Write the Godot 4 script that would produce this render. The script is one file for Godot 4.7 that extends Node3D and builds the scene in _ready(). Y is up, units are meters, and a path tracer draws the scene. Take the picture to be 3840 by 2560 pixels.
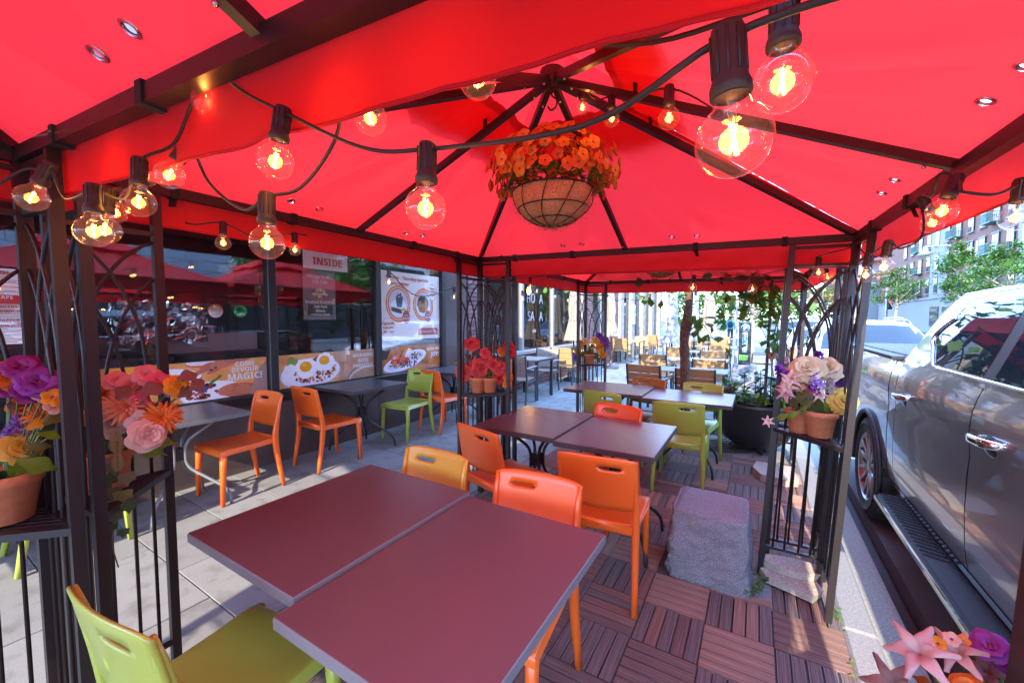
extends Node3D

var M := {}          # materials by name
var names := {}      # names taken, per parent
var rng := RandomNumberGenerator.new()

# ---------------------------------------------------------------- helpers
func numbered(called: String, parent: Node) -> String:
	var k := str(parent.get_instance_id()) + called
	var n: int = names.get(k, 0)
	names[k] = n + 1
	return called if n == 0 else "%s_%03d" % [called, n]

func tag(o: Node, label: String, category: String, group := "") -> Node:
	o.set_meta("label", label)
	o.set_meta("category", category)
	if group != "":
		o.set_meta("group", group)
	return o

func thing(called: String, label: String, category: String, at := Vector3.ZERO, turn := 0.0, group := "") -> Node3D:
	var o := Node3D.new()
	o.name = numbered(called, self)
	add_child(o)
	o.position = at
	o.rotation.y = turn
	tag(o, label, category, group)
	return o

func dup(root: Node3D, at: Vector3, turn: float, label: String, group := "") -> Node3D:
	var base := str(root.name)
	if base.length() > 4 and base.substr(base.length() - 4, 1) == "_" and base.right(3).is_valid_int():
		base = base.left(base.length() - 4)
	var r: Node3D = root.duplicate()
	r.name = numbered(base, self)
	add_child(r)
	r.position = at
	r.rotation = Vector3(0, turn, 0)
	r.set_meta("label", label)
	if group != "":
		r.set_meta("group", group)
	return r

func ST(flat := false) -> SurfaceTool:
	var s := SurfaceTool.new()
	s.begin(Mesh.PRIMITIVE_TRIANGLES)
	s.set_smooth_group(-1 if flat else 0)
	return s

func fin(s: SurfaceTool) -> ArrayMesh:
	s.generate_normals()
	return s.commit()

func mi(called: String, mesh: Mesh, m: Material, parent: Node = self, xf := Transform3D.IDENTITY) -> MeshInstance3D:
	var o := MeshInstance3D.new()
	o.mesh = mesh
	o.material_override = m
	o.name = numbered(called, parent)
	parent.add_child(o)
	o.transform = xf
	return o

func obj(called: String, s: SurfaceTool, m: Material, parent: Node = self) -> MeshInstance3D:
	return mi(called, fin(s), m, parent)

# a part whose shape is given in world coordinates, under a thing that is only moved
func wpart(called: String, s: SurfaceTool, m: Material, root: Node3D) -> MeshInstance3D:
	var o := mi(called, fin(s), m, root)
	o.position = -root.position
	return o

func struct(called: String, s: SurfaceTool, m: Material) -> MeshInstance3D:
	var o := obj(called, s, m)
	o.set_meta("kind", "structure")
	return o

func tri(s: SurfaceTool, a: Vector3, b: Vector3, c: Vector3, away: Vector3) -> void:
	if (a - c).cross(a - b).dot((a + b + c) / 3.0 - away) < 0.0:
		s.add_vertex(a); s.add_vertex(c); s.add_vertex(b)
	else:
		s.add_vertex(a); s.add_vertex(b); s.add_vertex(c)

func fq(s: SurfaceTool, a: Vector3, b: Vector3, c: Vector3, d: Vector3, away: Vector3) -> void:
	var n := (a - c).cross(a - b) + (a - d).cross(a - c)
	if n.dot((a + b + c + d) / 4.0 - away) < 0.0:
		s.add_vertex(a); s.add_vertex(c); s.add_vertex(b)
		s.add_vertex(a); s.add_vertex(d); s.add_vertex(c)
	else:
		s.add_vertex(a); s.add_vertex(b); s.add_vertex(c)
		s.add_vertex(a); s.add_vertex(c); s.add_vertex(d)

func uvq(s: SurfaceTool, a: Vector3, b: Vector3, c: Vector3, d: Vector3, u0 := 0.0, v0 := 0.0, u1 := 1.0, v1 := 1.0) -> void:
	# a top-left, b top-right, c bottom-right, d bottom-left (clockwise seen from the front)
	var P := [a, b, c, a, c, d]
	var U := [Vector2(u0, v0), Vector2(u1, v0), Vector2(u1, v1), Vector2(u0, v0), Vector2(u1, v1), Vector2(u0, v1)]
	for i in 6:
		s.set_uv(U[i])
		s.add_vertex(P[i])

func box(s: SurfaceTool, c: Vector3, z: Vector3, B := Basis.IDENTITY) -> void:
	var h := z / 2.0
	var p := []
	for i in 8:
		p.append(c + B * Vector3(h.x if i & 1 else -h.x, h.y if i & 2 else -h.y, h.z if i & 4 else -h.z))
	for f in [[0, 1, 3, 2], [4, 5, 7, 6], [0, 1, 5, 4], [2, 3, 7, 6], [0, 2, 6, 4], [1, 3, 7, 5]]:
		fq(s, p[f[0]], p[f[1]], p[f[2]], p[f[3]], c)

# box with chamfered edges
func cbox(s: SurfaceTool, c: Vector3, z: Vector3, b: float, B := Basis.IDENTITY) -> void:
	var h := z / 2.0
	var v := func(sx: int, sy: int, sz: int, ax: int) -> Vector3:
		var q := Vector3(sx * (h.x - b), sy * (h.y - b), sz * (h.z - b))
		q[ax] += b * [sx, sy, sz][ax]
		return c + B * q
	for sg in [-1, 1]:
		fq(s, v.call(sg, -1, -1, 0), v.call(sg, 1, -1, 0), v.call(sg, 1, 1, 0), v.call(sg, -1, 1, 0), c)
		fq(s, v.call(-1, sg, -1, 1), v.call(1, sg, -1, 1), v.call(1, sg, 1, 1), v.call(-1, sg, 1, 1), c)
		fq(s, v.call(-1, -1, sg, 2), v.call(1, -1, sg, 2), v.call(1, 1, sg, 2), v.call(-1, 1, sg, 2), c)
		for sh in [-1, 1]:
			fq(s, v.call(sg, sh, -1, 0), v.call(sg, sh, 1, 0), v.call(sg, sh, 1, 1), v.call(sg, sh, -1, 1), c)
			fq(s, v.call(sg, -1, sh, 0), v.call(sg, 1, sh, 0), v.call(sg, 1, sh, 2), v.call(sg, -1, sh, 2), c)
			fq(s, v.call(-1, sg, sh, 1), v.call(1, sg, sh, 1), v.call(1, sg, sh, 2), v.call(-1, sg, sh, 2), c)
			for si in [-1, 1]:
				tri(s, v.call(sg, sh, si, 0), v.call(sg, sh, si, 1), v.call(sg, sh, si, 2), c)

# straight bar of square section
func bar(s: SurfaceTool, a: Vector3, b: Vector3, w: float, h := 0.0, up := Vector3.UP) -> void:
	var d := (b - a).normalized()
	if absf(d.dot(up)) > 0.95:
		up = Vector3(0, 0, 1)
	var x := up.cross(d).normalized()
	var y := d.cross(x)
	box(s, (a + b) / 2.0, Vector3(w, h if h > 0.0 else w, a.distance_to(b)), Basis(x, y, d))

func tube(s: SurfaceTool, pts: Array, r, n := 6, cap := true) -> void:
	var k := pts.size()
	if k < 2:
		return
	var x := Vector3.ZERO
	var rings := []
	for i in k:
		var d: Vector3 = (pts[mini(i + 1, k - 1)] - pts[maxi(i - 1, 0)]).normalized()
		if i == 0:
			x = (Vector3.UP if absf(d.y) < 0.9 else Vector3.RIGHT).cross(d).normalized()
		else:
			x = (x - d * x.dot(d)).normalized()
		var y := d.cross(x)
		var ri: float = r[i] if r is Array else r
		var ring := []
		for j in n:
			var t := TAU * j / n
			ring.append(pts[i] + (x * cos(t) + y * sin(t)) * ri)
		rings.append(ring)
	for i in k - 1:
		var m: Vector3 = (pts[i] + pts[i + 1]) / 2.0
		for j in n:
			fq(s, rings[i][j], rings[i][(j + 1) % n], rings[i + 1][(j + 1) % n], rings[i + 1][j], m)
	if cap:
		for e in [0, k - 1]:
			var inw: Vector3 = pts[1] if e == 0 else pts[k - 2]
			for j in range(1, n - 1):
				tri(s, rings[e][0], rings[e][j], rings[e][j + 1], inw)

# points along a smooth curve through the given ones
func curve(pts: Array, seg := 6) -> Array:
	var out := []
	var k := pts.size()
	for i in k - 1:
		var p0: Vector3 = pts[maxi(i - 1, 0)]
		var p1: Vector3 = pts[i]
		var p2: Vector3 = pts[i + 1]
		var p3: Vector3 = pts[mini(i + 2, k - 1)]
		for j in seg:
			out.append(p1.cubic_interpolate(p2, p0, p3, float(j) / seg))
	out.append(pts[k - 1])
	return out

# polyline whose corners are rounded with radius r
func bent(pts: Array, r: float, seg := 4) -> Array:
	var out := [pts[0]]
	for i in range(1, pts.size() - 1):
		var p: Vector3 = pts[i]
		var a: Vector3 = p + (pts[i - 1] - p).limit_length(r)
		var b: Vector3 = p + (pts[i + 1] - p).limit_length(r)
		for j in seg + 1:
			var t := float(j) / seg
			out.append(a.lerp(p, t).lerp(p.lerp(b, t), t))
	out.append(pts[pts.size() - 1])
	return out

func lathe(s: SurfaceTool, prof: Array, n: int, xf := Transform3D.IDENTITY, wob = null) -> void:
	var rows := []
	for q in prof:
		var row := []
		for j in n:
			var t := TAU * j / n
			var rr: float = q.x
			if wob != null:
				rr *= wob.call(t, q.y)
			row.append(xf * Vector3(cos(t) * rr, q.y, sin(t) * rr))
		rows.append(row)
	for i in prof.size() - 1:
		var c: Vector3 = xf * Vector3(0, (prof[i].y + prof[i + 1].y) / 2.0, 0)
		for j in n:
			var k := (j + 1) % n
			if prof[i].x < 1e-5:
				tri(s, rows[i][0], rows[i + 1][j], rows[i + 1][k], c - (rows[i + 1][0] - rows[i][0]) * 0.0)
			elif prof[i + 1].x < 1e-5:
				tri(s, rows[i][j], rows[i][k], rows[i + 1][0], c)
			else:
				fq(s, rows[i][j], rows[i][k], rows[i + 1][k], rows[i + 1][j], c)

func ball(s: SurfaceTool, c: Vector3, r: Vector3, n := 12, m := 8, B := Basis.IDENTITY) -> void:
	var prof := []
	for i in m + 1:
		var t := PI * i / m
		prof.append(Vector2(sin(t) if i > 0 and i < m else 0.0, -cos(t)))
	lathe(s, prof, n, Transform3D(B * Basis.from_scale(r), c))

# sheet given as rows of points
func sheet(s: SurfaceTool, rows: Array, away: Vector3, skip := {}) -> void:
	for i in rows.size() - 1:
		for j in rows[i].size() - 1:
			if skip.has(Vector2i(i, j)):
				continue
			fq(s, rows[i][j], rows[i][j + 1], rows[i + 1][j + 1], rows[i + 1][j], away)

# solid from an outline drawn in a plane (o + x*u + y*v), of depth d along n
func slab(s: SurfaceTool, poly: PackedVector2Array, o: Vector3, x: Vector3, y: Vector3, n: Vector3) -> void:
	var idx := Geometry2D.triangulate_polygon(poly)
	var c := Vector2.ZERO
	for q in poly:
		c += q / poly.size()
	var P := func(q: Vector2, k: float) -> Vector3: return o + x * q.x + y * q.y + n * k
	var mid: Vector3 = P.call(c, 0.5)
	for i in range(0, idx.size(), 3):
		for k in 2:
			var a: Vector3 = P.call(poly[idx[i]], float(k))
			var b: Vector3 = P.call(poly[idx[i + 1]], float(k))
			var e: Vector3 = P.call(poly[idx[i + 2]], float(k))
			tri(s, a, b, e, (a + b + e) / 3.0 + n * (1.0 if k == 0 else -1.0))
	for i in poly.size():
		var a2 := poly[i]
		var b2 := poly[(i + 1) % poly.size()]
		var e2 := (b2 - a2).orthogonal()
		var inw := (a2 + b2) / 2.0 + e2.normalized() * 0.001 * (1.0 if Geometry2D.is_point_in_polygon((a2 + b2) / 2.0 + e2.normalized() * 0.0005, poly) else -1.0)
		fq(s, P.call(a2, 0.0), P.call(b2, 0.0), P.call(b2, 1.0), P.call(a2, 1.0), P.call(inw, 0.5))

func text(called: String, words: String, size: float, m: Material, xf: Transform3D, parent: Node, bold := true, deep := 0.004, serif := false, align := HORIZONTAL_ALIGNMENT_CENTER) -> MeshInstance3D:
	var t := TextMesh.new()
	var f := SystemFont.new()
	f.font_names = PackedStringArray(["Droid Serif" if serif else "Droid Sans"])
	f.font_weight = 700 if bold else 400
	t.font = f
	t.font_size = 32
	t.text = words
	t.pixel_size = size / 32.0 * 1.35
	t.depth = deep
	t.curve_step = 2.0
	t.horizontal_alignment = align
	return mi(called, t, m, parent, xf)

# ---------------------------------------------------------------- materials
func lin(c: Color) -> Color:
	return c.linear_to_srgb()

func mat(key: String, c: Color, rough := 0.6, metal := 0.0, more := {}) -> StandardMaterial3D:
	var m := StandardMaterial3D.new()
	m.resource_name = key
	var a := c.a
	m.albedo_color = lin(c)
	m.albedo_color.a = a
	m.roughness = rough
	m.metallic = metal
	for k in more:
		m.set(k, more[k])
	M[key] = m
	return m

func noise(seed_: int, freq: float, oct := 4, type := FastNoiseLite.TYPE_SIMPLEX_SMOOTH) -> FastNoiseLite:
	var f := FastNoiseLite.new()
	f.seed = seed_
	f.frequency = freq
	f.noise_type = type
	f.fractal_octaves = oct
	return f

# a seamless picture of noise run through a colour ramp (linear colours)
func ntex(seed_: int, freq: float, ramp: Array, size := 256, oct := 4, type := FastNoiseLite.TYPE_SIMPLEX_SMOOTH) -> ImageTexture:
	var im := noise(seed_, freq, oct, type).get_seamless_image(size, size)
	var g := Gradient.new()
	g.offsets = PackedFloat32Array(ramp.map(func(q): return q[0]))
	g.colors = PackedColorArray(ramp.map(func(q): return lin(q[1])))
	var lut := []
	for i in 256:
		lut.append(g.sample(i / 255.0))
	var o := Image.create(size, size, false, Image.FORMAT_RGB8)
	for y in size:
		for x in size:
			o.set_pixel(x, y, lut[int(im.get_pixel(x, y).r * 255.0)])
	o.generate_mipmaps()
	return ImageTexture.create_from_image(o)

func bumptex(seed_: int, freq: float, size := 256, oct := 4, type := FastNoiseLite.TYPE_SIMPLEX_SMOOTH) -> ImageTexture:
	var im := noise(seed_, freq, oct, type).get_seamless_image(size, size)
	return ImageTexture.create_from_image(im)

func C(r: float, g: float, b: float, a := 1.0) -> Color:
	return Color(r, g, b, a)

# height of the pavement, which falls towards the street
func gy(x: float) -> float:
	return 0.02 * (0.3 - minf(x, 0.9))

func make_materials() -> void:
	var tp := {"uv1_triplanar": true}
	var wtp := {"uv1_triplanar": true, "uv1_world_triplanar": true}
	# red awning cloth: lets light through
	var weave := bumptex(11, 0.35, 256, 2)
	mat("canopy", C(0.56, 0.010, 0.012), 0.75, 0.0, {"backlight_enabled": true, "backlight": Color(0.72, 0.020, 0.020).linear_to_srgb(), "uv1_triplanar": true, "uv1_scale": Vector3.ONE * 6.0, "heightmap_enabled": true, "heightmap_texture": weave, "heightmap_scale": 0.04})
	mat("canopy_hem", C(0.50, 0.010, 0.02), 0.8, 0.0, {"backlight_enabled": true, "backlight": Color(0.7, 0.04, 0.06).linear_to_srgb()})
	mat("frame", C(0.017, 0.013, 0.013), 0.42, 0.0, {"metallic_specular": 0.5})
	mat("strap", C(0.012, 0.011, 0.012), 0.85)
	mat("steel", C(0.55, 0.55, 0.56), 0.28, 1.0)
	mat("chrome", C(0.75, 0.76, 0.78), 0.08, 1.0)
	# plastics
	for q in [["orange", C(0.80, 0.125, 0.012)], ["lime", C(0.36, 0.42, 0.055)], ["mustard", C(0.62, 0.34, 0.035)], ["ochre", C(0.36, 0.16, 0.028)], ["vermilion", C(0.80, 0.085, 0.012)]]:
		mat("plastic_" + q[0], q[1], 0.34, 0.0, {"clearcoat_enabled": true, "clearcoat": 0.25, "clearcoat_roughness": 0.2, "subsurf_scatter_enabled": false})
	# table tops
	mat("table_wine", C(0.15, 0.088, 0.088), 0.27, 0.0, tp.merged({"albedo_texture": ntex(21, 0.09, [[0.0, C(0.965, 0.96, 0.96)], [1.0, C(1, 1, 1)]], 256, 5), "uv1_scale": Vector3.ONE * 11.0}))
	mat("table_grey", C(0.060, 0.056, 0.062), 0.36, 0.0, tp.merged({"albedo_texture": ntex(23, 0.02, [[0.0, C(0.7, 0.7, 0.7)], [1.0, C(1, 1, 1)]], 256, 5), "uv1_scale": Vector3(1.2, 9, 9)}))
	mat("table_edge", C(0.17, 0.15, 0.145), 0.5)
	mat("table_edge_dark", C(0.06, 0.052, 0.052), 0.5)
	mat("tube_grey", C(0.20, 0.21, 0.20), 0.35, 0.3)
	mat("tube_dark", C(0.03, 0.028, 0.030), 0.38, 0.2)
	mat("rubber", C(0.012, 0.012, 0.012), 0.8)
	# ground
	mat("pavement", C(1, 1, 1), 0.85, 0.0, wtp.merged({"albedo_texture": ntex(31, 0.25, [[0.0, C(0.12, 0.12, 0.115)], [0.45, C(0.205, 0.205, 0.197)], [0.75, C(0.255, 0.255, 0.245)], [1.0, C(0.36, 0.36, 0.34)]], 512, 3), "uv1_scale": Vector3.ONE * 1.6, "heightmap_enabled": true, "heightmap_texture": bumptex(32, 0.3, 512, 3), "heightmap_scale": 0.12, "detail_enabled": true, "detail_blend_mode": 3, "detail_albedo": ntex(33, 0.012, [[0.0, C(0.62, 0.60, 0.57)], [0.45, C(0.95, 0.95, 0.94)], [1.0, C(1, 1, 1)]], 256, 5)}))
	mat("pavement_b", C(0.90, 0.90, 0.885), 0.85, 0.0, {})
	for k in ["albedo_texture", "heightmap_texture", "heightmap_enabled", "heightmap_scale", "uv1_triplanar", "uv1_world_triplanar", "uv1_scale", "detail_enabled", "detail_blend_mode", "detail_albedo"]:
		M.pavement_b.set(k, M.pavement.get(k))
	mat("joint", C(0.10, 0.095, 0.085), 0.95)
	mat("kerb", C(1, 1, 1), 0.85, 0.0, wtp.merged({"albedo_texture": ntex(34, 0.2, [[0.0, C(0.15, 0.148, 0.143)], [0.5, C(0.225, 0.222, 0.214)], [1.0, C(0.31, 0.305, 0.29)]], 256, 4), "uv1_scale": Vector3.ONE * 1.5}))
	mat("gutter", C(1.25, 1.2, 1.08), 0.9, 0.0, wtp.merged({"albedo_texture": M.kerb.albedo_texture, "uv1_scale": Vector3.ONE * 1.1}))
	mat("asphalt", C(1, 1, 1), 0.9, 0.0, wtp.merged({"albedo_texture": ntex(35, 0.3, [[0.0, C(0.05, 0.05, 0.052)], [0.6, C(0.10, 0.098, 0.098)], [1.0, C(0.17, 0.165, 0.16)]], 256, 3), "uv1_scale": Vector3.ONE * 2.0}))
	mat("paint_white", C(0.72, 0.72, 0.70), 0.7)
	mat("paint_yellow", C(0.7, 0.45, 0.04), 0.7)
	# deck wood: grain runs along u
	for i in 4:
		var tone: Color = [C(0.235, 0.118, 0.085), C(0.185, 0.105, 0.082), C(0.165, 0.118, 0.102), C(0.30, 0.165, 0.115)][i]
		var t := ntex(40 + i, 0.02, [[0.0, tone * 0.4], [0.35, tone * 0.8], [0.6, tone], [1.0, tone * 1.7]], 256, 5)
		mat("wood_%d" % i, C(1, 1, 1), 0.75, 0.0, {"albedo_texture": t, "uv1_scale": Vector3(1.6, 0.10, 1), "heightmap_enabled": true, "heightmap_texture": bumptex(60 + i, 0.05, 256, 4), "heightmap_scale": 0.03})
	mat("teak", C(1, 1, 1), 0.6, 0.0, {"albedo_texture": ntex(44, 0.02, [[0.0, C(0.34, 0.17, 0.06)], [0.5, C(0.46, 0.245, 0.095)], [1.0, C(0.55, 0.32, 0.14)]], 256, 5), "uv1_triplanar": true, "uv1_scale": Vector3(0.6, 8, 8)})
	mat("teak_grey", C(1, 1, 1), 0.65, 0.0, {"albedo_texture": ntex(45, 0.02, [[0.0, C(0.19, 0.15, 0.12)], [0.5, C(0.28, 0.225, 0.18)], [1.0, C(0.36, 0.29, 0.23)]], 256, 5), "uv1_triplanar": true, "uv1_scale": Vector3(0.6, 8, 8)})
	mat("patio_frame", C(0.045, 0.047, 0.05), 0.4, 0.2)
	# building
	mat("granite", C(1, 1, 1), 0.16, 0.0, wtp.merged({"albedo_texture": ntex(51, 0.42, [[0.0, C(0.015, 0.012, 0.012)], [0.45, C(0.075, 0.052, 0.048)], [0.7, C(0.16, 0.115, 0.105)], [1.0, C(0.36, 0.29, 0.27)]], 512, 3), "uv1_scale": Vector3.ONE * 2.2}))
	mat("mullion", C(0.03, 0.028, 0.028), 0.4, 0.2)
	mat("sill", C(0.012, 0.011, 0.011), 0.35)
	mat("mullion_grey", C(0.30, 0.29, 0.275), 0.45, 0.3)
	mat("glass", C(0.03, 0.035, 0.035, 0.006), 0.0, 0.0, {"transparency": 1, "metallic_specular": 0.5})
	mat("glass_dark", C(0.02, 0.025, 0.03, 0.72), 0.0, 0.0, {"transparency": 1, "metallic_specular": 0.5})
	mat("bulb_glass", C(1.0, 0.96, 0.9, 0.006), 0.0, 0.0, {"transparency": 1, "metallic_specular": 0.5})
	mat("dark_wall", C(0.025, 0.022, 0.024), 0.8)
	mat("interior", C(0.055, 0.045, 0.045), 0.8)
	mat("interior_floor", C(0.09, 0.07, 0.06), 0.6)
	mat("stainless", C(0.50, 0.49, 0.48), 0.32, 1.0)
	mat("black", C(0.012, 0.012, 0.013), 0.5)
	mat("white", C(0.78, 0.77, 0.75), 0.6)
	mat("cream", C(0.78, 0.70, 0.62), 0.6)
	mat("foil", C(0.62, 0.61, 0.60), 0.16, 1.0)
	for i in 3:
		var b: Color = [C(0.20, 0.095, 0.085), C(0.155, 0.08, 0.075), C(0.24, 0.12, 0.10)][i]
		mat("brick_%d" % i, C(1, 1, 1), 0.85, 0.0, {"albedo_texture": ntex(70 + i, 0.1, [[0.0, b * 0.6], [0.5, b], [1.0, b * 1.3]], 128, 4), "uv1_triplanar": true, "uv1_scale": Vector3.ONE * 4.0})
	mat("mortar", C(0.50, 0.46, 0.43), 0.95)
	mat("stone_cream", C(1, 1, 1), 0.85, 0.0, wtp.merged({"albedo_texture": ntex(74, 0.03, [[0.0, C(0.24, 0.195, 0.14)], [0.5, C(0.35, 0.29, 0.21)], [1.0, C(0.42, 0.36, 0.28)]], 256, 5), "uv1_scale": Vector3.ONE * 0.5}))
	mat("stone_tan", C(1, 1, 1), 0.9, 0.0, {"albedo_texture": ntex(75, 0.05, [[0.0, C(0.28, 0.20, 0.12)], [0.5, C(0.40, 0.30, 0.19)], [1.0, C(0.48, 0.37, 0.25)]], 256, 5), "uv1_triplanar": true, "uv1_scale": Vector3.ONE * 0.7})
	mat("stone_grey", C(0.30, 0.31, 0.33), 0.9)
	mat("block_grey", C(0.23, 0.25, 0.28), 0.85)
	mat("far_brick", C(1, 1, 1), 0.9, 0.0, wtp.merged({"albedo_texture": ntex(76, 0.15, [[0.0, C(0.13, 0.058, 0.04)], [0.5, C(0.18, 0.083, 0.058)], [1.0, C(0.21, 0.105, 0.075)]], 256, 4), "uv1_scale": Vector3.ONE * 0.35}))
	mat("far_band", C(0.22, 0.22, 0.215), 0.85)
	mat("far_glass", C(0.03, 0.036, 0.045), 0.08, 0.0, {"metallic_specular": 0.6})
	mat("balcony", C(0.03, 0.13, 0.11), 0.5)
	mat("roof_tile", C(0.36, 0.13, 0.08), 0.85)
	# granite block
	mat("block_stone", C(1, 1, 1), 0.85, 0.0, tp.merged({"albedo_texture": ntex(52, 0.28, [[0.0, C(0.02, 0.019, 0.022)], [0.35, C(0.10, 0.098, 0.105)], [0.6, C(0.26, 0.255, 0.265)], [1.0, C(0.62, 0.61, 0.61)]], 512, 4), "uv1_scale": Vector3.ONE * 1.3, "heightmap_enabled": true, "heightmap_texture": bumptex(53, 0.12, 512, 5), "heightmap_scale": 0.5}))
	mat("block_top", C(1, 1, 1), 0.7, 0.0, tp.merged({"albedo_texture": ntex(54, 0.35, [[0.0, C(0.16, 0.15, 0.16)], [0.5, C(0.33, 0.32, 0.33)], [1.0, C(0.55, 0.54, 0.54)]], 512, 3), "uv1_scale": Vector3(2.2, 2.2, 3.2)}))
	mat("flagstone", C(1, 1, 1), 0.9, 0.0, tp.merged({"albedo_texture": ntex(55, 0.08, [[0.0, C(0.24, 0.20, 0.16)], [0.5, C(0.38, 0.33, 0.27)], [1.0, C(0.50, 0.45, 0.38)]], 256, 5), "uv1_scale": Vector3.ONE * 2.5, "heightmap_enabled": true, "heightmap_texture": bumptex(56, 0.06, 256, 5), "heightmap_scale": 0.5}))
	# pots and plants
	mat("terracotta", C(1, 1, 1), 0.8, 0.0, tp.merged({"albedo_texture": ntex(81, 0.05, [[0.0, C(0.42, 0.135, 0.055)], [0.5, C(0.52, 0.17, 0.07)], [1.0, C(0.60, 0.22, 0.10)]], 256, 5), "uv1_scale": Vector3.ONE * 3.0}))
	mat("soil", C(0.03, 0.02, 0.013), 0.95)
	mat("coir", C(1, 1, 1), 0.95, 0.0, tp.merged({"albedo_texture": ntex(82, 0.12, [[0.0, C(0.30, 0.15, 0.055)], [0.5, C(0.56, 0.33, 0.13)], [1.0, C(0.74, 0.50, 0.24)]], 256, 5), "uv1_scale": Vector3.ONE * 4.0, "heightmap_enabled": true, "heightmap_texture": bumptex(83, 0.12, 256, 4), "heightmap_scale": 0.8}))
	var lt := ntex(84, 0.03, [[0.0, C(0.7, 0.72, 0.65)], [1.0, C(1, 1, 1)]], 128, 4)
	for q in [["leaf", C(0.10, 0.20, 0.03)], ["leaf_dark", C(0.035, 0.085, 0.022)], ["leaf_lime", C(0.26, 0.32, 0.035)], ["leaf_olive", C(0.16, 0.16, 0.04)], ["leaf_mauve", C(0.27, 0.155, 0.14)], ["leaf_rust", C(0.30, 0.085, 0.015)], ["leaf_tan", C(0.42, 0.33, 0.15)], ["leaf_red", C(0.22, 0.025, 0.02)], ["leaf_ivy", C(0.12, 0.15, 0.07)],
		["petal_pink", C(0.84, 0.38, 0.44)], ["petal_hot", C(0.80, 0.12, 0.26)], ["petal_peach", C(0.86, 0.45, 0.28)], ["petal_blush", C(0.86, 0.64, 0.55)], ["petal_orange", C(0.86, 0.27, 0.04)], ["petal_red", C(0.62, 0.02, 0.02)], ["petal_coral", C(0.82, 0.11, 0.11)], ["petal_yellow", C(0.88, 0.66, 0.12)], ["petal_cream", C(0.85, 0.72, 0.42)], ["petal_violet", C(0.28, 0.05, 0.45)], ["petal_lilac", C(0.42, 0.25, 0.66)], ["petal_plum", C(0.24, 0.015, 0.22)], ["petal_mauve", C(0.62, 0.40, 0.40)], ["petal_white", C(0.78, 0.76, 0.76)], ["petal_gold", C(0.88, 0.46, 0.03)]]:
		var c: Color = q[1]
		mat(q[0], c, 0.65, 0.0, {"backlight_enabled": true, "backlight": (c * (0.55 if not q[0].begins_with("leaf") else 2.4)).linear_to_srgb(), "uv1_triplanar": true, "uv1_scale": Vector3.ONE * 14.0, "albedo_texture": lt, "vertex_color_use_as_albedo": true})
	mat("stem", C(0.08, 0.12, 0.03), 0.7)
	mat("twig", C(0.12, 0.06, 0.03), 0.8)
	mat("bark", C(1, 1, 1), 0.95, 0.0, tp.merged({"albedo_texture": ntex(91, 0.05, [[0.0, C(0.05, 0.025, 0.015)], [0.5, C(0.15, 0.08, 0.05)], [1.0, C(0.27, 0.17, 0.11)]], 256, 5), "uv1_scale": Vector3(4, 1.0, 4), "heightmap_enabled": true, "heightmap_texture": bumptex(92, 0.06, 256, 5), "heightmap_scale": 1.2}))
	mat("bark_pale", C(0.33, 0.28, 0.21), 0.9)
	mat("grass", C(0.13, 0.24, 0.03), 0.9)
	# string lights
	mat("socket", C(0.028, 0.02, 0.02), 0.55)
	mat("cord", C(0.022, 0.016, 0.014), 0.6)
	mat("filament", C(1.0, 0.62, 0.2), 0.5, 0.0, {"emission_enabled": true, "emission": Color(1.0, 0.72, 0.36), "emission_energy_multiplier": 2.2})
	mat("ferrule", C(0.6, 0.55, 0.5), 0.3, 0.6)
	# vehicles
	mat("paint_grey", C(0.20, 0.195, 0.195), 0.28, 0.55, {"clearcoat_enabled": true, "clearcoat": 1.0, "clearcoat_roughness": 0.03})
	mat("paint_suv", C(0.74, 0.75, 0.76), 0.3, 0.1, {"clearcoat_enabled": true, "clearcoat": 1.0, "clearcoat_roughness": 0.03})
	mat("paint_silver", C(0.42, 0.43, 0.45), 0.3, 0.5, {"clearcoat_enabled": true, "clearcoat": 1.0, "clearcoat_roughness": 0.03})
	mat("paint_red", C(0.40, 0.02, 0.02), 0.3, 0.1, {"clearcoat_enabled": true, "clearcoat": 1.0, "clearcoat_roughness": 0.03})
	mat("paint_navy", C(0.03, 0.045, 0.075), 0.3, 0.3, {"clearcoat_enabled": true, "clearcoat": 1.0, "clearcoat_roughness": 0.03})
	mat("car_glass", C(0.010, 0.016, 0.022), 0.02, 0.0, {"metallic_specular": 0.5})
	mat("tyre", C(0.016, 0.015, 0.015), 0.8)
	mat("plastic_black", C(0.018, 0.018, 0.02), 0.55)
	mat("step_tread", C(0.022, 0.026, 0.034), 0.5)
	mat("alloy", C(0.30, 0.30, 0.31), 0.30, 0.8)
	mat("alloy_black", C(0.015, 0.015, 0.016), 0.25, 0.2)
	mat("lamp_red", C(0.5, 0.01, 0.01), 0.2)
	mat("headlamp", C(0.7, 0.72, 0.75), 0.1)
	# street
	mat("umbrella_cloth", C(0.27, 0.22, 0.165), 0.85, 0.0, {"backlight_enabled": true, "backlight": Color(0.12, 0.1, 0.08)})
	mat("kiosk", C(0.028, 0.03, 0.032), 0.4, 0.2)
	mat("sign_blue", C(0.02, 0.16, 0.50), 0.5)
	mat("sign_green", C(0.02, 0.25, 0.09), 0.5)
	mat("green_sticker", C(0.16, 0.45, 0.05), 0.5)
	mat("galv", C(0.36, 0.37, 0.38), 0.45, 0.6)
	mat("signal_red", C(0.8, 0.05, 0.02), 0.5, 0.0, {"emission_enabled": true, "emission": Color(1.0, 0.10, 0.05), "emission_energy_multiplier": 3.0})
	mat("jacket_blue", C(0.05, 0.28, 0.55), 0.8)
	mat("trousers", C(0.03, 0.03, 0.035), 0.8)
	mat("skin", C(0.45, 0.26, 0.18), 0.6)
	mat("hair", C(0.02, 0.014, 0.01), 0.8)
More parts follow.
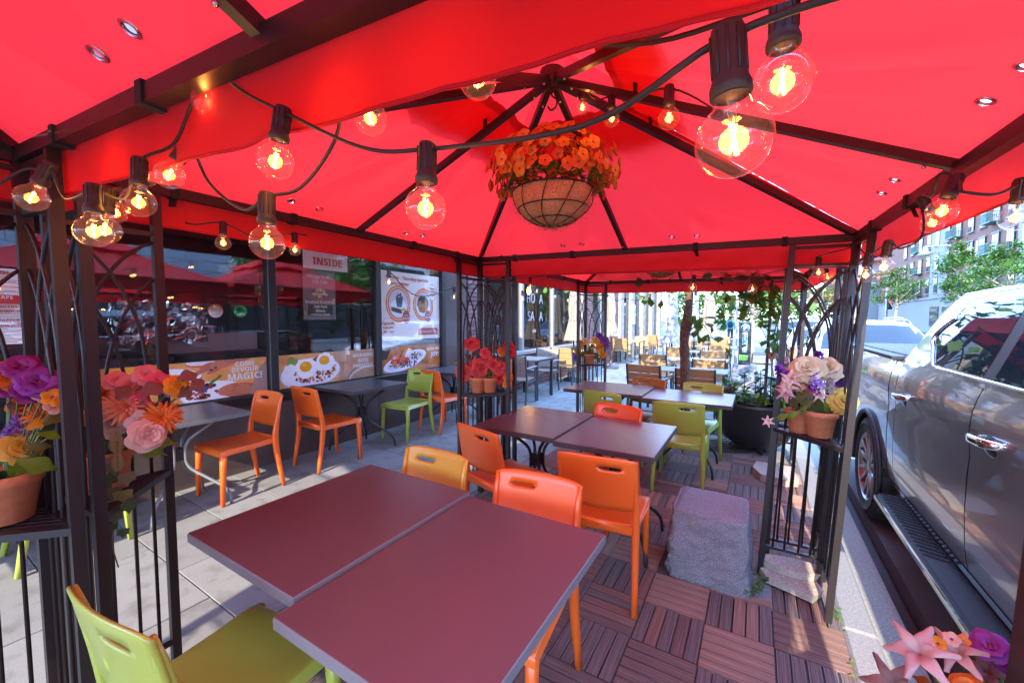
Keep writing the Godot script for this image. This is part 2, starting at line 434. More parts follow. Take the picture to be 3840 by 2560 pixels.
	mat("planter", C(0.022, 0.022, 0.022), 0.42)
	mat("iron", C(0.07, 0.06, 0.05), 0.7, 0.4)
	mat("awning_red", C(0.42, 0.03, 0.03), 0.8)

func _ready() -> void:
	rng.seed = 20240611
	# camera
	var cam := Camera3D.new()
	cam.name = "camera"
	cam.position = Vector3(0.4876, 1.5549, 1.9141)
	cam.rotation = Vector3(-0.05333, 0.54388, -0.00183)
	cam.fov = 80.36
	cam.near = 0.02
	cam.far = 600.0
	add_child(cam)
	cam.current = true
	# sky and exposure
	var env := Environment.new()
	env.background_mode = Environment.BG_SKY
	var sky := Sky.new()
	var sm := ProceduralSkyMaterial.new()
	sm.sky_top_color = Color(0.46, 0.60, 0.83)
	sm.sky_horizon_color = Color(0.71, 0.80, 0.89)
	sm.sky_curve = 0.13
	sm.ground_horizon_color = Color(0.42, 0.41, 0.40)
	sm.ground_bottom_color = Color(0.28, 0.27, 0.26)
	sm.sky_energy_multiplier = 1.5
	sky.sky_material = sm
	env.sky = sky
	env.tonemap_mode = Environment.TONE_MAPPER_LINEAR
	env.tonemap_exposure = 6.6
	env.sdfgi_enabled = true
	env.ssao_enabled = true
	env.ssil_enabled = true
	var we := WorldEnvironment.new()
	we.name = "world_environment"
	we.environment = env
	add_child(we)
	# sun: behind the camera, a little to the right, 31 degrees up
	var sun := DirectionalLight3D.new()
	sun.name = "sun"
	sun.light_energy = 0.60
	sun.light_color = Color(1.0, 0.95, 0.87)
	sun.light_angular_distance = 0.55
	sun.shadow_enabled = true
	add_child(sun)
	sun.look_at_from_position(Vector3(0.25, 1.31, 2.15) * 10.0, Vector3.ZERO, Vector3.UP)
	make_materials()
	build_ground()
	build_deck()
	build_restaurant()
	build_gazebos()
	build_furniture()
	build_flowers()
	build_lights()
	build_street()
	build_cars()
	build_background()
	pass

func sheet_at(x0: float, z0: float, x1: float, z1: float, y0: float, y1: float) -> SurfaceTool:
	var s := ST(true)
	fq(s, Vector3(x0, y0, z0), Vector3(x1, y1, z0), Vector3(x1, y1, z1), Vector3(x0, y0, z1), Vector3((x0 + x1) / 2, -50, (z0 + z1) / 2))
	return s

func build_ground() -> void:
	# one ground sheet that reaches the horizon, far below the street's own sheets
	struct("ground", sheet_at(-400, 400, 400, -400, -0.30, -0.30), M.asphalt)
	var s := ST(true)
	box(s, Vector3(10.6, -0.20, -90), Vector3(18.5, 0.12, 260))
	struct("road", s, M.asphalt)
	# dashed centre line and edge lines
	s = ST(true)
	for k in 40:
		box(s, Vector3(8.6, -0.136, 20 - k * 5.0), Vector3(0.12, 0.006, 2.4))
	struct("lane_marking", s, M.paint_yellow)
	s = ST(true)
	for k in 18:
		box(s, Vector3(2.35, -0.136, 8 - k * 6.2), Vector3(2.2, 0.006, 0.1))
	struct("parking_bay_marking", s, M.paint_white)
	# gutter apron beside the kerb
	s = ST(true)
	box(s, Vector3(1.12, -0.2, -60), Vector3(0.22, 0.134, 200))
	struct("gutter", s, M.gutter)
	# kerb stones
	s = ST(true)
	box(s, Vector3(0.97, -0.2, -60), Vector3(0.10, 0.16, 199.0))
	var kb := struct("kerb", s, M.joint)
	var ks := ST()
	ks.set_smooth_group(-1)
	cbox(ks, Vector3.ZERO, Vector3(0.14, 0.24, 1.494), 0.012)
	var km := fin(ks)
	for k in 22:
		mi("kerb_stone", km, M.kerb, kb, Transform3D(Basis.IDENTITY, Vector3(0.975, -0.128 + rng.randf_range(-0.002, 0.002), 4.6 - k * 1.5)))
	s = ST(true)
	box(s, Vector3(0.975, -0.128, -75), Vector3(0.14, 0.24, 92.8))
	var kk := obj("far_kerb", s, M.kerb, kb)
	kk.set_meta("kind", "stuff")
	# pavement bed and its slabs
	s = ST(true)
	var xa := -3.78
	var xb := 0.905
	for zz in [[5.0, -90.0]]:
		fq(s, Vector3(xa, gy(xa) - 0.010, zz[0]), Vector3(xb, gy(xb) - 0.010, zz[0]), Vector3(xb, gy(xb) - 0.010, zz[1]), Vector3(xa, gy(xa) - 0.010, zz[1]), Vector3(0, -9, 0))
	var pav := struct("pavement", s, M.joint)
	var tilt := Basis(Vector3(0, 0, 1), -0.02)
	var sizes := {}
	var row := 0
	var z := 3.12
	while z > -12.0:
		var deep := 0.435
		var x := -3.76
		var first := true
		while x < 0.89:
			var w := 0.84
			if first:
				w = 0.89 if row % 2 == 0 else 0.47
				first = false
			var x1 := minf(x + w, 0.902)
			# the wooden deck lies over part of the pavement
			if x1 - x > 0.05 and not (x > -1.45 and z - deep > -3.2):
				var key := "%d" % roundi((x1 - x) * 100)
				if not sizes.has(key):
					var ss := ST()
					ss.set_smooth_group(-1)
					cbox(ss, Vector3.ZERO, Vector3(x1 - x - 0.006, 0.05, deep - 0.006), 0.003)
					sizes[key] = fin(ss)
				var c := Vector3((x + x1) / 2, gy((x + x1) / 2) - 0.025 + rng.randf_range(-0.0012, 0.0012), z - deep / 2)
				mi("slab", sizes[key], M.pavement if rng.randf() < 0.65 else M.pavement_b, pav, Transform3D(tilt, c))
			x = x1
		z -= deep
		row += 1
	s = ST(true)
	fq(s, Vector3(xa, gy(xa), z), Vector3(xb, gy(xb), z), Vector3(xb, gy(xb), -90), Vector3(xa, gy(xa), -90), Vector3(0, -9, -30))
	var far := obj("far_paving", s, M.pavement, pav)
	far.set_meta("kind", "stuff")
	# lawn and plaza past the stone building
	s = ST(true)
	fq(s, Vector3(-30, 0.09, -25), Vector3(-2.6, 0.09, -25), Vector3(-2.6, 0.09, -70), Vector3(-30, 0.09, -70), Vector3(-10, -9, -40))
	struct("lawn", s, M.grass)
	# far side of the street
	s = ST(true)
	box(s, Vector3(22.0, -0.16, -60), Vector3(5.0, 0.3, 220))
	struct("far_pavement", s, M.kerb)
	# a wilted leaf and a few crumbs on the slabs
	var lf := thing("fallen_leaf", "small wilted brown leaf lying on the sunlit pavement", "leaf", Vector3(-2.99, gy(-2.99) + 0.004, 0.175), 0.6)
	var ls := ST()
	for k in 3:
		petal(ls, Vector3.ZERO, Basis(Vector3.UP, k * 1.9) * Basis(Vector3.RIGHT, -0.5), 0.035, 0.02, 0.35)
	obj("blade", ls, M.leaf_tan, lf)
	var lt := ST()
	tube(lt, [Vector3.ZERO, Vector3(-0.02, 0.004, 0.01), Vector3(-0.045, 0.002, 0.012)], 0.0012, 4)
	obj("stalk", lt, M.twig, lf)

# one leaf or petal: base at o, growing along B's -z, cupped; width w, length l
func petal(s: SurfaceTool, o: Vector3, B: Basis, l: float, w: float, cup := 0.2, tip := 0.5, nl := 4, curl := 0.3) -> void:
	var rows := []
	for i in nl + 1:
		var t := float(i) / nl
		var ww := w * pow(sin(PI * clampf(pow(t, tip) * 0.93 + 0.05, 0.0, 1.0)), 0.8)
		var y := cup * l * t * t - curl * l * pow(t, 4) * 0.4
		var r := []
		for k in [-1.0, 0.0, 1.0]:
			r.append(o + B * Vector3(k * ww / 2, y + absf(k) * ww * 0.16, -l * t))
		rows.append(r)
	sheet(s, rows, o + B * Vector3(0, -1, -l / 2))

func build_deck() -> void:
	var s := ST(true)
	box(s, Vector3(-0.3, -0.018, -0.5), Vector3(2.39, 0.012, 5.55))
	var deck := struct("deck", s, M.black)
	s = ST(true)
	box(s, Vector3(0.31, -0.010, -0.81), Vector3(0.585, 0.008, 0.42))
	struct("concrete_pad", s, M.kerb)
	# a slat with ribs: coarse and fine, cut along its length
	var meshes := []
	for kind in 2:
		var n: int = [6, 9][kind]
		var deep: float = [0.0026, 0.0013][kind]
		var st := ST(true)
		var w := 0.0535
		var l := 0.2955
		var prof := []
		for i in n:
			var a := -w / 2 + w * (i + 0.08) / n
			var b := -w / 2 + w * (i + 0.68) / n
			var c := -w / 2 + w * (i + 0.78) / n
			var d := -w / 2 + w * (i + 0.98) / n
			prof.append_array([Vector2(a, 0), Vector2(b, 0), Vector2(c, -deep), Vector2(d, -deep)])
		prof.pop_back(); prof.pop_back()
		prof.push_front(Vector2(-w / 2, -0.012))
		prof.append(Vector2(w / 2, -0.012))
		for i in prof.size() - 1:
			var p: Vector2 = prof[i]
			var q: Vector2 = prof[i + 1]
			uvq(st, Vector3(-l / 2, p.y, p.x), Vector3(-l / 2, q.y, q.x), Vector3(l / 2, q.y, q.x), Vector3(l / 2, p.y, p.x), p.x * 20, 0, q.x * 20, 1)
		for e in [-1, 1]:
			st.set_uv(Vector2(0.5, 0.5))
			fq(st, Vector3(e * l / 2, -0.012, -w / 2), Vector3(e * l / 2, -0.012, w / 2), Vector3(e * l / 2, -0.001, w / 2), Vector3(e * l / 2, -0.001, -w / 2), Vector3.ZERO)
		meshes.append(fin(st))
	var all := []
	for i in range(-7, 11):
		for j in range(-5, 3):
			var zc := -(i + 0.5) * 0.3
			var xc := (j + 0.5) * 0.3
			# the stone block stands in the deck
			var along_z := (i + j) % 2 == 0
			var kind := 0 if along_z else 1
			if rng.randf() < 0.22:
				kind = 1 - kind
			var tone := rng.randi() % 4
			if along_z and rng.randf() < 0.6:
				tone = 2
			for k in 5:
				var off := (k - 2) * 0.0595
				var c := Vector3(xc + (off if along_z else 0.0), gy(xc) + 0.006 + rng.randf_range(-0.0012, 0.0012), zc + (0.0 if along_z else off))
				if c.x > 0.03 and c.x < 0.56 and c.z > -1.0 and c.z < -0.66 and not (along_z and c.z < -0.95):
					continue
				var B := Basis(Vector3.UP, (PI / 2 if along_z else 0.0) + (PI if rng.randf() < 0.5 else 0.0))
				all.append([c.distance_to(Vector3(0.35, 0.3, 0.75)) + (2.0 if c.x < -0.3 else 0.0) + (2.0 if c.z > 0.9 else 0.0), c, B, kind, tone if rng.randf() < 0.8 else rng.randi() % 4])
	all.sort_custom(func(a, b): return a[0] < b[0])
	var rest := {}
	for n in all.size():
		var q: Array = all[n]
		var xf := Transform3D(q[2], q[1])
		if n < 300:
			mi("slat", meshes[q[3]], M["wood_%d" % q[4]], deck, xf)
		else:
			if not rest.has(q[4]):
				rest[q[4]] = SurfaceTool.new()
			rest[q[4]].append_from(meshes[q[3]], 0, xf)
	for k in rest:
		var o := mi("further_slats", rest[k].commit(), M["wood_%d" % k], deck)
		o.set_meta("kind", "stuff")

# picture painting for the prints on the windows
func disc(im: Image, cx: float, cy: float, rx: float, ry: float, c: Color, rot := 0.0, jag := 0.0, sd := 0) -> void:
	var w := im.get_width()
	var h := im.get_height()
	var R := maxf(rx, ry) * (1.0 + jag)
	for y in range(maxi(0, int(cy - R)), mini(h, int(cy + R) + 2)):
		for x in range(maxi(0, int(cx - R)), mini(w, int(cx + R) + 2)):
			var d := Vector2(x - cx, y - cy).rotated(-rot)
			var q := Vector2(d.x / rx, d.y / ry)
			var e := 1.0
			if jag > 0.0:
				var t := q.angle()
				e = 1.0 + jag * (sin(t * 3 + sd) * 0.5 + sin(t * 7 + sd * 1.7) * 0.3 + sin(t * 13 + sd * 2.3) * 0.3)
			if q.length() <= e:
				var o := im.get_pixel(x, y)
				im.set_pixel(x, y, o.lerp(Color(c, 1), c.a))

func poly(im: Image, pts: PackedVector2Array, c: Color) -> void:
	var lo := pts[0]
	var hi := pts[0]
	for p in pts:
		lo = lo.min(p)
		hi = hi.max(p)
	for y in range(maxi(0, int(lo.y)), mini(im.get_height(), int(hi.y) + 1)):
		for x in range(maxi(0, int(lo.x)), mini(im.get_width(), int(hi.x) + 1)):
			if Geometry2D.is_point_in_polygon(Vector2(x, y), pts):
				im.set_pixel(x, y, im.get_pixel(x, y).lerp(Color(c, 1), c.a))

func wash(im: Image, a: Color, b: Color, sd: int, freq := 0.01) -> void:
	var n := noise(sd, freq, 4)
	for y in im.get_height():
		for x in im.get_width():
			im.set_pixel(x, y, a.lerp(b, clampf(n.get_noise_2d(x, y * 1.6) * 0.9 + 0.5, 0, 1)))

func scatter(im: Image, cx: float, cy: float, rx: float, ry: float, n: int, cols: Array, r0: float, r1: float) -> void:
	for i in n:
		var t := rng.randf() * TAU
		var k := sqrt(rng.randf())
		disc(im, cx + cos(t) * rx * k, cy + sin(t) * ry * k, rng.randf_range(r0, r1), rng.randf_range(r0, r1) * 0.8, cols[rng.randi() % cols.size()], rng.randf() * 3, 0.25, i)

func hexc(h: String, a := 1.0) -> Color:
	return Color(Color.html(h), a)

func printmat(key: String, im: Image) -> Material:
	im.generate_mipmaps()
	return mat(key, C(1, 1, 1), 0.35, 0.0, {"albedo_texture": ImageTexture.create_from_image(im)})

# a print stuck on the inside of the glass, facing the pavement (+x)
func print_on_glass(called: String, label: String, cat: String, m: Material, z0: float, z1: float, y0: float, y1: float, x := -3.776) -> Node3D:
	var t := thing(called, label, cat, Vector3(x, y0, (z0 + z1) / 2))
	var s := ST(true)
	var h := y1 - y0
	var w := absf(z0 - z1) / 2
	uvq(s, Vector3(0, h, w), Vector3(0, h, -w), Vector3(0, 0, -w), Vector3(0, 0, w))
	var b := ST(true)
	box(b, Vector3(-0.003, h / 2, 0), Vector3(0.004, h, w * 2))
	obj("backing_film", b, M.white, t)
	obj("print", s, m, t)
	return t

func on_print(t: Node3D, words: String, size: float, m: Material, z: float, y: float, called := "lettering", bold := true, serif := false) -> void:
	# z, y in metres from the print's bottom middle; letters face +x
	var B := Basis(Vector3(0, 0, -1), Vector3.UP, Vector3(1, 0, 0))
	text(called, words, size, m, Transform3D(B, Vector3(0.003, y, z)), t, bold, 0.003, serif)

func build_restaurant() -> void:
	var X := -3.75
	var root := thing("restaurant_front", "dark granite and glass restaurant front beside the red gazebos", "building", Vector3(X, 0.05, -0.5))
	# granite base panels
	var zs := [4.3, 3.0, 2.3, 0.98, -0.35, -1.70, -2.96, -3.60]
	for i in zs.size() - 1:
		var s := ST(true)
		var z0: float = zs[i]
		var z1: float = zs[i + 1]
		cbox(s, Vector3(X - 0.075, 0.36, (z0 + z1) / 2), Vector3(0.15, 0.74, z0 - z1 - 0.006), 0.003)
		wpart("granite_panel", s, M.granite, root)
	var p := ST(true)
	cbox(p, Vector3(X - 0.07, 1.93, -3.31), Vector3(0.16, 2.40, 0.54), 0.003)
	wpart("granite_pilaster", p, M.granite, root)
	# sill, header, mullions
	p = ST(true)
	cbox(p, Vector3(X - 0.02, 0.775, 0.65), Vector3(0.13, 0.085, 7.30), 0.004)
	wpart("sill", p, M.sill, root)
	p = ST(true)
	box(p, Vector3(X - 0.05, 2.92, 0.35), Vector3(0.14, 0.40, 7.9))
	wpart("header", p, M.mullion, root)
	for z in [4.25, 2.3, 0.98, -0.35, -1.70, -2.98]:
		p = ST(true)
		cbox(p, Vector3(X - 0.02, 1.77, z), Vector3(0.11, 1.90, 0.085), 0.006)
		wpart("mullion", p, M.mullion, root)
	for i in [[4.2, 2.35], [2.25, 1.03], [0.93, -0.30], [-0.40, -1.65], [-1.75, -2.93]]:
		p = ST(true)
		var a := Vector3(X - 0.005, 2.73, i[0])
		# a double-glazed unit: two sheets of glass with two faces each
		for dx in [0.0, -0.006, -0.042, -0.048]:
			var b := a + Vector3(dx, 0, 0)
			uvq(p, b, Vector3(b.x, b.y, i[1]), Vector3(b.x, 0.818, i[1]), Vector3(b.x, 0.818, i[0]))
		wpart("window_pane", p, M.glass, root)
	# upper wall, roof slab, shell of the room behind the glass
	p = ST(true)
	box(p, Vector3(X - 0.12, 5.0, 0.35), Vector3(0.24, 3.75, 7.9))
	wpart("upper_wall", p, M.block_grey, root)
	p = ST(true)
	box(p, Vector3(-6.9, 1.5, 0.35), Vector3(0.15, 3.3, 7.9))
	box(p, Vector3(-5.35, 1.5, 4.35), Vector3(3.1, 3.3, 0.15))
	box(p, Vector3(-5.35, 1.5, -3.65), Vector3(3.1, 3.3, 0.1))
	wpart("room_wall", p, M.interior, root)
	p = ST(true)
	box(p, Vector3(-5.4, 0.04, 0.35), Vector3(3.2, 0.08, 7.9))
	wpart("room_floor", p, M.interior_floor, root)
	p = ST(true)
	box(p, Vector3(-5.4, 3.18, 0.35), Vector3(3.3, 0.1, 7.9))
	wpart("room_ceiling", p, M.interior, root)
	# awning over the windows
	var aw := thing("awning", "red fabric awning fixed above the restaurant windows", "awning", Vector3(-2.7, 2.2, 0.7))
	p = ST()
	var rows := []
	for i in 9:
		var t := i / 8.0
		var r := []
		for k in 41:
			r.append(Vector3(lerpf(-3.72, -1.62, t), lerpf(3.14, 2.64, t) - 0.03 * sin(PI * t), lerpf(3.88, -2.5, k / 40.0)))
		rows.append(r)
	sheet(p, rows, Vector3(-2.7, 0, 0))
	wpart("cover", p, M.awning_red, aw)
	p = ST()
	rows = []
	for i in 4:
		var r := []
		for k in 81:
			var z := lerpf(3.88, -2.5, k / 80.0)
			r.append(Vector3(-1.615 + 0.006 * sin(z * 9) * i, 2.64 - 0.06 * i, z))
		rows.append(r)
	sheet(p, rows, Vector3(-9, 2, 0))
	wpart("front_valance", p, M.awning_red, aw)
	p = ST(true)
	bar(p, Vector3(-1.64, 2.62, 3.88), Vector3(-1.64, 2.62, -2.5), 0.03)
	for z in [3.84, 2.3, 0.7, -0.9, -2.45]:
		bar(p, Vector3(-3.72, 3.09, z), Vector3(-1.64, 2.61, z), 0.025)
		bar(p, Vector3(-3.72, 2.70, z), Vector3(-1.64, 2.60, z), 0.02)
	wpart("awning_frame", p, M.frame, aw)
	# ---------------- prints
	var W := 420
	var im := Image.create(W, 130, false, Image.FORMAT_RGB8)
	wash(im, hexc("e88a35"), hexc("f4b57a"), 3, 0.008)
	poly(im, PackedVector2Array([Vector2(0, 0), Vector2(150, 0), Vector2(60, 130), Vector2(0, 130)]), hexc("f59a1e", 0.75))
	disc(im, 150, 45, 78, 26, hexc("c9522a"), 0.06)
	disc(im, 150, 41, 76, 25, hexc("f6f1ee"), 0.06)
	disc(im, 132, 36, 24, 8, hexc("f2c12c"), 0.1)
	disc(im, 225, 6, 40, 12, hexc("e4532a"))
	disc(im, 225, 3, 38, 10, hexc("f3e9e2"))
	disc(im, 262, 112, 95, 44, hexc("cfc8c4"), 0.05)
	disc(im, 262, 110, 92, 42, hexc("f7f4f2"), 0.05)
	scatter(im, 215, 110, 30, 14, 34, [hexc("5a2312"), hexc("8a3d1c"), hexc("b9542a"), hexc("3a160c")], 3, 7)
	disc(im, 222, 86, 20, 14, hexc("42557c"), 0.2, 0.1)
	disc(im, 248, 84, 9, 8, hexc("b41d18"))
	disc(im, 239, 78, 6, 6, hexc("22253f"))
	disc(im, 258, 82, 6, 6, hexc("22253f"))
	for k in 6:
		disc(im, 250 + k * 5, 74 - k * 4, 7, 4, hexc("3e7a2a"), -0.6, 0.3, k)
	for k in 14:
		disc(im, 190 + k * 7, 52 - k * 3.0, 5, 3.2, hexc("a9a4a6"), -0.4)
	# the two hands: palm and fingers
	for f in [[262, 8, 10, 4], [270, 18, 12, 4], [283, 26, 12, 4], [250, 24, 26, 4.4]]:
		disc(im, f[0] - 22, f[1] + 6, f[2] * 1.9, f[3] * 1.5, hexc("c06a4e"), -0.45)
	disc(im, 292, 8, 44, 17, hexc("cf7c5c"), -0.25)
	disc(im, 330, -2, 40, 14, hexc("c4714f"), -0.1)
	disc(im, 252, 30, 5, 3, hexc("1d2244"))
	disc(im, 264, 23, 5, 3, hexc("1d2244"))
	disc(im, 350, 116, 62, 30, hexc("b9654a"), 0.2)
	disc(im, 335, 104, 40, 18, hexc("c97a58"), 0.3)
	for f in [[300, 92, 30, 7, -0.25], [292, 104, 30, 7, -0.12], [300, 116, 30, 7, 0.05], [312, 124, 28, 7, 0.2]]:
		disc(im, f[0], f[1], f[2], f[3], hexc("c67352"), f[4])
		disc(im, f[0] + 6, f[1] + 6, f[2] * 0.8, 2, hexc("9c5640"), f[4])
	disc(im, 264, 102, 6, 4, hexc("22407a"))
	poly(im, PackedVector2Array([Vector2(360, 130), Vector2(380, 70), Vector2(400, 30), Vector2(420, 10), Vector2(420, 130)]), hexc("a98a80"))
	var t := print_on_glass("window_banner", "orange window banner with two hands eating and COME DEVOUR MAGIC lettering", "banner", printmat("print_magic", im), 0.93, -0.30, 0.83, 1.185)
	on_print(t, "COME", 0.046, M.white, -0.41, 0.305)
	on_print(t, "DEVOUR", 0.046, M.white, -0.41, 0.250)
	on_print(t, "MAGIC!", 0.066, M.white, -0.41, 0.182)
	# eggs
	im = Image.create(W, 130, false, Image.FORMAT_RGB8)
	wash(im, hexc("e08a3c"), hexc("eec08c"), 5, 0.008)
	poly(im, PackedVector2Array([Vector2(215, 0), Vector2(420, 0), Vector2(420, 130), Vector2(250, 130)]), hexc("b98f7e", 0.65))
	disc(im, 130, 82, 122, 62, hexc("b9b3ba"), -0.08)
	disc(im, 130, 79, 119, 60, hexc("f4f1f4"), -0.08)
	scatter(im, 140, 70, 90, 52, 160, [hexc("b8441a"), hexc("d8642a"), hexc("7d2a12"), hexc("e08a3a"), hexc("4c1a0c"), hexc("efe5da")], 3, 9)
	disc(im, 58, 30, 26, 18, hexc("8a9a38"), 0.4, 0.2, 2)
	disc(im, 46, 62, 22, 26, hexc("f6f0ec"), 0.2, 0.15, 4)
	disc(im, 108, 58, 42, 40, hexc("fbf8f5"), 0.1, 0.12, 3)
	disc(im, 106, 52, 24, 21, hexc("f3a60c"))
	disc(im, 101, 46, 9, 6, hexc("fbc84a"))
	disc(im, 185, 40, 42, 38, hexc("fbf8f5"), -0.2, 0.14, 6)
	disc(im, 182, 33, 22, 19, hexc("f3a60c"))
	disc(im, 177, 28, 8, 5, hexc("fbc84a"))
	disc(im, 395, 130, 110, 66, hexc("8f7466"))
	disc(im, 395, 134, 106, 60, hexc("d8c8c0"))
	disc(im, 395, 142, 100, 56, hexc("b08d78"))
	t = print_on_glass("window_banner", "window banner with two fried eggs on a plate and MORNING BITES PARADISE lettering", "banner", printmat("print_eggs", im), -0.40, -1.65, 0.83, 1.185)
	on_print(t, "MORNING", 0.046, M.white, -0.455, 0.285)
	on_print(t, "BITES", 0.046, M.white, -0.455, 0.22)
	on_print(t, "PARADISE!", 0.046, M.white, -0.455, 0.155)
	# strawberries
	im = Image.create(W, 130, false, Image.FORMAT_RGB8)
	wash(im, hexc("a85a22"), hexc("d98336"), 8, 0.009)
	poly(im, PackedVector2Array([Vector2(0, 0), Vector2(70, 0), Vector2(40, 60), Vector2(0, 60)]), hexc("2d2a30"))
	disc(im, 165, 78, 150, 44, hexc("b7aebb"), -0.22)
	disc(im, 165, 74, 147, 42, hexc("f1edf6"), -0.22)
	disc(im, 165, 72, 128, 33, hexc("d9d2df"), -0.22)
	for k in 5:
		poly(im, PackedVector2Array([Vector2(60 + k * 22, 80 - k * 5), Vector2(95 + k * 22, 22 - k * 3), Vector2(118 + k * 22, 30 - k * 3), Vector2(88 + k * 22, 90 - k * 5)]), hexc(["b5541c", "c96a2a", "a94a18", "d98a4a", "f0e6da"][k]))
	scatter(im, 130, 70, 60, 26, 26, [hexc("e2452c"), hexc("f06a4c"), hexc("c92c1c"), hexc("f5a08a")], 8, 15)
	scatter(im, 150, 92, 100, 16, 70, [hexc("22202c"), hexc("4a2a1a"), hexc("c9762e"), hexc("8e4a1e"), hexc("2c3050")], 3, 7)
	scatter(im, 235, 55, 36, 18, 30, [hexc("22284a"), hexc("efe6dc"), hexc("9c1e2c"), hexc("5f8a3a")], 4, 8)
	t = print_on_glass("window_banner", "window banner with a plate of strawberry waffles and SAVOR THE JOY lettering", "banner", printmat("print_berries", im), -1.75, -2.93, 0.83, 1.185)
	on_print(t, "SAVOR THE", 0.040, M.white, -0.435, 0.285)
	on_print(t, "JOY!", 0.068, M.white, -0.475, 0.20)
	# specials poster
	im = Image.create(320, 256, false, Image.FORMAT_RGB8)
	im.fill(hexc("f3e3d8"))
	for q in [[92, 118, 62], [225, 118, 58]]:
		disc(im, q[0], q[1], q[2], q[2] * 1.12, hexc("e8792c"), 0.0, 0.025, int(q[0]))
		disc(im, q[0], q[1], q[2] * 0.9, q[2] * 1.0, hexc("f6e6da"))
		disc(im, q[0], q[1], q[2] * 0.86, q[2] * 0.96, hexc("e8792c"))
		disc(im, q[0], q[1], q[2] * 0.76, q[2] * 0.86, hexc("d3cad3"))
		disc(im, q[0], q[1] + 16, q[2] * 0.66, q[2] * 0.55, hexc("f1eef0"))
	poly(im, PackedVector2Array([Vector2(78, 96), Vector2(114, 96), Vector2(108, 130), Vector2(84, 130)]), hexc("3a4048"))
	scatter(im, 96, 90, 16, 8, 14, [hexc("6a3a22"), hexc("8e5632")], 3, 6)
	for k in 3:
		disc(im, 82, 138 + k * 5, 30, 3.5, hexc("5a2c24"), 0.2)
	disc(im, 118, 140, 12, 6, hexc("e8b444"))
	disc(im, 222, 116, 32, 34, hexc("8a5426"), 0.0, 0.06, 3)
	for k in 6:
		disc(im, 202 + k * 8, 124, 1.6, 24, hexc("c98a48"))
		disc(im, 222, 106 + k * 8, 26, 1.6, hexc("c98a48"))
	scatter(im, 222, 98, 22, 14, 16, [hexc("4a2416"), hexc("6e3a1e"), hexc("3c5a2a")], 4, 8)
	disc(im, 130, 168, 19, 25, hexc("b8433a"))
	disc(im, 250, 164, 18, 24, hexc("b8433a"))
	disc(im, 40, 208, 34, 36, hexc("e08a7a"))
	disc(im, 40, 208, 32.5, 34.5, hexc("f3e3d8"))
	disc(im, 278, 66, 29, 34, hexc("b8433a"))
	disc(im, 278, 66, 27.6, 32.6, hexc("f3e3d8"))
	for k in 60:
		disc(im, 196 + k * 1.85, 226 + sin(k * 0.9) * 2, 4, 13 + sin(k * 2.3) * 2, hexc("c24a3e"))
	t = print_on_glass("specials_poster", "large cream poster with two dishes listing Monday to Thursday specials", "poster", printmat("print_specials", im), -1.75, -2.93, 1.275, 2.22)
	var ink := mat("ink_orange", C(0.62, 0.16, 0.07), 0.6)
	var ink2 := mat("ink_red", C(0.50, 0.09, 0.07), 0.6)
	on_print(t, "Monday - Thursday Specials", 0.046, ink, 0.06, 0.865)
	on_print(t, "*excludes holidays", 0.036, ink, 0.27, 0.785)
	on_print(t, "Bacon\n& Chicken\nWaffle", 0.029, ink, -0.435, 0.71, "lettering", false)
	on_print(t, "Eggsactly\nhow you\nlike 'em", 0.036, ink, 0.44, 0.18, "lettering", false)
	on_print(t, "$12.99", 0.030, M.white, 0.11, 0.305)
	on_print(t, "$11.99", 0.018, M.white, 0.11, 0.345, "lettering", false)
	on_print(t, "$12.99", 0.030, M.white, -0.335, 0.32)
	on_print(t, "$11.99", 0.018, M.white, -0.335, 0.36, "lettering", false)
	on_print(t, "Kids under 12 years old eat for free\nfrom the kid's menu (Monday-Thursday)", 0.015, M.white, -0.345, 0.11)
	# bar sign
	im = Image.create(64, 32, false, Image.FORMAT_RGB8)
	im.fill(hexc("efd9d3"))
	t = print_on_glass("bar_sign", "white window sign with red FULL BAR INSIDE lettering under the canopy", "sign", printmat("print_bar", im), -0.72, -1.28, 2.13, 2.46)
	on_print(t, "FULL BAR", 0.084, ink2, 0.0, 0.235)
	on_print(t, "INSIDE", 0.084, ink2, -0.02, 0.09)
	# award plaque: clear acrylic with printing
	t = thing("award_plaque", "clear acrylic award plaque with a round gold seal hanging in the window", "plaque", Vector3(-3.772, 1.56, -0.905))
	p = ST(true)
	uvq(p, Vector3(0, 0.55, 0.2), Vector3(0, 0.55, -0.2), Vector3(0, 0, -0.2), Vector3(0, 0, 0.2))
	obj("acrylic_plate", p, mat("acrylic", C(0.55, 0.5, 0.5, 0.35), 0.1, 0.0, {"transparency": 1}), t)
	p = ST(true)
	cbox(p, Vector3(0.004, 0.115, 0), Vector3(0.004, 0.13, 0.31), 0.001)
	obj("name_plate", p, mat("award_dark", C(0.035, 0.045, 0.035), 0.4), t)
	var gold := mat("award_gold", C(0.62, 0.34, 0.12), 0.35, 0.4)
	p = ST(true)
	for q in [[0.115 + 0.062, 0.0, 0.004, 0.31], [0.115 - 0.062, 0.0, 0.004, 0.31]]:
		box(p, Vector3(0.0075, q[0], q[1]), Vector3(0.002, q[2], q[3]))
	obj("gold_border", p, gold, t)
	p = ST()
	lathe(p, [Vector2(0.0, 0.006), Vector2(0.066, 0.006), Vector2(0.074, 0.004), Vector2(0.074, 0.0), Vector2(0, 0)], 28, Transform3D(Basis(Vector3(0, 0, 1), -PI / 2), Vector3(0.002, 0.29, 0)))
	obj("seal", p, gold, t)
	on_print(t, "Chicago Waffles\nOak Park", 0.034, M.white, 0.0, 0.455, "lettering", false)
	on_print(t, "BEST OF\nBusinessRate\n2025", 0.022, mat("award_pink", C(0.75, 0.6, 0.52), 0.5), 0.0, 0.29)
	on_print(t, "Breakfast Restaurant", 0.027, M.white, 0.0, 0.20, "lettering", false, true)
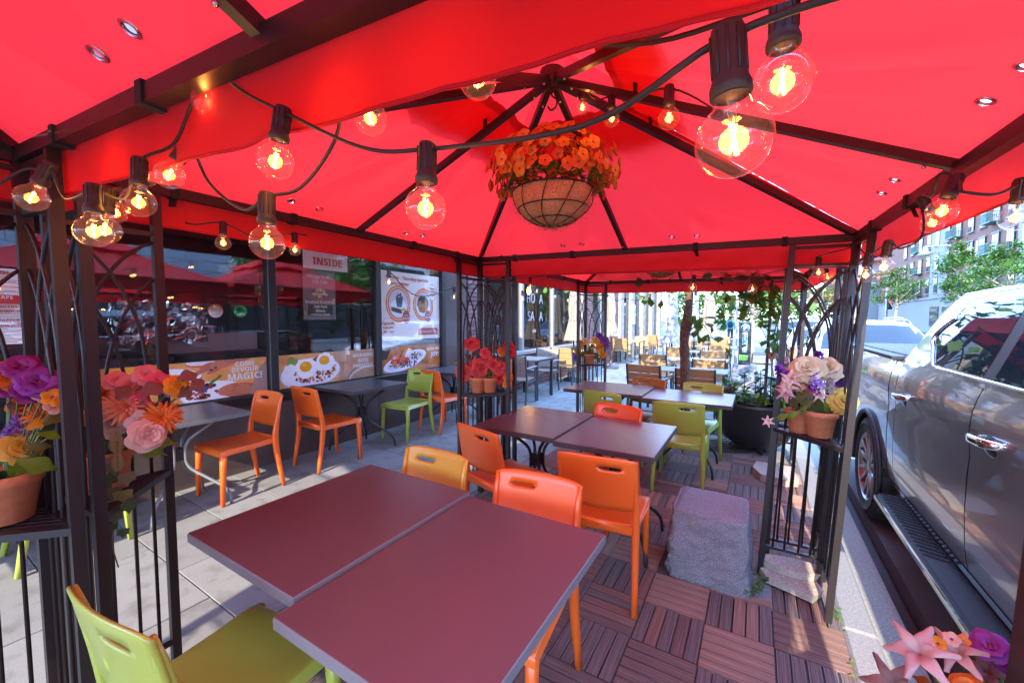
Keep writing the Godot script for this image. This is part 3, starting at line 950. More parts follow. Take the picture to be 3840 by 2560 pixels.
	on_print(t, "Oak Park\nIllinois", 0.030, M.white, 0.0, 0.125, "lettering", false)
	on_print(t, "Google Reviews - June 2025", 0.014, M.white, 0.0, 0.062, "lettering", false)
	for c in t.get_children():
		if str(c.name).begins_with("lettering"):
			c.position.x = 0.0095
	# delivery stickers
	t = thing("window_sticker", "round orange and white delivery sticker on the window glass", "sticker", Vector3(-3.768, 1.58, 0.14))
	disc_part(t, "disc", 0.062, mat("sticker_orange", C(0.80, 0.18, 0.02), 0.5), 0.062, 0.0)
	p = ST()
	half_disc(p, 0.056, 0.0035)
	obj("white_half", p, M.white, t).position = Vector3(0.0, 0.062, 0)
	on_print(t, "GET IT\nDELIVERED", 0.011, M.white, 0.0, 0.098)
	on_print(t, "GRUBHUB", 0.014, M.white, -0.008, 0.068)
	p = ST(true)
	slab(p, PackedVector2Array([Vector2(-0.008, 0), Vector2(0.008, 0), Vector2(0.008, 0.009), Vector2(0, 0.017), Vector2(-0.008, 0.009)]), Vector3(0.003, 0.061, 0.047), Vector3(0, 0, -1), Vector3.UP, Vector3(0.002, 0, 0))
	obj("house_mark", p, M.white, t)
	on_print(t, "order online\nor in the app", 0.009, M.ink_orange, 0.0, 0.035, "lettering", false)
	t = thing("window_sticker", "round bright green delivery sticker on the window glass", "sticker", Vector3(-3.768, 1.58, -0.07))
	disc_part(t, "disc", 0.058, mat("sticker_green", C(0.03, 0.62, 0.13), 0.5), 0.062, 0.0)
	on_print(t, "order up on", 0.010, M.black, 0.0, 0.092, "lettering", false)
	on_print(t, "Uber", 0.026, M.black, 0.0, 0.070)
	on_print(t, "Eats", 0.026, M.white, 0.0, 0.036)
	# menu sheet in the window at the left
	im = Image.create(200, 256, false, Image.FORMAT_RGB8)
	im.fill(hexc("f4efec"))
	for y in range(8, 250, 5):
		for c in 2:
			var x := 8 + c * 98
			var w := rng.randi_range(40, 86)
			im.fill_rect(Rect2i(x, y, w, 2), hexc("8b8480") if (y / 5) % 6 else hexc("c43a34"))
	im.fill_rect(Rect2i(0, 90, 200, 30), hexc("c8352f"))
	im.fill_rect(Rect2i(0, 122, 98, 16), hexc("ef7a4a"))
	im.fill_rect(Rect2i(4, 208, 90, 40), hexc("d8433c"))
	t = print_on_glass("menu_sheet", "tall printed menu sheet taped inside the left window", "menu", printmat("print_menu", im), 1.70, 1.235, 1.40, 1.90)
	on_print(t, "PANCAKE PARADISE", 0.022, M.ink_red, 0.0, 0.47)
	on_print(t, "CREPE ESCAPE", 0.022, M.white, -0.05, 0.31)
	on_print(t, "BURGERS &\nSANDWICHES", 0.020, M.ink_orange, -0.12, 0.235)
	on_print(t, "WAFFLE\nSANDWICHES", 0.020, M.ink_orange, -0.12, 0.14)
	# ---------------- kitchen seen through the glass
	t = thing("foil_wrapped_hood", "crumpled foil wrapped box standing behind the restaurant window", "kitchen hood", Vector3(-4.55, 1.34, 0.30))
	var nn := noise(7, 6.0, 3)
	p = ST(true)
	for f in [[Vector3(0.16, 0, 0), Vector3(0, 0, -0.34), Vector3(0, 0.2, 0)], [Vector3(0, 0, 0.34), Vector3(0.16, 0, 0), Vector3(0, 0.2, 0)], [Vector3(0, 0, -0.34), Vector3(-0.16, 0, 0), Vector3(0, 0.2, 0)], [Vector3(0, 0.2, 0), Vector3(0, 0, -0.34), Vector3(-0.16, 0, 0)]]:
		rows = []
		for i in 15:
			var r := []
			for k in 23:
				var q: Vector3 = f[0] + f[1] * (k / 11.0 - 1.0) + f[2] * (i / 7.0 - 1.0)
				r.append(q + Vector3(nn.get_noise_3dv(q * 2.0), nn.get_noise_3dv(q * 2.0 + Vector3(9, 0, 0)), nn.get_noise_3dv(q * 2.0 + Vector3(0, 9, 0))) * 0.035 + Vector3(0, 0.2, 0))
			rows.append(r)
		sheet(p, rows, Vector3(0, 0.2, 0))
	obj("foil_skin", p, M.foil, t)
	t = thing("griddle", "stainless steel griddle with knobs behind the restaurant window", "griddle", Vector3(-4.45, 0.08, -0.22))
	p = ST(true)
	cbox(p, Vector3(0, 0.92, 0), Vector3(0.6, 0.28, 0.9), 0.01)
	obj("body", p, M.stainless, t)
	p = ST(true)
	box(p, Vector3(-0.02, 1.10, 0), Vector3(0.62, 0.06, 0.94))
	obj("plate", p, M.black, t)
	p = ST(true)
	box(p, Vector3(-0.29, 1.23, 0), Vector3(0.03, 0.20, 0.94))
	obj("splash_back", p, M.stainless, t)
	for k in 4:
		p = ST()
		lathe(p, [Vector2(0, 0.03), Vector2(0.024, 0.03), Vector2(0.028, 0)], 10, Transform3D(Basis(Vector3(0, 0, 1), -PI / 2), Vector3(0.3, 0.86, -0.33 + k * 0.22)))
		obj("knob", p, M.black, t)
	for sx in [-0.25, 0.25]:
		for sz in [-0.4, 0.4]:
			p = ST(true)
			box(p, Vector3(sx, 0.39, sz), Vector3(0.05, 0.78, 0.05))
			obj("leg", p, M.stainless, t)
	on_print(t, "ROYAL", 0.04, M.black, -0.33, 0.99)
	t.get_child(t.get_child_count() - 1).position.x = 0.303
	t = thing("fryer", "low steel cooking unit with a name badge at the left behind the window", "fryer", Vector3(-4.45, 0.08, 0.62))
	p = ST(true)
	cbox(p, Vector3(0, 0.5, 0), Vector3(0.6, 1.0, 0.66), 0.01)
	obj("body", p, M.stainless, t)
	p = ST(true)
	box(p, Vector3(0, 1.07, 0), Vector3(0.55, 0.14, 0.6))
	obj("hot_plate", p, M.black, t)
	on_print(t, "Arca", 0.045, M.black, -0.18, 0.93)
	t.get_child(t.get_child_count() - 1).position.x = 0.303

func disc_part(t: Node3D, called: String, r: float, m: Material, y: float, z: float) -> void:
	var p := ST()
	lathe(p, [Vector2(0.0, 0.002), Vector2(r, 0.002), Vector2(r, -0.001), Vector2(0, -0.001)], 28, Transform3D(Basis(Vector3(0, 0, 1), -PI / 2), Vector3(0, y, z)))
	obj(called, p, m, t)

func half_disc(p: SurfaceTool, r: float, x: float) -> void:
	var pts := PackedVector2Array()
	for k in 17:
		var a := PI + PI * k / 16.0
		pts.append(Vector2(cos(a) * r, sin(a) * r - 0.006))
	slab(p, pts, Vector3(x - 0.003, 0, 0), Vector3(0, 0, -1), Vector3.UP, Vector3(0.0035, 0, 0))

# G: foot and top of the corners in the order near-left, near-right, far-right, far-left
func gazebo(label: String, foot: Array, top: Array, apex: Vector3, sd: int, no_valance := -1) -> Node3D:
	var base: Vector3 = (foot[0] + foot[1] + foot[2] + foot[3]) / 4.0
	var root := thing("gazebo", label, "gazebo", base, 0.0, "red gazebos on the pavement")
	var nz := noise(sd, 1.0, 3)
	var post_w := 0.030
	for i in 4:
		var nb := [1, 0, 3, 2]           # neighbour across (along x)
		var nf := [3, 2, 1, 0]           # neighbour along z
		var f: Vector3 = foot[i]
		var t: Vector3 = top[i]
		var ends := []
		for k in [nb[i], nf[i]]:
			var df: Vector3 = (foot[k] - f)
			df.y = 0
			var dt: Vector3 = (top[k] - t)
			ends.append([f + df.normalized() * 0.285, t + dt.normalized() * 0.285])
		var s := ST(true)
		bar(s, f, t, post_w + 0.006)
		wpart("corner_post", s, M.frame, root)
		for e in ends:
			s = ST(true)
			bar(s, e[0], e[1] - Vector3(0, 0.022, 0), post_w)
			wpart("post", s, M.frame, root)
			s = ST()
			var H: float = t.y - f.y
			var P := func(u: float, h: float) -> Vector3:
				return (f.lerp(t, h / H)).lerp((e[0] as Vector3).lerp(e[1], h / H), u)
			for q in [[0.82, 1.33, 1.10, 0.50], [0.62, 1.17, 0.95, 0.52]]:
				for side in 2:
					var pts := []
					var tm := acos(1.0 - q[0] / q[2])
					for k in 11:
						var a: float = tm * (1.0 - k / 10.0)
						var u: float = q[0] - q[2] * (1.0 - cos(a))
						pts.append(P.call(u if side == 0 else 1.0 - u, q[1] + q[3] * sin(a) / sin(tm)))
					pts.append(P.call(q[0] if side == 0 else 1.0 - q[0], 0.18))
					tube(s, pts, 0.0062, 6)
			wpart("trellis", s, M.frame, root)
			for h in [0.18, 1.855, H - 0.04]:
				s = ST(true)
				bar(s, P.call(0.0, h), P.call(1.0, h), 0.020, 0.016)
				wpart("rail", s, M.frame, root)
		# corner shelf of slats
		s = ST(true)
		var c0: Vector3 = f.lerp(t, 0.9 / (t.y - f.y))
		var c1: Vector3 = (ends[0][0] as Vector3).lerp(ends[0][1], 0.9 / (t.y - f.y))
		var c2: Vector3 = (ends[1][0] as Vector3).lerp(ends[1][1], 0.9 / (t.y - f.y))
		bar(s, c0, c1, 0.022, 0.018); bar(s, c0, c2, 0.022, 0.018); bar(s, c1, c2, 0.030, 0.022)
		for k in range(1, 8):
			var u := k / 8.0
			bar(s, c0.lerp(c1, u) + Vector3(0, 0.004, 0), c0.lerp(c2, u) + Vector3(0, 0.004, 0), 0.018, 0.006)
		wpart("shelf", s, M.frame, root)
	# beams, ribs, hub
	var hub := apex - Vector3(0, 0.06, 0)
	for i in 4:
		var a: Vector3 = top[i]
		var b: Vector3 = top[(i + 1) % 4]
		var s := ST(true)
		bar(s, a, b, 0.036, 0.040)
		wpart("beam", s, M.frame, root)
		s = ST(true)
		bar(s, a + Vector3(0, 0.012, 0), hub, 0.028, 0.030)
		wpart("rib", s, M.frame, root)
		s = ST(true)
		var mid := (a + b) / 2.0
		bar(s, mid + Vector3(0, 0.010, 0), hub, 0.026, 0.028)
		wpart("rib", s, M.frame, root)
		for k in 2:
			var q := a if k == 0 else mid
			var c := q.lerp(hub, 0.72)
			s = ST(true)
			bar(s, c, c + Vector3(0, 0.10, 0), 0.014)
			wpart("vent_strut", s, M.frame, root)
		if true:
			for k in 4:
				s = ST(true)
				var q2 := a.lerp(b, [0.13, 0.32, 0.66, 0.86][k])
				var d := (b - a).normalized()
				bar(s, q2 - d * 0.014, q2 + d * 0.014, 0.046, 0.050)
				if (k + i) % 3 == 0:
					bar(s, q2 + Vector3(0, -0.02, 0), q2 + Vector3(0.012, -0.06, 0.01), 0.026, 0.003)
				wpart("strap", s, M.strap, root)
		# bolts
		for k in 2:
			s = ST()
			var q3 := (a if k == 0 else mid).lerp(hub, 0.93)
			ball(s, q3 - Vector3(0, 0.018, 0), Vector3.ONE * 0.007, 6, 4)
			var q4 := (a if k == 0 else mid).lerp(hub, 0.06)
			wpart("bolt", s, M.steel, root)
			s = ST()
			ball(s, q4 - Vector3(0, 0.016, 0), Vector3.ONE * 0.006, 6, 4)
			wpart("bolt", s, M.steel, root)
	var hs := ST()
	lathe(hs, [Vector2(0, -0.045), Vector2(0.022, -0.045), Vector2(0.055, -0.02), Vector2(0.055, 0.035), Vector2(0.02, 0.05), Vector2(0, 0.05)], 12, Transform3D(Basis.IDENTITY, hub))
	wpart("hub", hs, M.frame, root)
	hs = ST()
	tube(hs, curve([hub + Vector3(0, -0.04, 0), hub + Vector3(0.0, -0.07, 0), hub + Vector3(0.022, -0.09, 0), hub + Vector3(0.02, -0.12, 0), hub + Vector3(-0.005, -0.13, 0), hub + Vector3(-0.02, -0.11, 0)], 4), 0.004, 6)
	wpart("hook", hs, M.frame, root)
	# cloth: four main slopes with grommet holes, four upper slopes, four valances
	var lift := Vector3(0, 0.026, 0)
	for i in 4:
		var a: Vector3 = top[i] + lift
		var b: Vector3 = top[(i + 1) % 4] + lift
		var out := ((a + b) / 2.0 - Vector3(apex.x, (a.y + b.y) / 2.0, apex.z)).normalized()
		a += (a - apex).normalized() * Vector3(0.03, 0, 0.03)
		b += (b - apex).normalized() * Vector3(0.03, 0, 0.03)
		var up := apex + Vector3(0, 0.005, 0)
		var L := a.distance_to(b)
		# hole pairs along the edge
		var us := []
		for k in 33:
			us.append(k / 32.0)
		var holes := []
		for x in [-0.50, -0.34, 0.32, 0.48]:
			var u: float = 0.5 + x / L
			holes.append(u)
			us.append(u - 0.0115 / L)
			us.append(u + 0.0115 / L)
		us.sort()
		var SL := (a + b).lerp(up * 2.0, 0.5).distance_to(a + b) # only used for scale
		var slope_len := ((a + b) / 2.0).distance_to(up)
		var vh := 0.10 / slope_len
		var dv := 0.0115 / slope_len
		var vs := [0.0, 0.02, vh - dv, vh + dv]
		for k in range(1, 13):
			vs.append(lerpf(vh + dv, 0.80, k / 12.0))
		var rows := []
		var skip := {}
		for vi in vs.size():
			var v: float = vs[vi]
			var r := []
			for ui in us.size():
				var u: float = us[ui]
				var p := a.lerp(b, u).lerp(up, v)
				# bays between the ribs sag a little; folds run up from the straps
				var bay := sin(PI * fposmod(u * 2.0, 1.0))
				var fold := nz.get_noise_3d(u * L * 3.2, v * 1.1 + i * 7.0, float(i) * 3.0)
				var fold2 := nz.get_noise_3d((u * L + v * 0.9) * 9.0, (v - u) * 3.0, 20.0 + i)
				p.y += -0.030 * bay * sin(PI * clampf(v / 0.8, 0, 1)) + (0.030 * fold + 0.010 * fold2) * (0.25 + 0.75 * bay) * minf(v * 8.0, 1.0)
				r.append(p)
			rows.append(r)
		for vi in vs.size() - 1:
			if absf(vs[vi] - (vh - dv)) < 1e-6:
				for ui in us.size() - 1:
					for h in holes:
						if absf((us[ui] + us[ui + 1]) / 2.0 - h) < 0.002 / L and us[ui + 1] - us[ui] < 0.024 / L:
							skip[Vector2i(vi, ui)] = true
		var s := ST()
		sheet(s, rows, apex - Vector3(0, 3, 0), skip)
		wpart("canopy_panel", s, M.canopy, root)
		# double-stitched seam down the corner and a hem at the vent
		var seam := []
		for vi in vs.size():
			var e0: Vector3 = rows[vi][0] - Vector3(0, 0.004, 0)
			var dirn := (b - a).normalized()
			seam.append([e0, e0 + dirn * 0.022])
		var ss := ST()
		sheet(ss, seam, apex - Vector3(0, 3, 0))
		wpart("seam", ss, M.canopy_hem, root)
		seam = []
		for ui in us.size():
			var e1: Vector3 = rows[vs.size() - 1][ui] - Vector3(0, 0.004, 0)
			seam.append([e1, e1.lerp(rows[vs.size() - 2][ui] - Vector3(0, 0.004, 0), 0.5)])
		ss = ST()
		sheet(ss, seam, apex - Vector3(0, 3, 0))
		wpart("vent_hem", ss, M.canopy_hem, root)
		# eyelets round the holes
		for h in holes:
			var ui := 0
			while us[ui] < h - 1e-4 - 0.0115 / L:
				ui += 1
			var c := Vector3.ZERO
			for q in [[2, 0], [2, 1], [3, 0], [3, 1]]:
				c += rows[q[0]][mini(ui + q[1], us.size() - 1)] / 4.0
			c = a.lerp(b, h).lerp(up, vh) * Vector3(1, 0, 1) + Vector3(0, c.y, 0)
			var nrm := (b - a).cross(up - a).normalized()
			if nrm.y < 0:
				nrm = -nrm
			var x := (b - a).normalized()
			var es := ST()
			lathe(es, [Vector2(0.0108, 0.002), Vector2(0.014, 0.004), Vector2(0.0195, 0.002), Vector2(0.0195, -0.002), Vector2(0.014, -0.004), Vector2(0.0108, -0.002)], 14, Transform3D(Basis(x, nrm, x.cross(nrm)), c))
			wpart("eyelet", es, M.steel, root)
		# upper tier
		rows = []
		for vi in 9:
			var v := lerpf(0.60, 1.0, vi / 8.0)
			var r := []
			for ui in 25:
				var u := ui / 24.0
				var p := a.lerp(b, u).lerp(up, v) + Vector3(0, 0.085, 0)
				var bay := sin(PI * fposmod(u * 2.0, 1.0))
				p.y -= 0.05 * bay * (1.0 - vi / 8.0)
				r.append(p)
			rows.append(r)
		s = ST()
		sheet(s, rows, apex - Vector3(0, 3, 0))
		wpart("vent_canopy", s, M.canopy, root)
		if i == no_valance:
			continue
		# valance
		rows = []
		for vi in 6:
			var r := []
			for ui in 61:
				var u := ui / 60.0
				var ww := nz.get_noise_2d(u * L * 4.0 + i * 31.0, vi * 0.25)
				r.append(a.lerp(b, u) + Vector3(0, 0.002 - 0.034 * vi, 0) + out * (0.004 + 0.016 * ww * vi / 5.0))
			rows.append(r)
		s = ST()
		sheet(s, rows, apex)
		wpart("valance", s, M.canopy, root)
		s = ST()
		var hem := []
		for k in rows[5].size():
			hem.append(rows[5][k] + Vector3(0, 0.004, 0))
		tube(s, hem, 0.0035, 4)
		wpart("hem", s, M.canopy_hem, root)
	return root

func build_gazebos() -> void:
	gazebo("red gazebo nearest the viewer whose roof fills the upper left",
		[Vector3(-1.52, 0.04, 4.05), Vector3(0.86, 0, 3.9), Vector3(0.935, 0, 1.445), Vector3(-1.50, 0.04, 1.60)],
		[Vector3(-1.54, 2.08, 4.05), Vector3(0.93, 1.98, 3.9), Vector3(1.07, 1.965, 1.445), Vector3(-1.53, 2.075, 1.60)],
		Vector3(-0.32, 2.68, 2.75), 5)
	gazebo("red gazebo with the hanging flower basket under its roof",
		[Vector3(-1.56, 0.04, 1.54), Vector3(0.942, 0, 1.375), Vector3(0.83, 0, -0.93), Vector3(-1.56, 0.04, -0.93)],
		[Vector3(-1.56, 2.075, 1.54), Vector3(1.02, 1.975, 1.375), Vector3(0.94, 1.995, -0.93), Vector3(-1.55, 2.065, -0.93)],
		Vector3(-0.31, 2.67, 0.25), 9, 0)
	gazebo("red gazebo standing farthest down the pavement beyond the others",
		[Vector3(-1.56, 0.04, -1.04), Vector3(0.86, 0, -1.04), Vector3(0.86, 0, -3.47), Vector3(-1.56, 0.04, -3.47)],
		[Vector3(-1.56, 2.07, -1.04), Vector3(0.93, 1.99, -1.04), Vector3(0.91, 2.01, -3.47), Vector3(-1.56, 2.065, -3.47)],
		Vector3(-0.32, 2.66, -2.25), 13)

# bar of rounded rectangular section swept along points; w across (x), d in depth
func rsweep(s: SurfaceTool, pts: Array, ws: Array, ds: Array, side := Vector3.RIGHT) -> void:
	var rings := []
	var k := pts.size()
	for i in k:
		var d: Vector3 = (pts[mini(i + 1, k - 1)] - pts[maxi(i - 1, 0)]).normalized()
		var x := (side - d * side.dot(d)).normalized()
		var y := d.cross(x)
		var w: float = ws[i] / 2.0
		var h: float = ds[i] / 2.0
		var b := minf(w, h) * 0.45
		var ring := []
		for q in [[-w, -h + b], [-w + b, -h], [w - b, -h], [w, -h + b], [w, h - b], [w - b, h], [-w + b, h], [-w, h - b]]:
			ring.append(pts[i] + x * q[0] + y * q[1])
		rings.append(ring)
	for i in k - 1:
		for j in 8:
			fq(s, rings[i][j], rings[i][(j + 1) % 8], rings[i + 1][(j + 1) % 8], rings[i + 1][j], (pts[i] + pts[i + 1]) / 2.0)
	for e in [0, k - 1]:
		for j in range(1, 7):
			tri(s, rings[e][0], rings[e][j], rings[e][j + 1], pts[1] if e == 0 else pts[k - 2])

func back_line(y: float) -> float:
	var t := (y - 0.44) / 0.39
	return -0.200 - 0.055 * t - 0.018 * t * t

var chair_meshes := {}

func plastic_chair(label: String, m: Material, at: Vector3, turn: float) -> Node3D:
	# faces +z
	if chair_meshes.is_empty():
		# seat
		var s := ST()
		var zs := [-0.205, -0.16, -0.08, 0.0, 0.08, 0.15, 0.195, 0.222, 0.236, 0.240, 0.240]
		var dy := [0.006, 0.0, -0.006, -0.008, -0.005, 0.0, -0.001, -0.006, -0.016, -0.030, -0.052]
		var rows := []
		for i in zs.size():
			var w: float = lerpf(0.395, 0.440, clampf((zs[i] + 0.2) / 0.4, 0, 1)) / 2.0
			var drop: float = dy[i]
			var low: float = 0.452 - 0.05 - (0.0 if i < 9 else 0.006)
			var r := [Vector3(-w + 0.004, low, zs[i]), Vector3(-w, low, zs[i]), Vector3(-w, minf(0.440, 0.452 + minf(drop, 0.0)), zs[i]), Vector3(-w + 0.006, 0.449 + minf(drop, 0.0), zs[i])]
			for k in 9:
				var x := lerpf(-w + 0.02, w - 0.02, k / 8.0)
				r.append(Vector3(x, 0.452 + drop - 0.010 * (1.0 - pow(x / w, 2.0)) * (1.0 if i < 7 else 0.4), zs[i]))
			for k in 4:
				var q: Vector3 = r[3 - k]
				r.append(Vector3(-q.x, q.y, q.z))
			rows.append(r)
		sheet(s, rows, Vector3(0, 0.2, 0))
		# underside
		fq(s, Vector3(-0.19, 0.425, -0.2), Vector3(0.19, 0.425, -0.2), Vector3(0.21, 0.425, 0.23), Vector3(-0.21, 0.425, 0.23), Vector3(0, 1, 0))
		chair_meshes.seat = fin(s)
		s = ST()
		rsweep(s, [Vector3(-0.195, 0.43, -0.205), Vector3(0.195, 0.43, -0.205)], [0.03, 0.03], [0.055, 0.055], Vector3(0, 0, 1))
		chair_meshes.rear_rail = fin(s)
		# legs: front
		for e in [-1, 1]:
			s = ST()
			rsweep(s, [Vector3(e * 0.197, 0.440, 0.212), Vector3(e * 0.199, 0.30, 0.218), Vector3(e * 0.202, 0.0, 0.232)], [0.044, 0.038, 0.028], [0.050, 0.042, 0.028])
			chair_meshes["front%d" % e] = fin(s)
			# rear leg and stile in one sweep
			s = ST()
			var pts := [Vector3(e * 0.206, 0.0, -0.262), Vector3(e * 0.203, 0.15, -0.236), Vector3(e * 0.200, 0.30, -0.212), Vector3(e * 0.199, 0.44, -0.200)]
			for k in 6:
				var y := lerpf(0.50, 0.815, k / 5.0)
				pts.append(Vector3(e * (0.199 + 0.003 * k / 5.0), y, back_line(y) + 0.004))
			rsweep(s, pts, [0.028, 0.032, 0.036, 0.038, 0.034, 0.030, 0.027, 0.025, 0.022, 0.016], [0.028, 0.036, 0.044, 0.05, 0.046, 0.040, 0.034, 0.030, 0.026, 0.018])
			chair_meshes["rear%d" % e] = fin(s)
		# backrest with its hand slot
		s = ST()
		var xs := []
		for k in 15:
			xs.append(lerpf(-0.214, 0.214, k / 14.0))
		for k in 13:
			xs.append(-0.075 + 0.061 * sin(lerpf(-PI / 2, PI / 2, k / 12.0)))
		xs.sort()
		var fr := []
		var bk := []
		for x in xs:
			var ytop: float = 0.832 - 0.016 * pow(absf(x) / 0.214, 5.0)
			var ybot: float = 0.532 + 0.010 * pow(absf(x) / 0.214, 2.0)
			var h: float = 0.0125 * sqrt(maxf(0.0, 1.0 - pow(absf(x + 0.075) / 0.0612, 4.0)))
			var ys := [ybot, ybot + 0.03, 0.60, 0.66, 0.71, 0.745, 0.768 - h, 0.768 + h, 0.800, ytop - 0.006, ytop]
			var cf := []
			var cb := []
			for i in ys.size():
				var y: float = ys[i]
				var z := back_line(y) - 0.022 * (1.0 - pow(x / 0.214, 2.0))
				var th := 0.013 if i < ys.size() - 1 and i > 0 else 0.005
				cf.append(Vector3(x, y, z + th / 2))
				cb.append(Vector3(x, y, z - th / 2))
			fr.append(cf)
			bk.append(cb)
		var n := xs.size()
		var far := Vector3(0, 0.68, 0)
		for c in n - 1:
			for i in 10:
				if i == 6 and (fr[c][6].distance_to(fr[c][7]) > 1e-5 or fr[c + 1][6].distance_to(fr[c + 1][7]) > 1e-5):
					# inside of the slot
					for q in [6, 7]:
						fq(s, fr[c][q], fr[c + 1][q], bk[c + 1][q], bk[c][q], Vector3(xs[c], 0.768 + (0.1 if q == 7 else -0.1), -0.26))
					continue
				fq(s, fr[c][i], fr[c + 1][i], fr[c + 1][i + 1], fr[c][i + 1], Vector3(0, 0.68, -2))
				fq(s, bk[c][i], bk[c + 1][i], bk[c + 1][i + 1], bk[c][i + 1], Vector3(0, 0.68, 2))
			for q in [0, 10]:
				fq(s, fr[c][q], fr[c + 1][q], bk[c + 1][q], bk[c][q], Vector3(xs[c], 0.68, -0.26))
		for c in [0, n - 1]:
			for i in 10:
				fq(s, fr[c][i], fr[c][i + 1], bk[c][i + 1], bk[c][i], Vector3(0, 0.68, -0.26))
		chair_meshes.back = fin(s)
	var t := thing("plastic_chair", label, "chair", at, turn, "stackable plastic chairs")
	mi("seat", chair_meshes.seat, m, t)
	mi("rear_rail", chair_meshes.rear_rail, m, t)
	for e in [-1, 1]:
		mi("leg", chair_meshes["front%d" % e], m, t)
		mi("leg", chair_meshes["rear%d" % e], m, t)
	mi("backrest", chair_meshes.back, m, t)
	return t

func bistro_table(label: String, at: Vector3, w: float, d: float, top_m: Material, edge_m: Material, tube_m: Material, h := 0.745, turn := 0.0, group := "bistro tables") -> Node3D:
	var t := thing("bistro_table", label, "table", at, turn, group)
	var s := ST(true)
	cbox(s, Vector3(0, h - 0.018, 0), Vector3(w, 0.034, d), 0.0025)
	obj("table_edge", s, edge_m, t)
	s = ST(true)
	box(s, Vector3(0, h, 0), Vector3(w - 0.007, 0.0025, d - 0.007))
	obj("table_top", s, top_m, t)
	s = ST(true)
	box(s, Vector3(0, h - 0.045, 0), Vector3(0.30, 0.022, 0.05))
	box(s, Vector3(0, h - 0.0445, 0), Vector3(0.05, 0.021, 0.30))
	obj("bracket", s, tube_m, t)
	for sx in [-1, 1]:
		for sz in [-1, 1]:
			s = ST()
			var c := Vector3(sx * 0.036, 0, sz * 0.036)
			tube(s, bent([Vector3(sx * 0.20, h - 0.04, sz * 0.20), c + Vector3(0, h - 0.22, 0), c + Vector3(0, 0.33, 0), Vector3(sx * 0.245, 0.12, sz * 0.245), Vector3(sx * 0.255, 0.0, sz * 0.255)], 0.075, 5), 0.0125, 8)
			obj("leg", s, tube_m, t)
	s = ST(true)
	cbox(s, Vector3(0, 0.43, 0), Vector3(0.066, 0.10, 0.066), 0.006)
	obj("clamp", s, M.tube_dark, t)
	return t

var patio_meshes := {}

func patio_chair(label: String, at: Vector3, turn: float, wood: Material, arms := true) -> Node3D:
	if patio_meshes.is_empty():
		for e in [-1, 1]:
			var s := ST(true)
			var pts := bent([Vector3(e * 0.25, 0, -0.30), Vector3(e * 0.25, 0.42, -0.22), Vector3(e * 0.25, 0.87, -0.30)], 0.1, 4)
			for i in pts.size() - 1:
				bar(s, pts[i], pts[i + 1], 0.022, 0.040)
			patio_meshes["rear%d" % e] = fin(s)
			s = ST(true)
			bar(s, Vector3(e * 0.25, 0, 0.24), Vector3(e * 0.25, 0.63, 0.20), 0.022, 0.040)
			patio_meshes["front%d" % e] = fin(s)
			s = ST(true)
			cbox(s, Vector3(e * 0.255, 0.648, -0.02), Vector3(0.05, 0.022, 0.50), 0.006)
			patio_meshes["arm%d" % e] = fin(s)
			s = ST(true)
			bar(s, Vector3(e * 0.25, 0.41, 0.22), Vector3(e * 0.25, 0.41, -0.22), 0.020, 0.036)
			patio_meshes["side%d" % e] = fin(s)
		var st := ST(true)
		cbox(st, Vector3.ZERO, Vector3(0.49, 0.014, 0.078), 0.003)
		patio_meshes.seat_slat = fin(st)
		st = ST(true)
		cbox(st, Vector3.ZERO, Vector3(0.48, 0.118, 0.014), 0.003)
		patio_meshes.back_slat = fin(st)
	var t := thing("patio_armchair", label, "chair", at, turn, "slatted patio chairs")
	for e in [-1, 1]:
		mi("leg", patio_meshes["rear%d" % e], M.patio_frame, t)
		mi("leg", patio_meshes["front%d" % e], M.patio_frame, t)
		mi("side_rail", patio_meshes["side%d" % e], M.patio_frame, t)
		if arms:
			mi("armrest", patio_meshes["arm%d" % e], M.teak_grey if wood == M.teak_grey else M.patio_frame, t)
	for k in 5:
		mi("seat_slat", patio_meshes.seat_slat, wood, t, Transform3D(Basis(Vector3.RIGHT, 0.03), Vector3(0, 0.435 + 0.003 * k, -0.18 + k * 0.086)))
	for k in 3:
		mi("back_slat", patio_meshes.back_slat, wood, t, Transform3D(Basis(Vector3.RIGHT, -0.16), Vector3(0, 0.555 + k * 0.124, -0.245 - k * 0.021)))
	return t

func patio_table(label: String, at: Vector3, w: float, d: float, wood: Material, turn := 0.0) -> Node3D:
	var t := thing("patio_table", label, "table", at, turn, "slatted patio tables")
	var n := int(round(d / 0.1))
	var sl := ST(true)
	cbox(sl, Vector3.ZERO, Vector3(w - 0.04, 0.018, d / n - 0.008), 0.002)
	var mesh := fin(sl)
	for k in n:
		mi("top_slat", mesh, wood, t, Transform3D(Basis.IDENTITY, Vector3(0, 0.735, -d / 2 + (k + 0.5) * d / n)))
	for e in [-1, 1]:
		var s := ST(true)
		box(s, Vector3(e * (w / 2 - 0.01), 0.730, 0), Vector3(0.02, 0.034, d))
		obj("frame_side", s, M.patio_frame, t)
		for f in [-1, 1]:
			s = ST(true)
			box(s, Vector3(e * (w / 2 - 0.05), 0.355, f * (d / 2 - 0.05)), Vector3(0.04, 0.71, 0.04))
			obj("leg", s, M.patio_frame, t)
	return t

func gv(x: float, z: float) -> Vector3:
	return Vector3(x, gy(x), z)

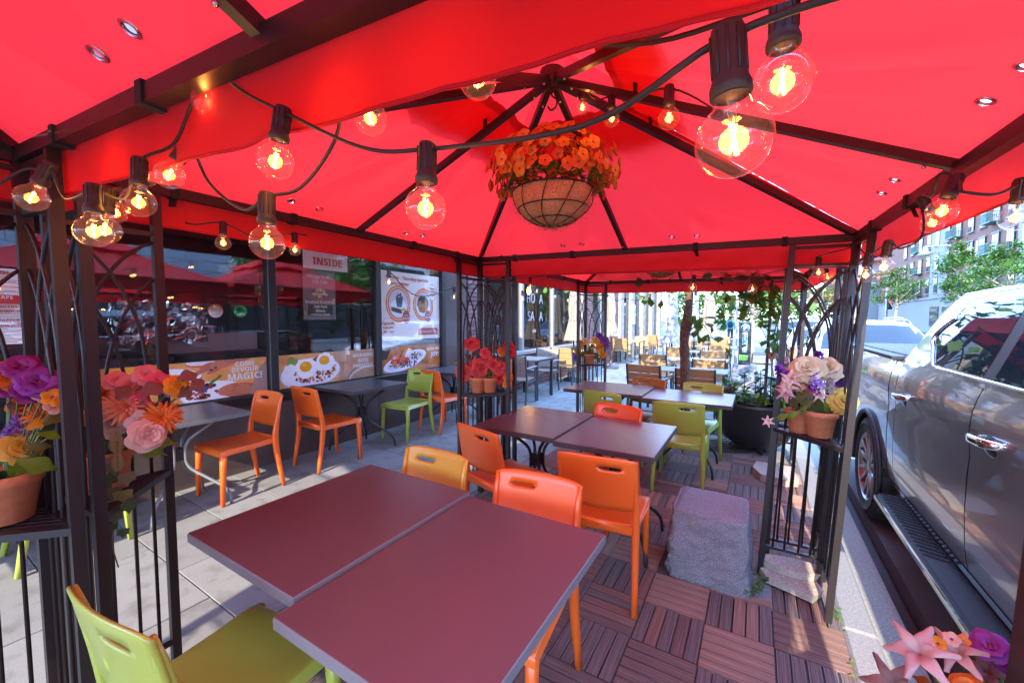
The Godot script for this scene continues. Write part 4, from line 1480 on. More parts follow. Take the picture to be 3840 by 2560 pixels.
func build_furniture() -> void:
	var up := 0.012
	var dk := func(x: float, z: float) -> Vector3: return Vector3(x, gy(x) + 0.006, z)
	# joined tables under the gazebos
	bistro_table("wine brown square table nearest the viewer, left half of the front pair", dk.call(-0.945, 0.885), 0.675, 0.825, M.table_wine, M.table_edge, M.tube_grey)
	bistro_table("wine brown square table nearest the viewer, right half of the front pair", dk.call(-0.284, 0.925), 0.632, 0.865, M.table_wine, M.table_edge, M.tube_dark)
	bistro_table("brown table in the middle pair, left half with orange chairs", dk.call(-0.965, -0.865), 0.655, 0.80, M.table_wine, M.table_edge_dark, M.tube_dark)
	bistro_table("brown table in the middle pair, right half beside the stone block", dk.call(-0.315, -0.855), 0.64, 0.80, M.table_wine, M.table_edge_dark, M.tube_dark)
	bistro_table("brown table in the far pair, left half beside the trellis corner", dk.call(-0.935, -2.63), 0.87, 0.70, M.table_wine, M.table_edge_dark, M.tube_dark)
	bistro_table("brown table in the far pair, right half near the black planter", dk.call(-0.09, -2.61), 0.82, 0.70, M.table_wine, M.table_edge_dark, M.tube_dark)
	# tables along the windows
	var wall_tables := [["grey table by the window under the COME DEVOUR MAGIC banner", 0.60], ["grey table by the window under the fried egg banner", -1.14], ["grey table by the window under the strawberry waffle banner", -2.80], ["grey table by the left window beside the lime chair, nearest the viewer", 2.25]]
	for q in wall_tables:
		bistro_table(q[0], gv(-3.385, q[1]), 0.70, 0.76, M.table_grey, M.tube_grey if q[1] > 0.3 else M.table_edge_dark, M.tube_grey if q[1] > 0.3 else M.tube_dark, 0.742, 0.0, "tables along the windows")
	# chairs round the pairs of tables
	var O: Material = M.plastic_orange
	var G: Material = M.plastic_lime
	plastic_chair("mustard yellow plastic chair pushed in behind the front table", M.plastic_mustard, dk.call(-0.955, 0.585), 0.0)
	plastic_chair("orange plastic chair facing the viewer behind the front table's right half", O, dk.call(-0.335, 0.575), 0.06)
	plastic_chair("orange plastic chair turned away, beside the stone block at the middle table", O, dk.call(-0.245, -0.37), PI + 0.10)
	plastic_chair("orange plastic chair turned away with a shiny curved back beside the rose trellis", O, dk.call(-0.985, -0.45), PI - 0.28)
	plastic_chair("vermilion plastic chair facing the viewer behind the middle table", M.plastic_vermilion, dk.call(-0.53, -1.10), -0.22)
	plastic_chair("lime green plastic chair turned away in front of the far table's right half", G, dk.call(-0.09, -2.07), PI + 0.05)
	plastic_chair("lime green plastic chair turned away in front of the far table's left half", G, dk.call(-0.74, -2.16), PI - 0.22)
	plastic_chair("ochre plastic chair facing the viewer behind the far table's left half", M.plastic_ochre, dk.call(-0.66, -2.78), -0.25)
	plastic_chair("lime green plastic chair facing the viewer behind the far table near the planter", G, dk.call(-0.06, -2.77), -0.2)
	plastic_chair("lime green plastic chair in the foreground corner, seen from above", G, dk.call(-0.885, 1.345), PI + 0.10)
	# chairs along the windows
	plastic_chair("orange plastic chair facing the viewer under the COME DEVOUR MAGIC banner", O, gv(-3.325, 0.19), 0.03)
	plastic_chair("orange plastic chair turned away from the viewer under the fried egg banner", O, gv(-3.315, -0.665), PI)
	plastic_chair("lime green plastic chair facing the viewer by the window", G, gv(-3.295, -1.76), 0.06)
	plastic_chair("orange plastic chair standing back to back with the lime one by the window", O, gv(-3.18, -2.32), PI - 0.1)
	plastic_chair("orange plastic chair behind the rose trellis at the last window table", O, gv(-3.05, -3.45), 0.15)
	plastic_chair("lime green plastic chair behind the trailing ivy at the left edge", G, gv(-3.33, 1.20), PI)
	# slatted patio set beyond
	var T: Material = M.teak
	var TG: Material = M.teak_grey
	patio_chair("brown slatted patio chair seen from behind, first row left of the tree", gv(-0.89, -4.48), PI - 0.15, T)
	patio_chair("brown slatted patio chair seen from behind, first row right behind the tree", gv(-0.22, -4.43), PI, T)
	patio_table("grey slatted patio table behind the first row of brown chairs", gv(-0.50, -5.02), 1.3, 0.66, TG)
	patio_chair("slatted patio chair in dappled light, second row on the left", gv(-1.17, -6.4), PI - 0.1, T)
	patio_chair("slatted patio chair in dappled light, second row on the right", gv(-0.19, -5.98), PI, T)
	patio_table("slatted patio table in dappled light between the second and third rows", gv(-0.62, -6.85), 1.35, 0.66, TG)
	patio_chair("slatted patio chair in the third row, left of the tree trunk", gv(-1.12, -8.75), PI, T)
	patio_chair("slatted patio chair in the third row, right of the tree trunk", gv(-0.30, -8.1), PI, T)
	patio_table("slatted patio table behind the third row of chairs", gv(-0.70, -9.1), 1.3, 0.66, TG)
	patio_chair("pale slatted patio chair in the fourth row beside the parking meter", gv(-0.33, -10.2), PI, T)
	patio_chair("slatted patio chair in the fourth row facing left", gv(-1.05, -10.6), PI / 2, T)
	patio_table("slatted patio table in the fourth row", gv(-0.55, -11.3), 1.2, 0.66, TG)
	patio_chair("slatted patio chair past the parking meter at the kerb", gv(0.62, -10.6), -PI / 2, T)
	patio_chair("slatted patio chair in the fifth row on the left", gv(-1.25, -13.0), PI, T)
	patio_chair("slatted patio chair in the fifth row on the right", gv(-0.55, -13.1), PI, T)
	patio_table("slatted patio table in the fifth row", gv(-0.9, -13.9), 1.3, 0.66, TG)
	patio_chair("farthest slatted patio chair, left of the pair", gv(-1.3, -15.8), PI, T)
	patio_chair("farthest slatted patio chair, right of the pair", gv(-0.6, -15.9), PI, T)
	patio_table("farthest slatted patio table in the middle of the pavement", gv(-0.95, -16.7), 1.3, 0.66, TG)
	# along the brick front
	patio_chair("grey slatted armchair nearest the brick wall, seen from behind", gv(-3.14, -4.30), PI + 0.15, TG)
	patio_table("grey slatted table beside the brick wall, nearest of the row", gv(-3.25, -4.95), 0.72, 0.72, TG)
	patio_chair("grey slatted armchair facing the viewer at the nearest brick wall table", gv(-3.28, -5.55), 0.1, TG)
	patio_chair("sunlit slatted chair second along the brick wall, seen from behind", gv(-3.2, -6.6), PI, T)
	patio_table("sunlit slatted table second along the brick wall", gv(-3.25, -7.25), 0.75, 0.75, T)
	patio_chair("sunlit slatted chair second along the brick wall, facing the viewer", gv(-3.3, -7.9), 0.0, T)
	patio_chair("sunlit slatted chair beside the brick pillar, seen from behind", gv(-3.40, -11.75), PI, T)
	patio_table("sunlit slatted table just past the brick pillar", gv(-3.25, -12.5), 0.75, 0.75, T)
	patio_chair("sunlit slatted chair facing the table past the brick pillar", gv(-3.1, -13.3), 0.3, T)
	patio_chair("last sunlit slatted chair along the stone building", gv(-3.05, -15.2), PI - 0.3, T)
	patio_table("last sunlit slatted table along the stone building", gv(-3.0, -16.0), 0.75, 0.75, T)

var bloom_mesh := {}

# broad petal with a rounded, slightly ruffled rim; base at o, along B's -z
func soft_petal(s: SurfaceTool, o: Vector3, B: Basis, l: float, w: float, cup: float, curl: float, ruffle: float, nl: int, point := 0.0) -> void:
	var rows := []
	var ph := rng.randf() * 6.0
	var tone := rng.randf_range(0.80, 1.0)
	s.set_color(Color(tone, tone * rng.randf_range(0.90, 1.0), tone * rng.randf_range(0.92, 1.0)))
	for i in nl + 1:
		var t := float(i) / nl
		var ww := w * 0.5 * lerpf(0.22, 1.0, smoothstep(0.0, 0.62, t)) * (1.0 - 0.30 * smoothstep(0.7, 1.0, t)) * (1.0 - point * smoothstep(0.35, 1.0, t))
		var r := []
		for kk in 5:
			var k := kk * 0.5 - 1.0
			var zz := -l * t * (1.0 - (0.14 + 0.1 * point) * k * k * t)
			var y := cup * l * t * (1.0 - 0.35 * t) - curl * l * t * t * t + 0.28 * ww * k * k * (1.0 - 0.7 * t) + ruffle * l * t * sin(k * 3.0 + t * 5.0 + ph)
			r.append(o + B * Vector3(k * ww, y, zz))
		rows.append(r)
	sheet(s, rows, o + B * Vector3(0, -1, -l / 2))

func rosette(layers: Array, cup := 0.25, curl := 0.3, ruffle := 0.03, nl := 5, point := 0.0) -> ArrayMesh:
	# layers: [count, tilt in degrees, length, width, start angle, lift]
	var s := ST()
	for q in layers:
		for k in q[0]:
			var j := rng.randf_range(-0.12, 0.12)
			var B := Basis(Vector3.UP, TAU * k / q[0] + q[4] + j) * Basis(Vector3.RIGHT, deg_to_rad(q[1] + j * 60))
			soft_petal(s, Vector3(0, q[5], 0) + B * Vector3(0, 0, -0.03), B, q[2] * (1.0 + j * 0.5), q[3], cup, curl, ruffle, nl, point)
	return fin(s)

func make_blooms() -> void:
	bloom_mesh.rose = rosette([[6, 6, 1.0, 1.05, 0.0, -0.16], [6, 22, 0.95, 0.98, 0.5, -0.12], [6, 40, 0.86, 0.88, 0.2, -0.08], [5, 56, 0.76, 0.78, 0.8, -0.04], [5, 68, 0.66, 0.66, 0.1, -0.02], [4, 78, 0.58, 0.52, 0.6, 0.0], [3, 86, 0.5, 0.36, 0.3, 0.0]], 0.45, 0.30, 0.035)
	bloom_mesh.gerbera = rosette([[19, 4, 1.0, 0.27, 0.0, 0.0], [17, 16, 0.92, 0.26, 0.2, 0.02], [15, 30, 0.76, 0.24, 0.1, 0.04], [13, 46, 0.58, 0.20, 0.3, 0.05], [10, 64, 0.40, 0.16, 0.3, 0.05]], 0.16, 0.18, 0.02, 5, 0.35)
	bloom_mesh.petunia = rosette([[6, 16, 1.0, 1.05, 0.0, 0.0], [5, 36, 0.80, 0.90, 0.5, 0.03], [4, 58, 0.52, 0.60, 0.2, 0.04]], 0.30, 0.32, 0.06)
	bloom_mesh.blossom = rosette([[5, 12, 1.0, 1.0, 0.0, 0.0]], 0.16, 0.2, 0.03, 4)
	bloom_mesh.lily = rosette([[3, 44, 1.25, 0.56, 0.0, 0.0], [3, 36, 1.2, 0.70, 1.05, 0.0]], 0.35, 0.75, 0.05, 9, 0.42)
	var s := ST()
	for k in 30:
		var t := k * 2.4
		var y := k / 30.0
		var o := Vector3(cos(t) * 0.42 * (1.15 - y), (y - 0.4) * 1.5, sin(t) * 0.42 * (1.15 - y))
		for p in 4:
			var B := Basis(Vector3.UP, -t + PI / 2 + PI) * Basis(Vector3.RIGHT, 0.9) * Basis(Vector3.UP, p * PI / 2 + k)
			soft_petal(s, o, Basis(Vector3(0, 1, 0), t) * Basis(Vector3.RIGHT, rng.randf_range(0.1, 1.0)) * Basis(Vector3.UP, p * PI / 2), 0.32, 0.32, 0.3, 0.2, 0.04, 3)
	bloom_mesh.cluster = fin(s)
	# leaves lie along -z from their base
	s = ST()
	soft_petal(s, Vector3(0, 0, 1.0), Basis.IDENTITY, 2.0, 1.15, 0.15, 0.28, 0.03, 9, 0.8)
	bloom_mesh.leaf = fin(s)
	s = ST()
	soft_petal(s, Vector3(0, 0, 0.9), Basis.IDENTITY, 1.8, 1.5, 0.1, 0.15, 0.02, 8, 0.25)
	bloom_mesh.round = fin(s)
	s = ST(true)
	var pts := PackedVector2Array()
	for q in [[0, -0.95], [0.22, -0.55], [0.36, -0.42], [0.66, -0.46], [0.62, -0.1], [0.7, 0.35], [0.3, 0.45], [0, 0.4], [-0.3, 0.45], [-0.7, 0.35], [-0.62, -0.1], [-0.66, -0.46], [-0.36, -0.42], [-0.22, -0.55]]:
		pts.append(Vector2(q[0], q[1]))
	slab(s, pts, Vector3.ZERO, Vector3.RIGHT, Vector3(0, 0, 1), Vector3(0, 0.04, 0))
	bloom_mesh.ivy = fin(s)
	s = ST()
	tube(s, [Vector3(0, 0, 1), Vector3(0, 0.1, 0), Vector3(0, 0, -1)], 0.025, 4)
	for k in 12:
		var z := 1.0 - k / 6.0
		for e in [-1, 1]:
			petal(s, Vector3(0, 0.1 * (1.0 - z * z), z), Basis(Vector3.UP, -e * 1.15), 0.55 * sin(PI * (k + 2) / 15.0) + 0.08, 0.17, 0.1, 0.7, 3)
	bloom_mesh.fern = fin(s)
	s = ST()
	ball(s, Vector3.ZERO, Vector3(0.2, 0.13, 0.2), 8, 5)
	bloom_mesh.center = fin(s)

var pot_mesh: ArrayMesh
var soil_mesh: ArrayMesh

func flower_pot(called: String, label: String, base: Vector3, scale := 1.0) -> Node3D:
	if pot_mesh == null:
		var s := ST()
		lathe(s, [Vector2(0.0, 0.0), Vector2(0.048, 0.0), Vector2(0.052, 0.003), Vector2(0.069, 0.104), Vector2(0.0755, 0.106), Vector2(0.080, 0.134), Vector2(0.078, 0.137), Vector2(0.071, 0.136), Vector2(0.067, 0.112)], 28)
		pot_mesh = fin(s)
		s = ST()
		lathe(s, [Vector2(0.0, 0.118), Vector2(0.04, 0.120), Vector2(0.069, 0.113)], 16)
		soil_mesh = fin(s)
	var t := thing(called, label, "potted flowers", base, 0.0, "potted flowers on the trellis shelves")
	var p := mi("pot", pot_mesh, M.terracotta, t, Transform3D(Basis.from_scale(Vector3.ONE * scale), Vector3.ZERO))
	mi("soil", soil_mesh, M.soil, p)
	return t

func fill_pot(t: Node3D, list: Array, eye: Vector3, scale := 1.0) -> void:
	var heart := Vector3(0, 0.15 * scale, 0)
	for q in list:
		var pos := Vector3(q[2], q[3], q[4])
		var out := (pos - heart - Vector3(0, 0.05, 0)).normalized()
		var see := (eye - t.position - pos).normalized()
		var kind: String = q[0]
		var flat: bool = kind in ["leaf", "round", "ivy", "fern"]
		var y := (see * (0.75 if flat else 1.0) + out * 0.55 + Vector3(rng.randf_range(-0.25, 0.25), rng.randf_range(-0.05, 0.3), rng.randf_range(-0.25, 0.25))).normalized()
		if kind == "cluster":
			y = (out + Vector3.UP * 0.9).normalized()
		var along := out if flat else Vector3(rng.randf_range(-1, 1), rng.randf_range(-1, 1), rng.randf_range(-1, 1))
		if kind in ["ivy", "fern"]:
			along = Vector3(rng.randf_range(-0.3, 0.3), -1, 0)
		var z := -(along - y * along.dot(y)).normalized()
		var B := Basis(y.cross(z), y, z)
		var r: float = q[5] * (0.62 if kind == "fern" else 1.7 if kind == "ivy" else 1.12 if not flat else 1.0)
		var m: Material = M[q[1]]
		var o := mi("leaf" if flat else "bloom", bloom_mesh[kind], m, t, Transform3D(B.scaled_local(Vector3.ONE * r), pos))
		if kind in ["gerbera", "blossom", "petunia"]:
			mi("flower_center", bloom_mesh.center, M.petal_gold if kind != "blossom" else M.petal_plum, o, Transform3D(Basis.IDENTITY, Vector3(0, 0.06, 0)))
		# stalk back to the pot
		if not (kind in ["ivy", "fern"]) and r > 0.012:
			var s := ST()
			var a := Vector3(clampf(pos.x * 0.25, -0.04, 0.04), 0.12 * scale, clampf(pos.z * 0.25, -0.04, 0.04))
			var b := pos - y * r * 0.1
			tube(s, curve([a, a.lerp(b, 0.5) + Vector3(0, 0.03, 0), b], 4), 0.0022, 4)
			mi("stalk", fin(s), M.stem, t)

func build_flowers() -> void:
	make_blooms()
	var L := bloom_lists()
	var eye := Vector3(0.4876, 1.5549, 1.9141)
	var t := flower_pot("flower_pot", "terracotta pot of purple and orange flowers at the left edge", Vector3(-1.44, 0.952, 1.685), 1.08)
	fill_pot(t, L.L, eye)
	t = flower_pot("flower_pot", "terracotta pot of pink and peach flowers with trailing ivy", Vector3(-1.49, 0.952, 1.455), 1.05)
	fill_pot(t, L.NL, eye)
	var s := ST()
	tube(s, curve([Vector3(0.06, 0.12, 0.0), Vector3(0.085, 0.06, 0.01), Vector3(0.09, -0.05, 0.0), Vector3(0.08, -0.17, 0.01), Vector3(0.085, -0.26, 0.0)], 5), 0.002, 4)
	obj("ivy_vine", s, M.twig, t)
	t = flower_pot("flower_pot", "terracotta pot of coral roses on the far left trellis shelf", Vector3(-1.49, 0.952, -0.80), 0.95)
	fill_pot(t, L.FL1, eye)
	t = flower_pot("flower_pot", "terracotta pot of red flowers half hidden behind the coral roses", Vector3(-1.41, 0.952, -0.862), 0.9)
	fill_pot(t, L.FL2, eye)
	t = flower_pot("flower_pot", "small terracotta pot of yellow and purple flowers farthest away", Vector3(-1.46, 0.952, -3.36), 1.0)
	fill_pot(t, L.CL, eye)
	t = flower_pot("flower_pot", "terracotta pot of yellow, purple and pink flowers by the grey truck", Vector3(0.80, 0.914, -0.83), 1.05)
	fill_pot(t, L.FR, eye)
	t = flower_pot("flower_pot", "second terracotta pot behind the yellow and purple bouquet", Vector3(0.715, 0.914, -0.888), 0.95)
	fill_pot(t, [["leaf", "leaf_olive", -0.03, 0.17, 0.02, 0.05], ["leaf", "leaf", 0.03, 0.16, 0.03, 0.05], ["cluster", "petal_violet", -0.06, 0.28, 0.0, 0.035], ["lily", "petal_pink", -0.07, 0.22, 0.03, 0.04]], eye)
	t = flower_pot("flower_pot", "pot of pink lilies in the lower right corner, closest to the viewer", Vector3(0.735, 0.914, 1.335), 0.8)
	fill_pot(t, L.NR, eye)
	t = flower_pot("flower_pot", "pot of pink and purple flowers on the farthest right trellis shelf", Vector3(0.80, 0.914, -3.36), 0.95)
	var far := []
	for k in 16:
		var a := rng.randf() * TAU
		far.append([["cluster", "lily", "rose", "leaf"][k % 4], ["petal_pink", "petal_violet", "petal_peach", "leaf_olive"][k % 4] if k % 8 != 1 else "petal_lilac", cos(a) * 0.10 - 0.06, 0.17 + rng.randf() * 0.16, sin(a) * 0.08 + 0.03, 0.04])
	fill_pot(t, far, eye)
	# hanging baskets
	hanging_basket("hanging coir basket overflowing with orange and yellow flowers", Vector3(-0.31, 2.125, 0.235), 2.55, 285)
	hanging_basket("hanging coir basket just showing below the far gazebo's valance", Vector3(-0.32, 2.12, -2.25), 2.54, 60)

func hanging_basket(label: String, c: Vector3, top: float, n: int) -> void:
	var t := thing("hanging_basket", label, "hanging basket", c, 0.0, "hanging flower baskets")
	var nz := noise(77, 9.0, 3)
	var s := ST()
	var prof := []
	for k in 11:
		var a := PI / 2 * k / 10.0
		prof.append(Vector2(0.178 * sin(a) if k > 0 else 0.0, -0.145 * cos(a)))
	lathe(s, prof, 36, Transform3D.IDENTITY, func(a: float, y: float) -> float: return 1.0 + 0.05 * nz.get_noise_3d(cos(a) * 0.2, y, sin(a) * 0.2) * 2.0)
	obj("coir_liner", s, M.coir, t)
	# loose fibres
	s = ST()
	for k in 900:
		var a := rng.randf() * TAU
		var e := rng.randf() * PI / 2
		var d := Vector3(cos(a) * sin(e) * 0.178, -0.145 * cos(e), sin(a) * sin(e) * 0.178)
		var u := Vector3(rng.randf_range(-1, 1), rng.randf_range(-1, 1), rng.randf_range(-1, 1)) * 0.03
		tube(s, [d * 0.99, d * 1.03 + u * 0.5, d * 1.01 + u], 0.0006, 3, false)
	var fb := obj("loose_fibre", s, M.coir, t)
	fb.set_meta("kind", "stuff")
	# wire frame
	for k in 3:
		s = ST()
		var y: float = [0.0, -0.075, -0.125][k]
		var r := 0.184 * sqrt(maxf(0.0, 1.0 - pow(y / 0.150, 2.0)))
		var ring := []
		for j in 37:
			ring.append(Vector3(cos(TAU * j / 36.0) * r, y, sin(TAU * j / 36.0) * r))
		tube(s, ring, 0.0028 if k else 0.0045, 5, false)
		obj("wire_hoop", s, M.frame, t)
	for k in 10:
		s = ST()
		var a := TAU * k / 10.0
		var pts := []
		for j in 9:
			var e := PI / 2 * j / 8.0
			pts.append(Vector3(cos(a + 0.5 * (1.0 - j / 8.0)) * 0.184 * sin(e), -0.150 * cos(e), sin(a + 0.5 * (1.0 - j / 8.0)) * 0.184 * sin(e)))
		tube(s, pts, 0.0024, 4)
		obj("wire_rib", s, M.frame, t)
	var hook := Vector3(0, top - c.y - 0.13, 0)
	for k in 4:
		s = ST()
		var a := TAU * k / 4.0 + 0.4
		var b := Vector3(cos(a) * 0.19, 0.0, sin(a) * 0.19)
		var links := int(b.distance_to(hook) / 0.022)
		for j in links:
			var p := b.lerp(hook, (j + 0.5) / links)
			var d := (hook - b).normalized()
			var x := d.cross(Vector3.UP).normalized() if j % 2 == 0 else d.cross(d.cross(Vector3.UP)).normalized()
			var ring := []
			for m in 9:
				var th := TAU * m / 8.0
				ring.append(p + d * cos(th) * 0.0135 + x * sin(th) * 0.006)
			tube(s, ring, 0.0014, 4, false)
		obj("chain", s, M.frame, t)
	# greenery and flowers
	s = ST()
	for k in 420:
		var a := rng.randf() * TAU
		var r := sqrt(rng.randf())
		var p := Vector3(cos(a) * r * 0.235, 0.02 + rng.randf() * 0.15 * (1.15 - r), sin(a) * r * 0.235)
		petal(s, p, Basis(Vector3.UP, rng.randf() * TAU) * Basis(Vector3.RIGHT, rng.randf_range(-0.6, 0.9)), 0.035, 0.014, 0.2, 0.7, 2)
	var gr := obj("foliage", s, M.leaf, t)
	gr.set_meta("kind", "stuff")
	for k in n:
		var a := rng.randf() * TAU
		var e := acos(1.0 - rng.randf() * 1.12)
		var R := rng.randf_range(0.72, 1.05)
		var p := Vector3(cos(a) * sin(e) * 0.290 * R, 0.055 + 0.20 * cos(e) * R, sin(a) * sin(e) * 0.290 * R)
		var y := (Vector3(p.x, (p.y - 0.03) * 1.3, p.z).normalized() + Vector3(rng.randf_range(-0.4, 0.4), rng.randf_range(-0.3, 0.3), rng.randf_range(-0.4, 0.4))).normalized()
		var x := y.cross(Vector3(0.3, 0.4, 0.8)).normalized()
		var sz := rng.randf_range(0.021, 0.029)
		var o := mi("bloom", bloom_mesh.blossom, M.petal_orange if rng.randf() < 0.42 else M.petal_gold if rng.randf() < 0.5 else M.petal_yellow, t, Transform3D(Basis(x, y, x.cross(y)).scaled_local(Vector3.ONE * sz), p))
		mi("flower_center", bloom_mesh.center, M.petal_plum, o, Transform3D(Basis.from_scale(Vector3.ONE * 0.9), Vector3(0, 0.05, 0)))


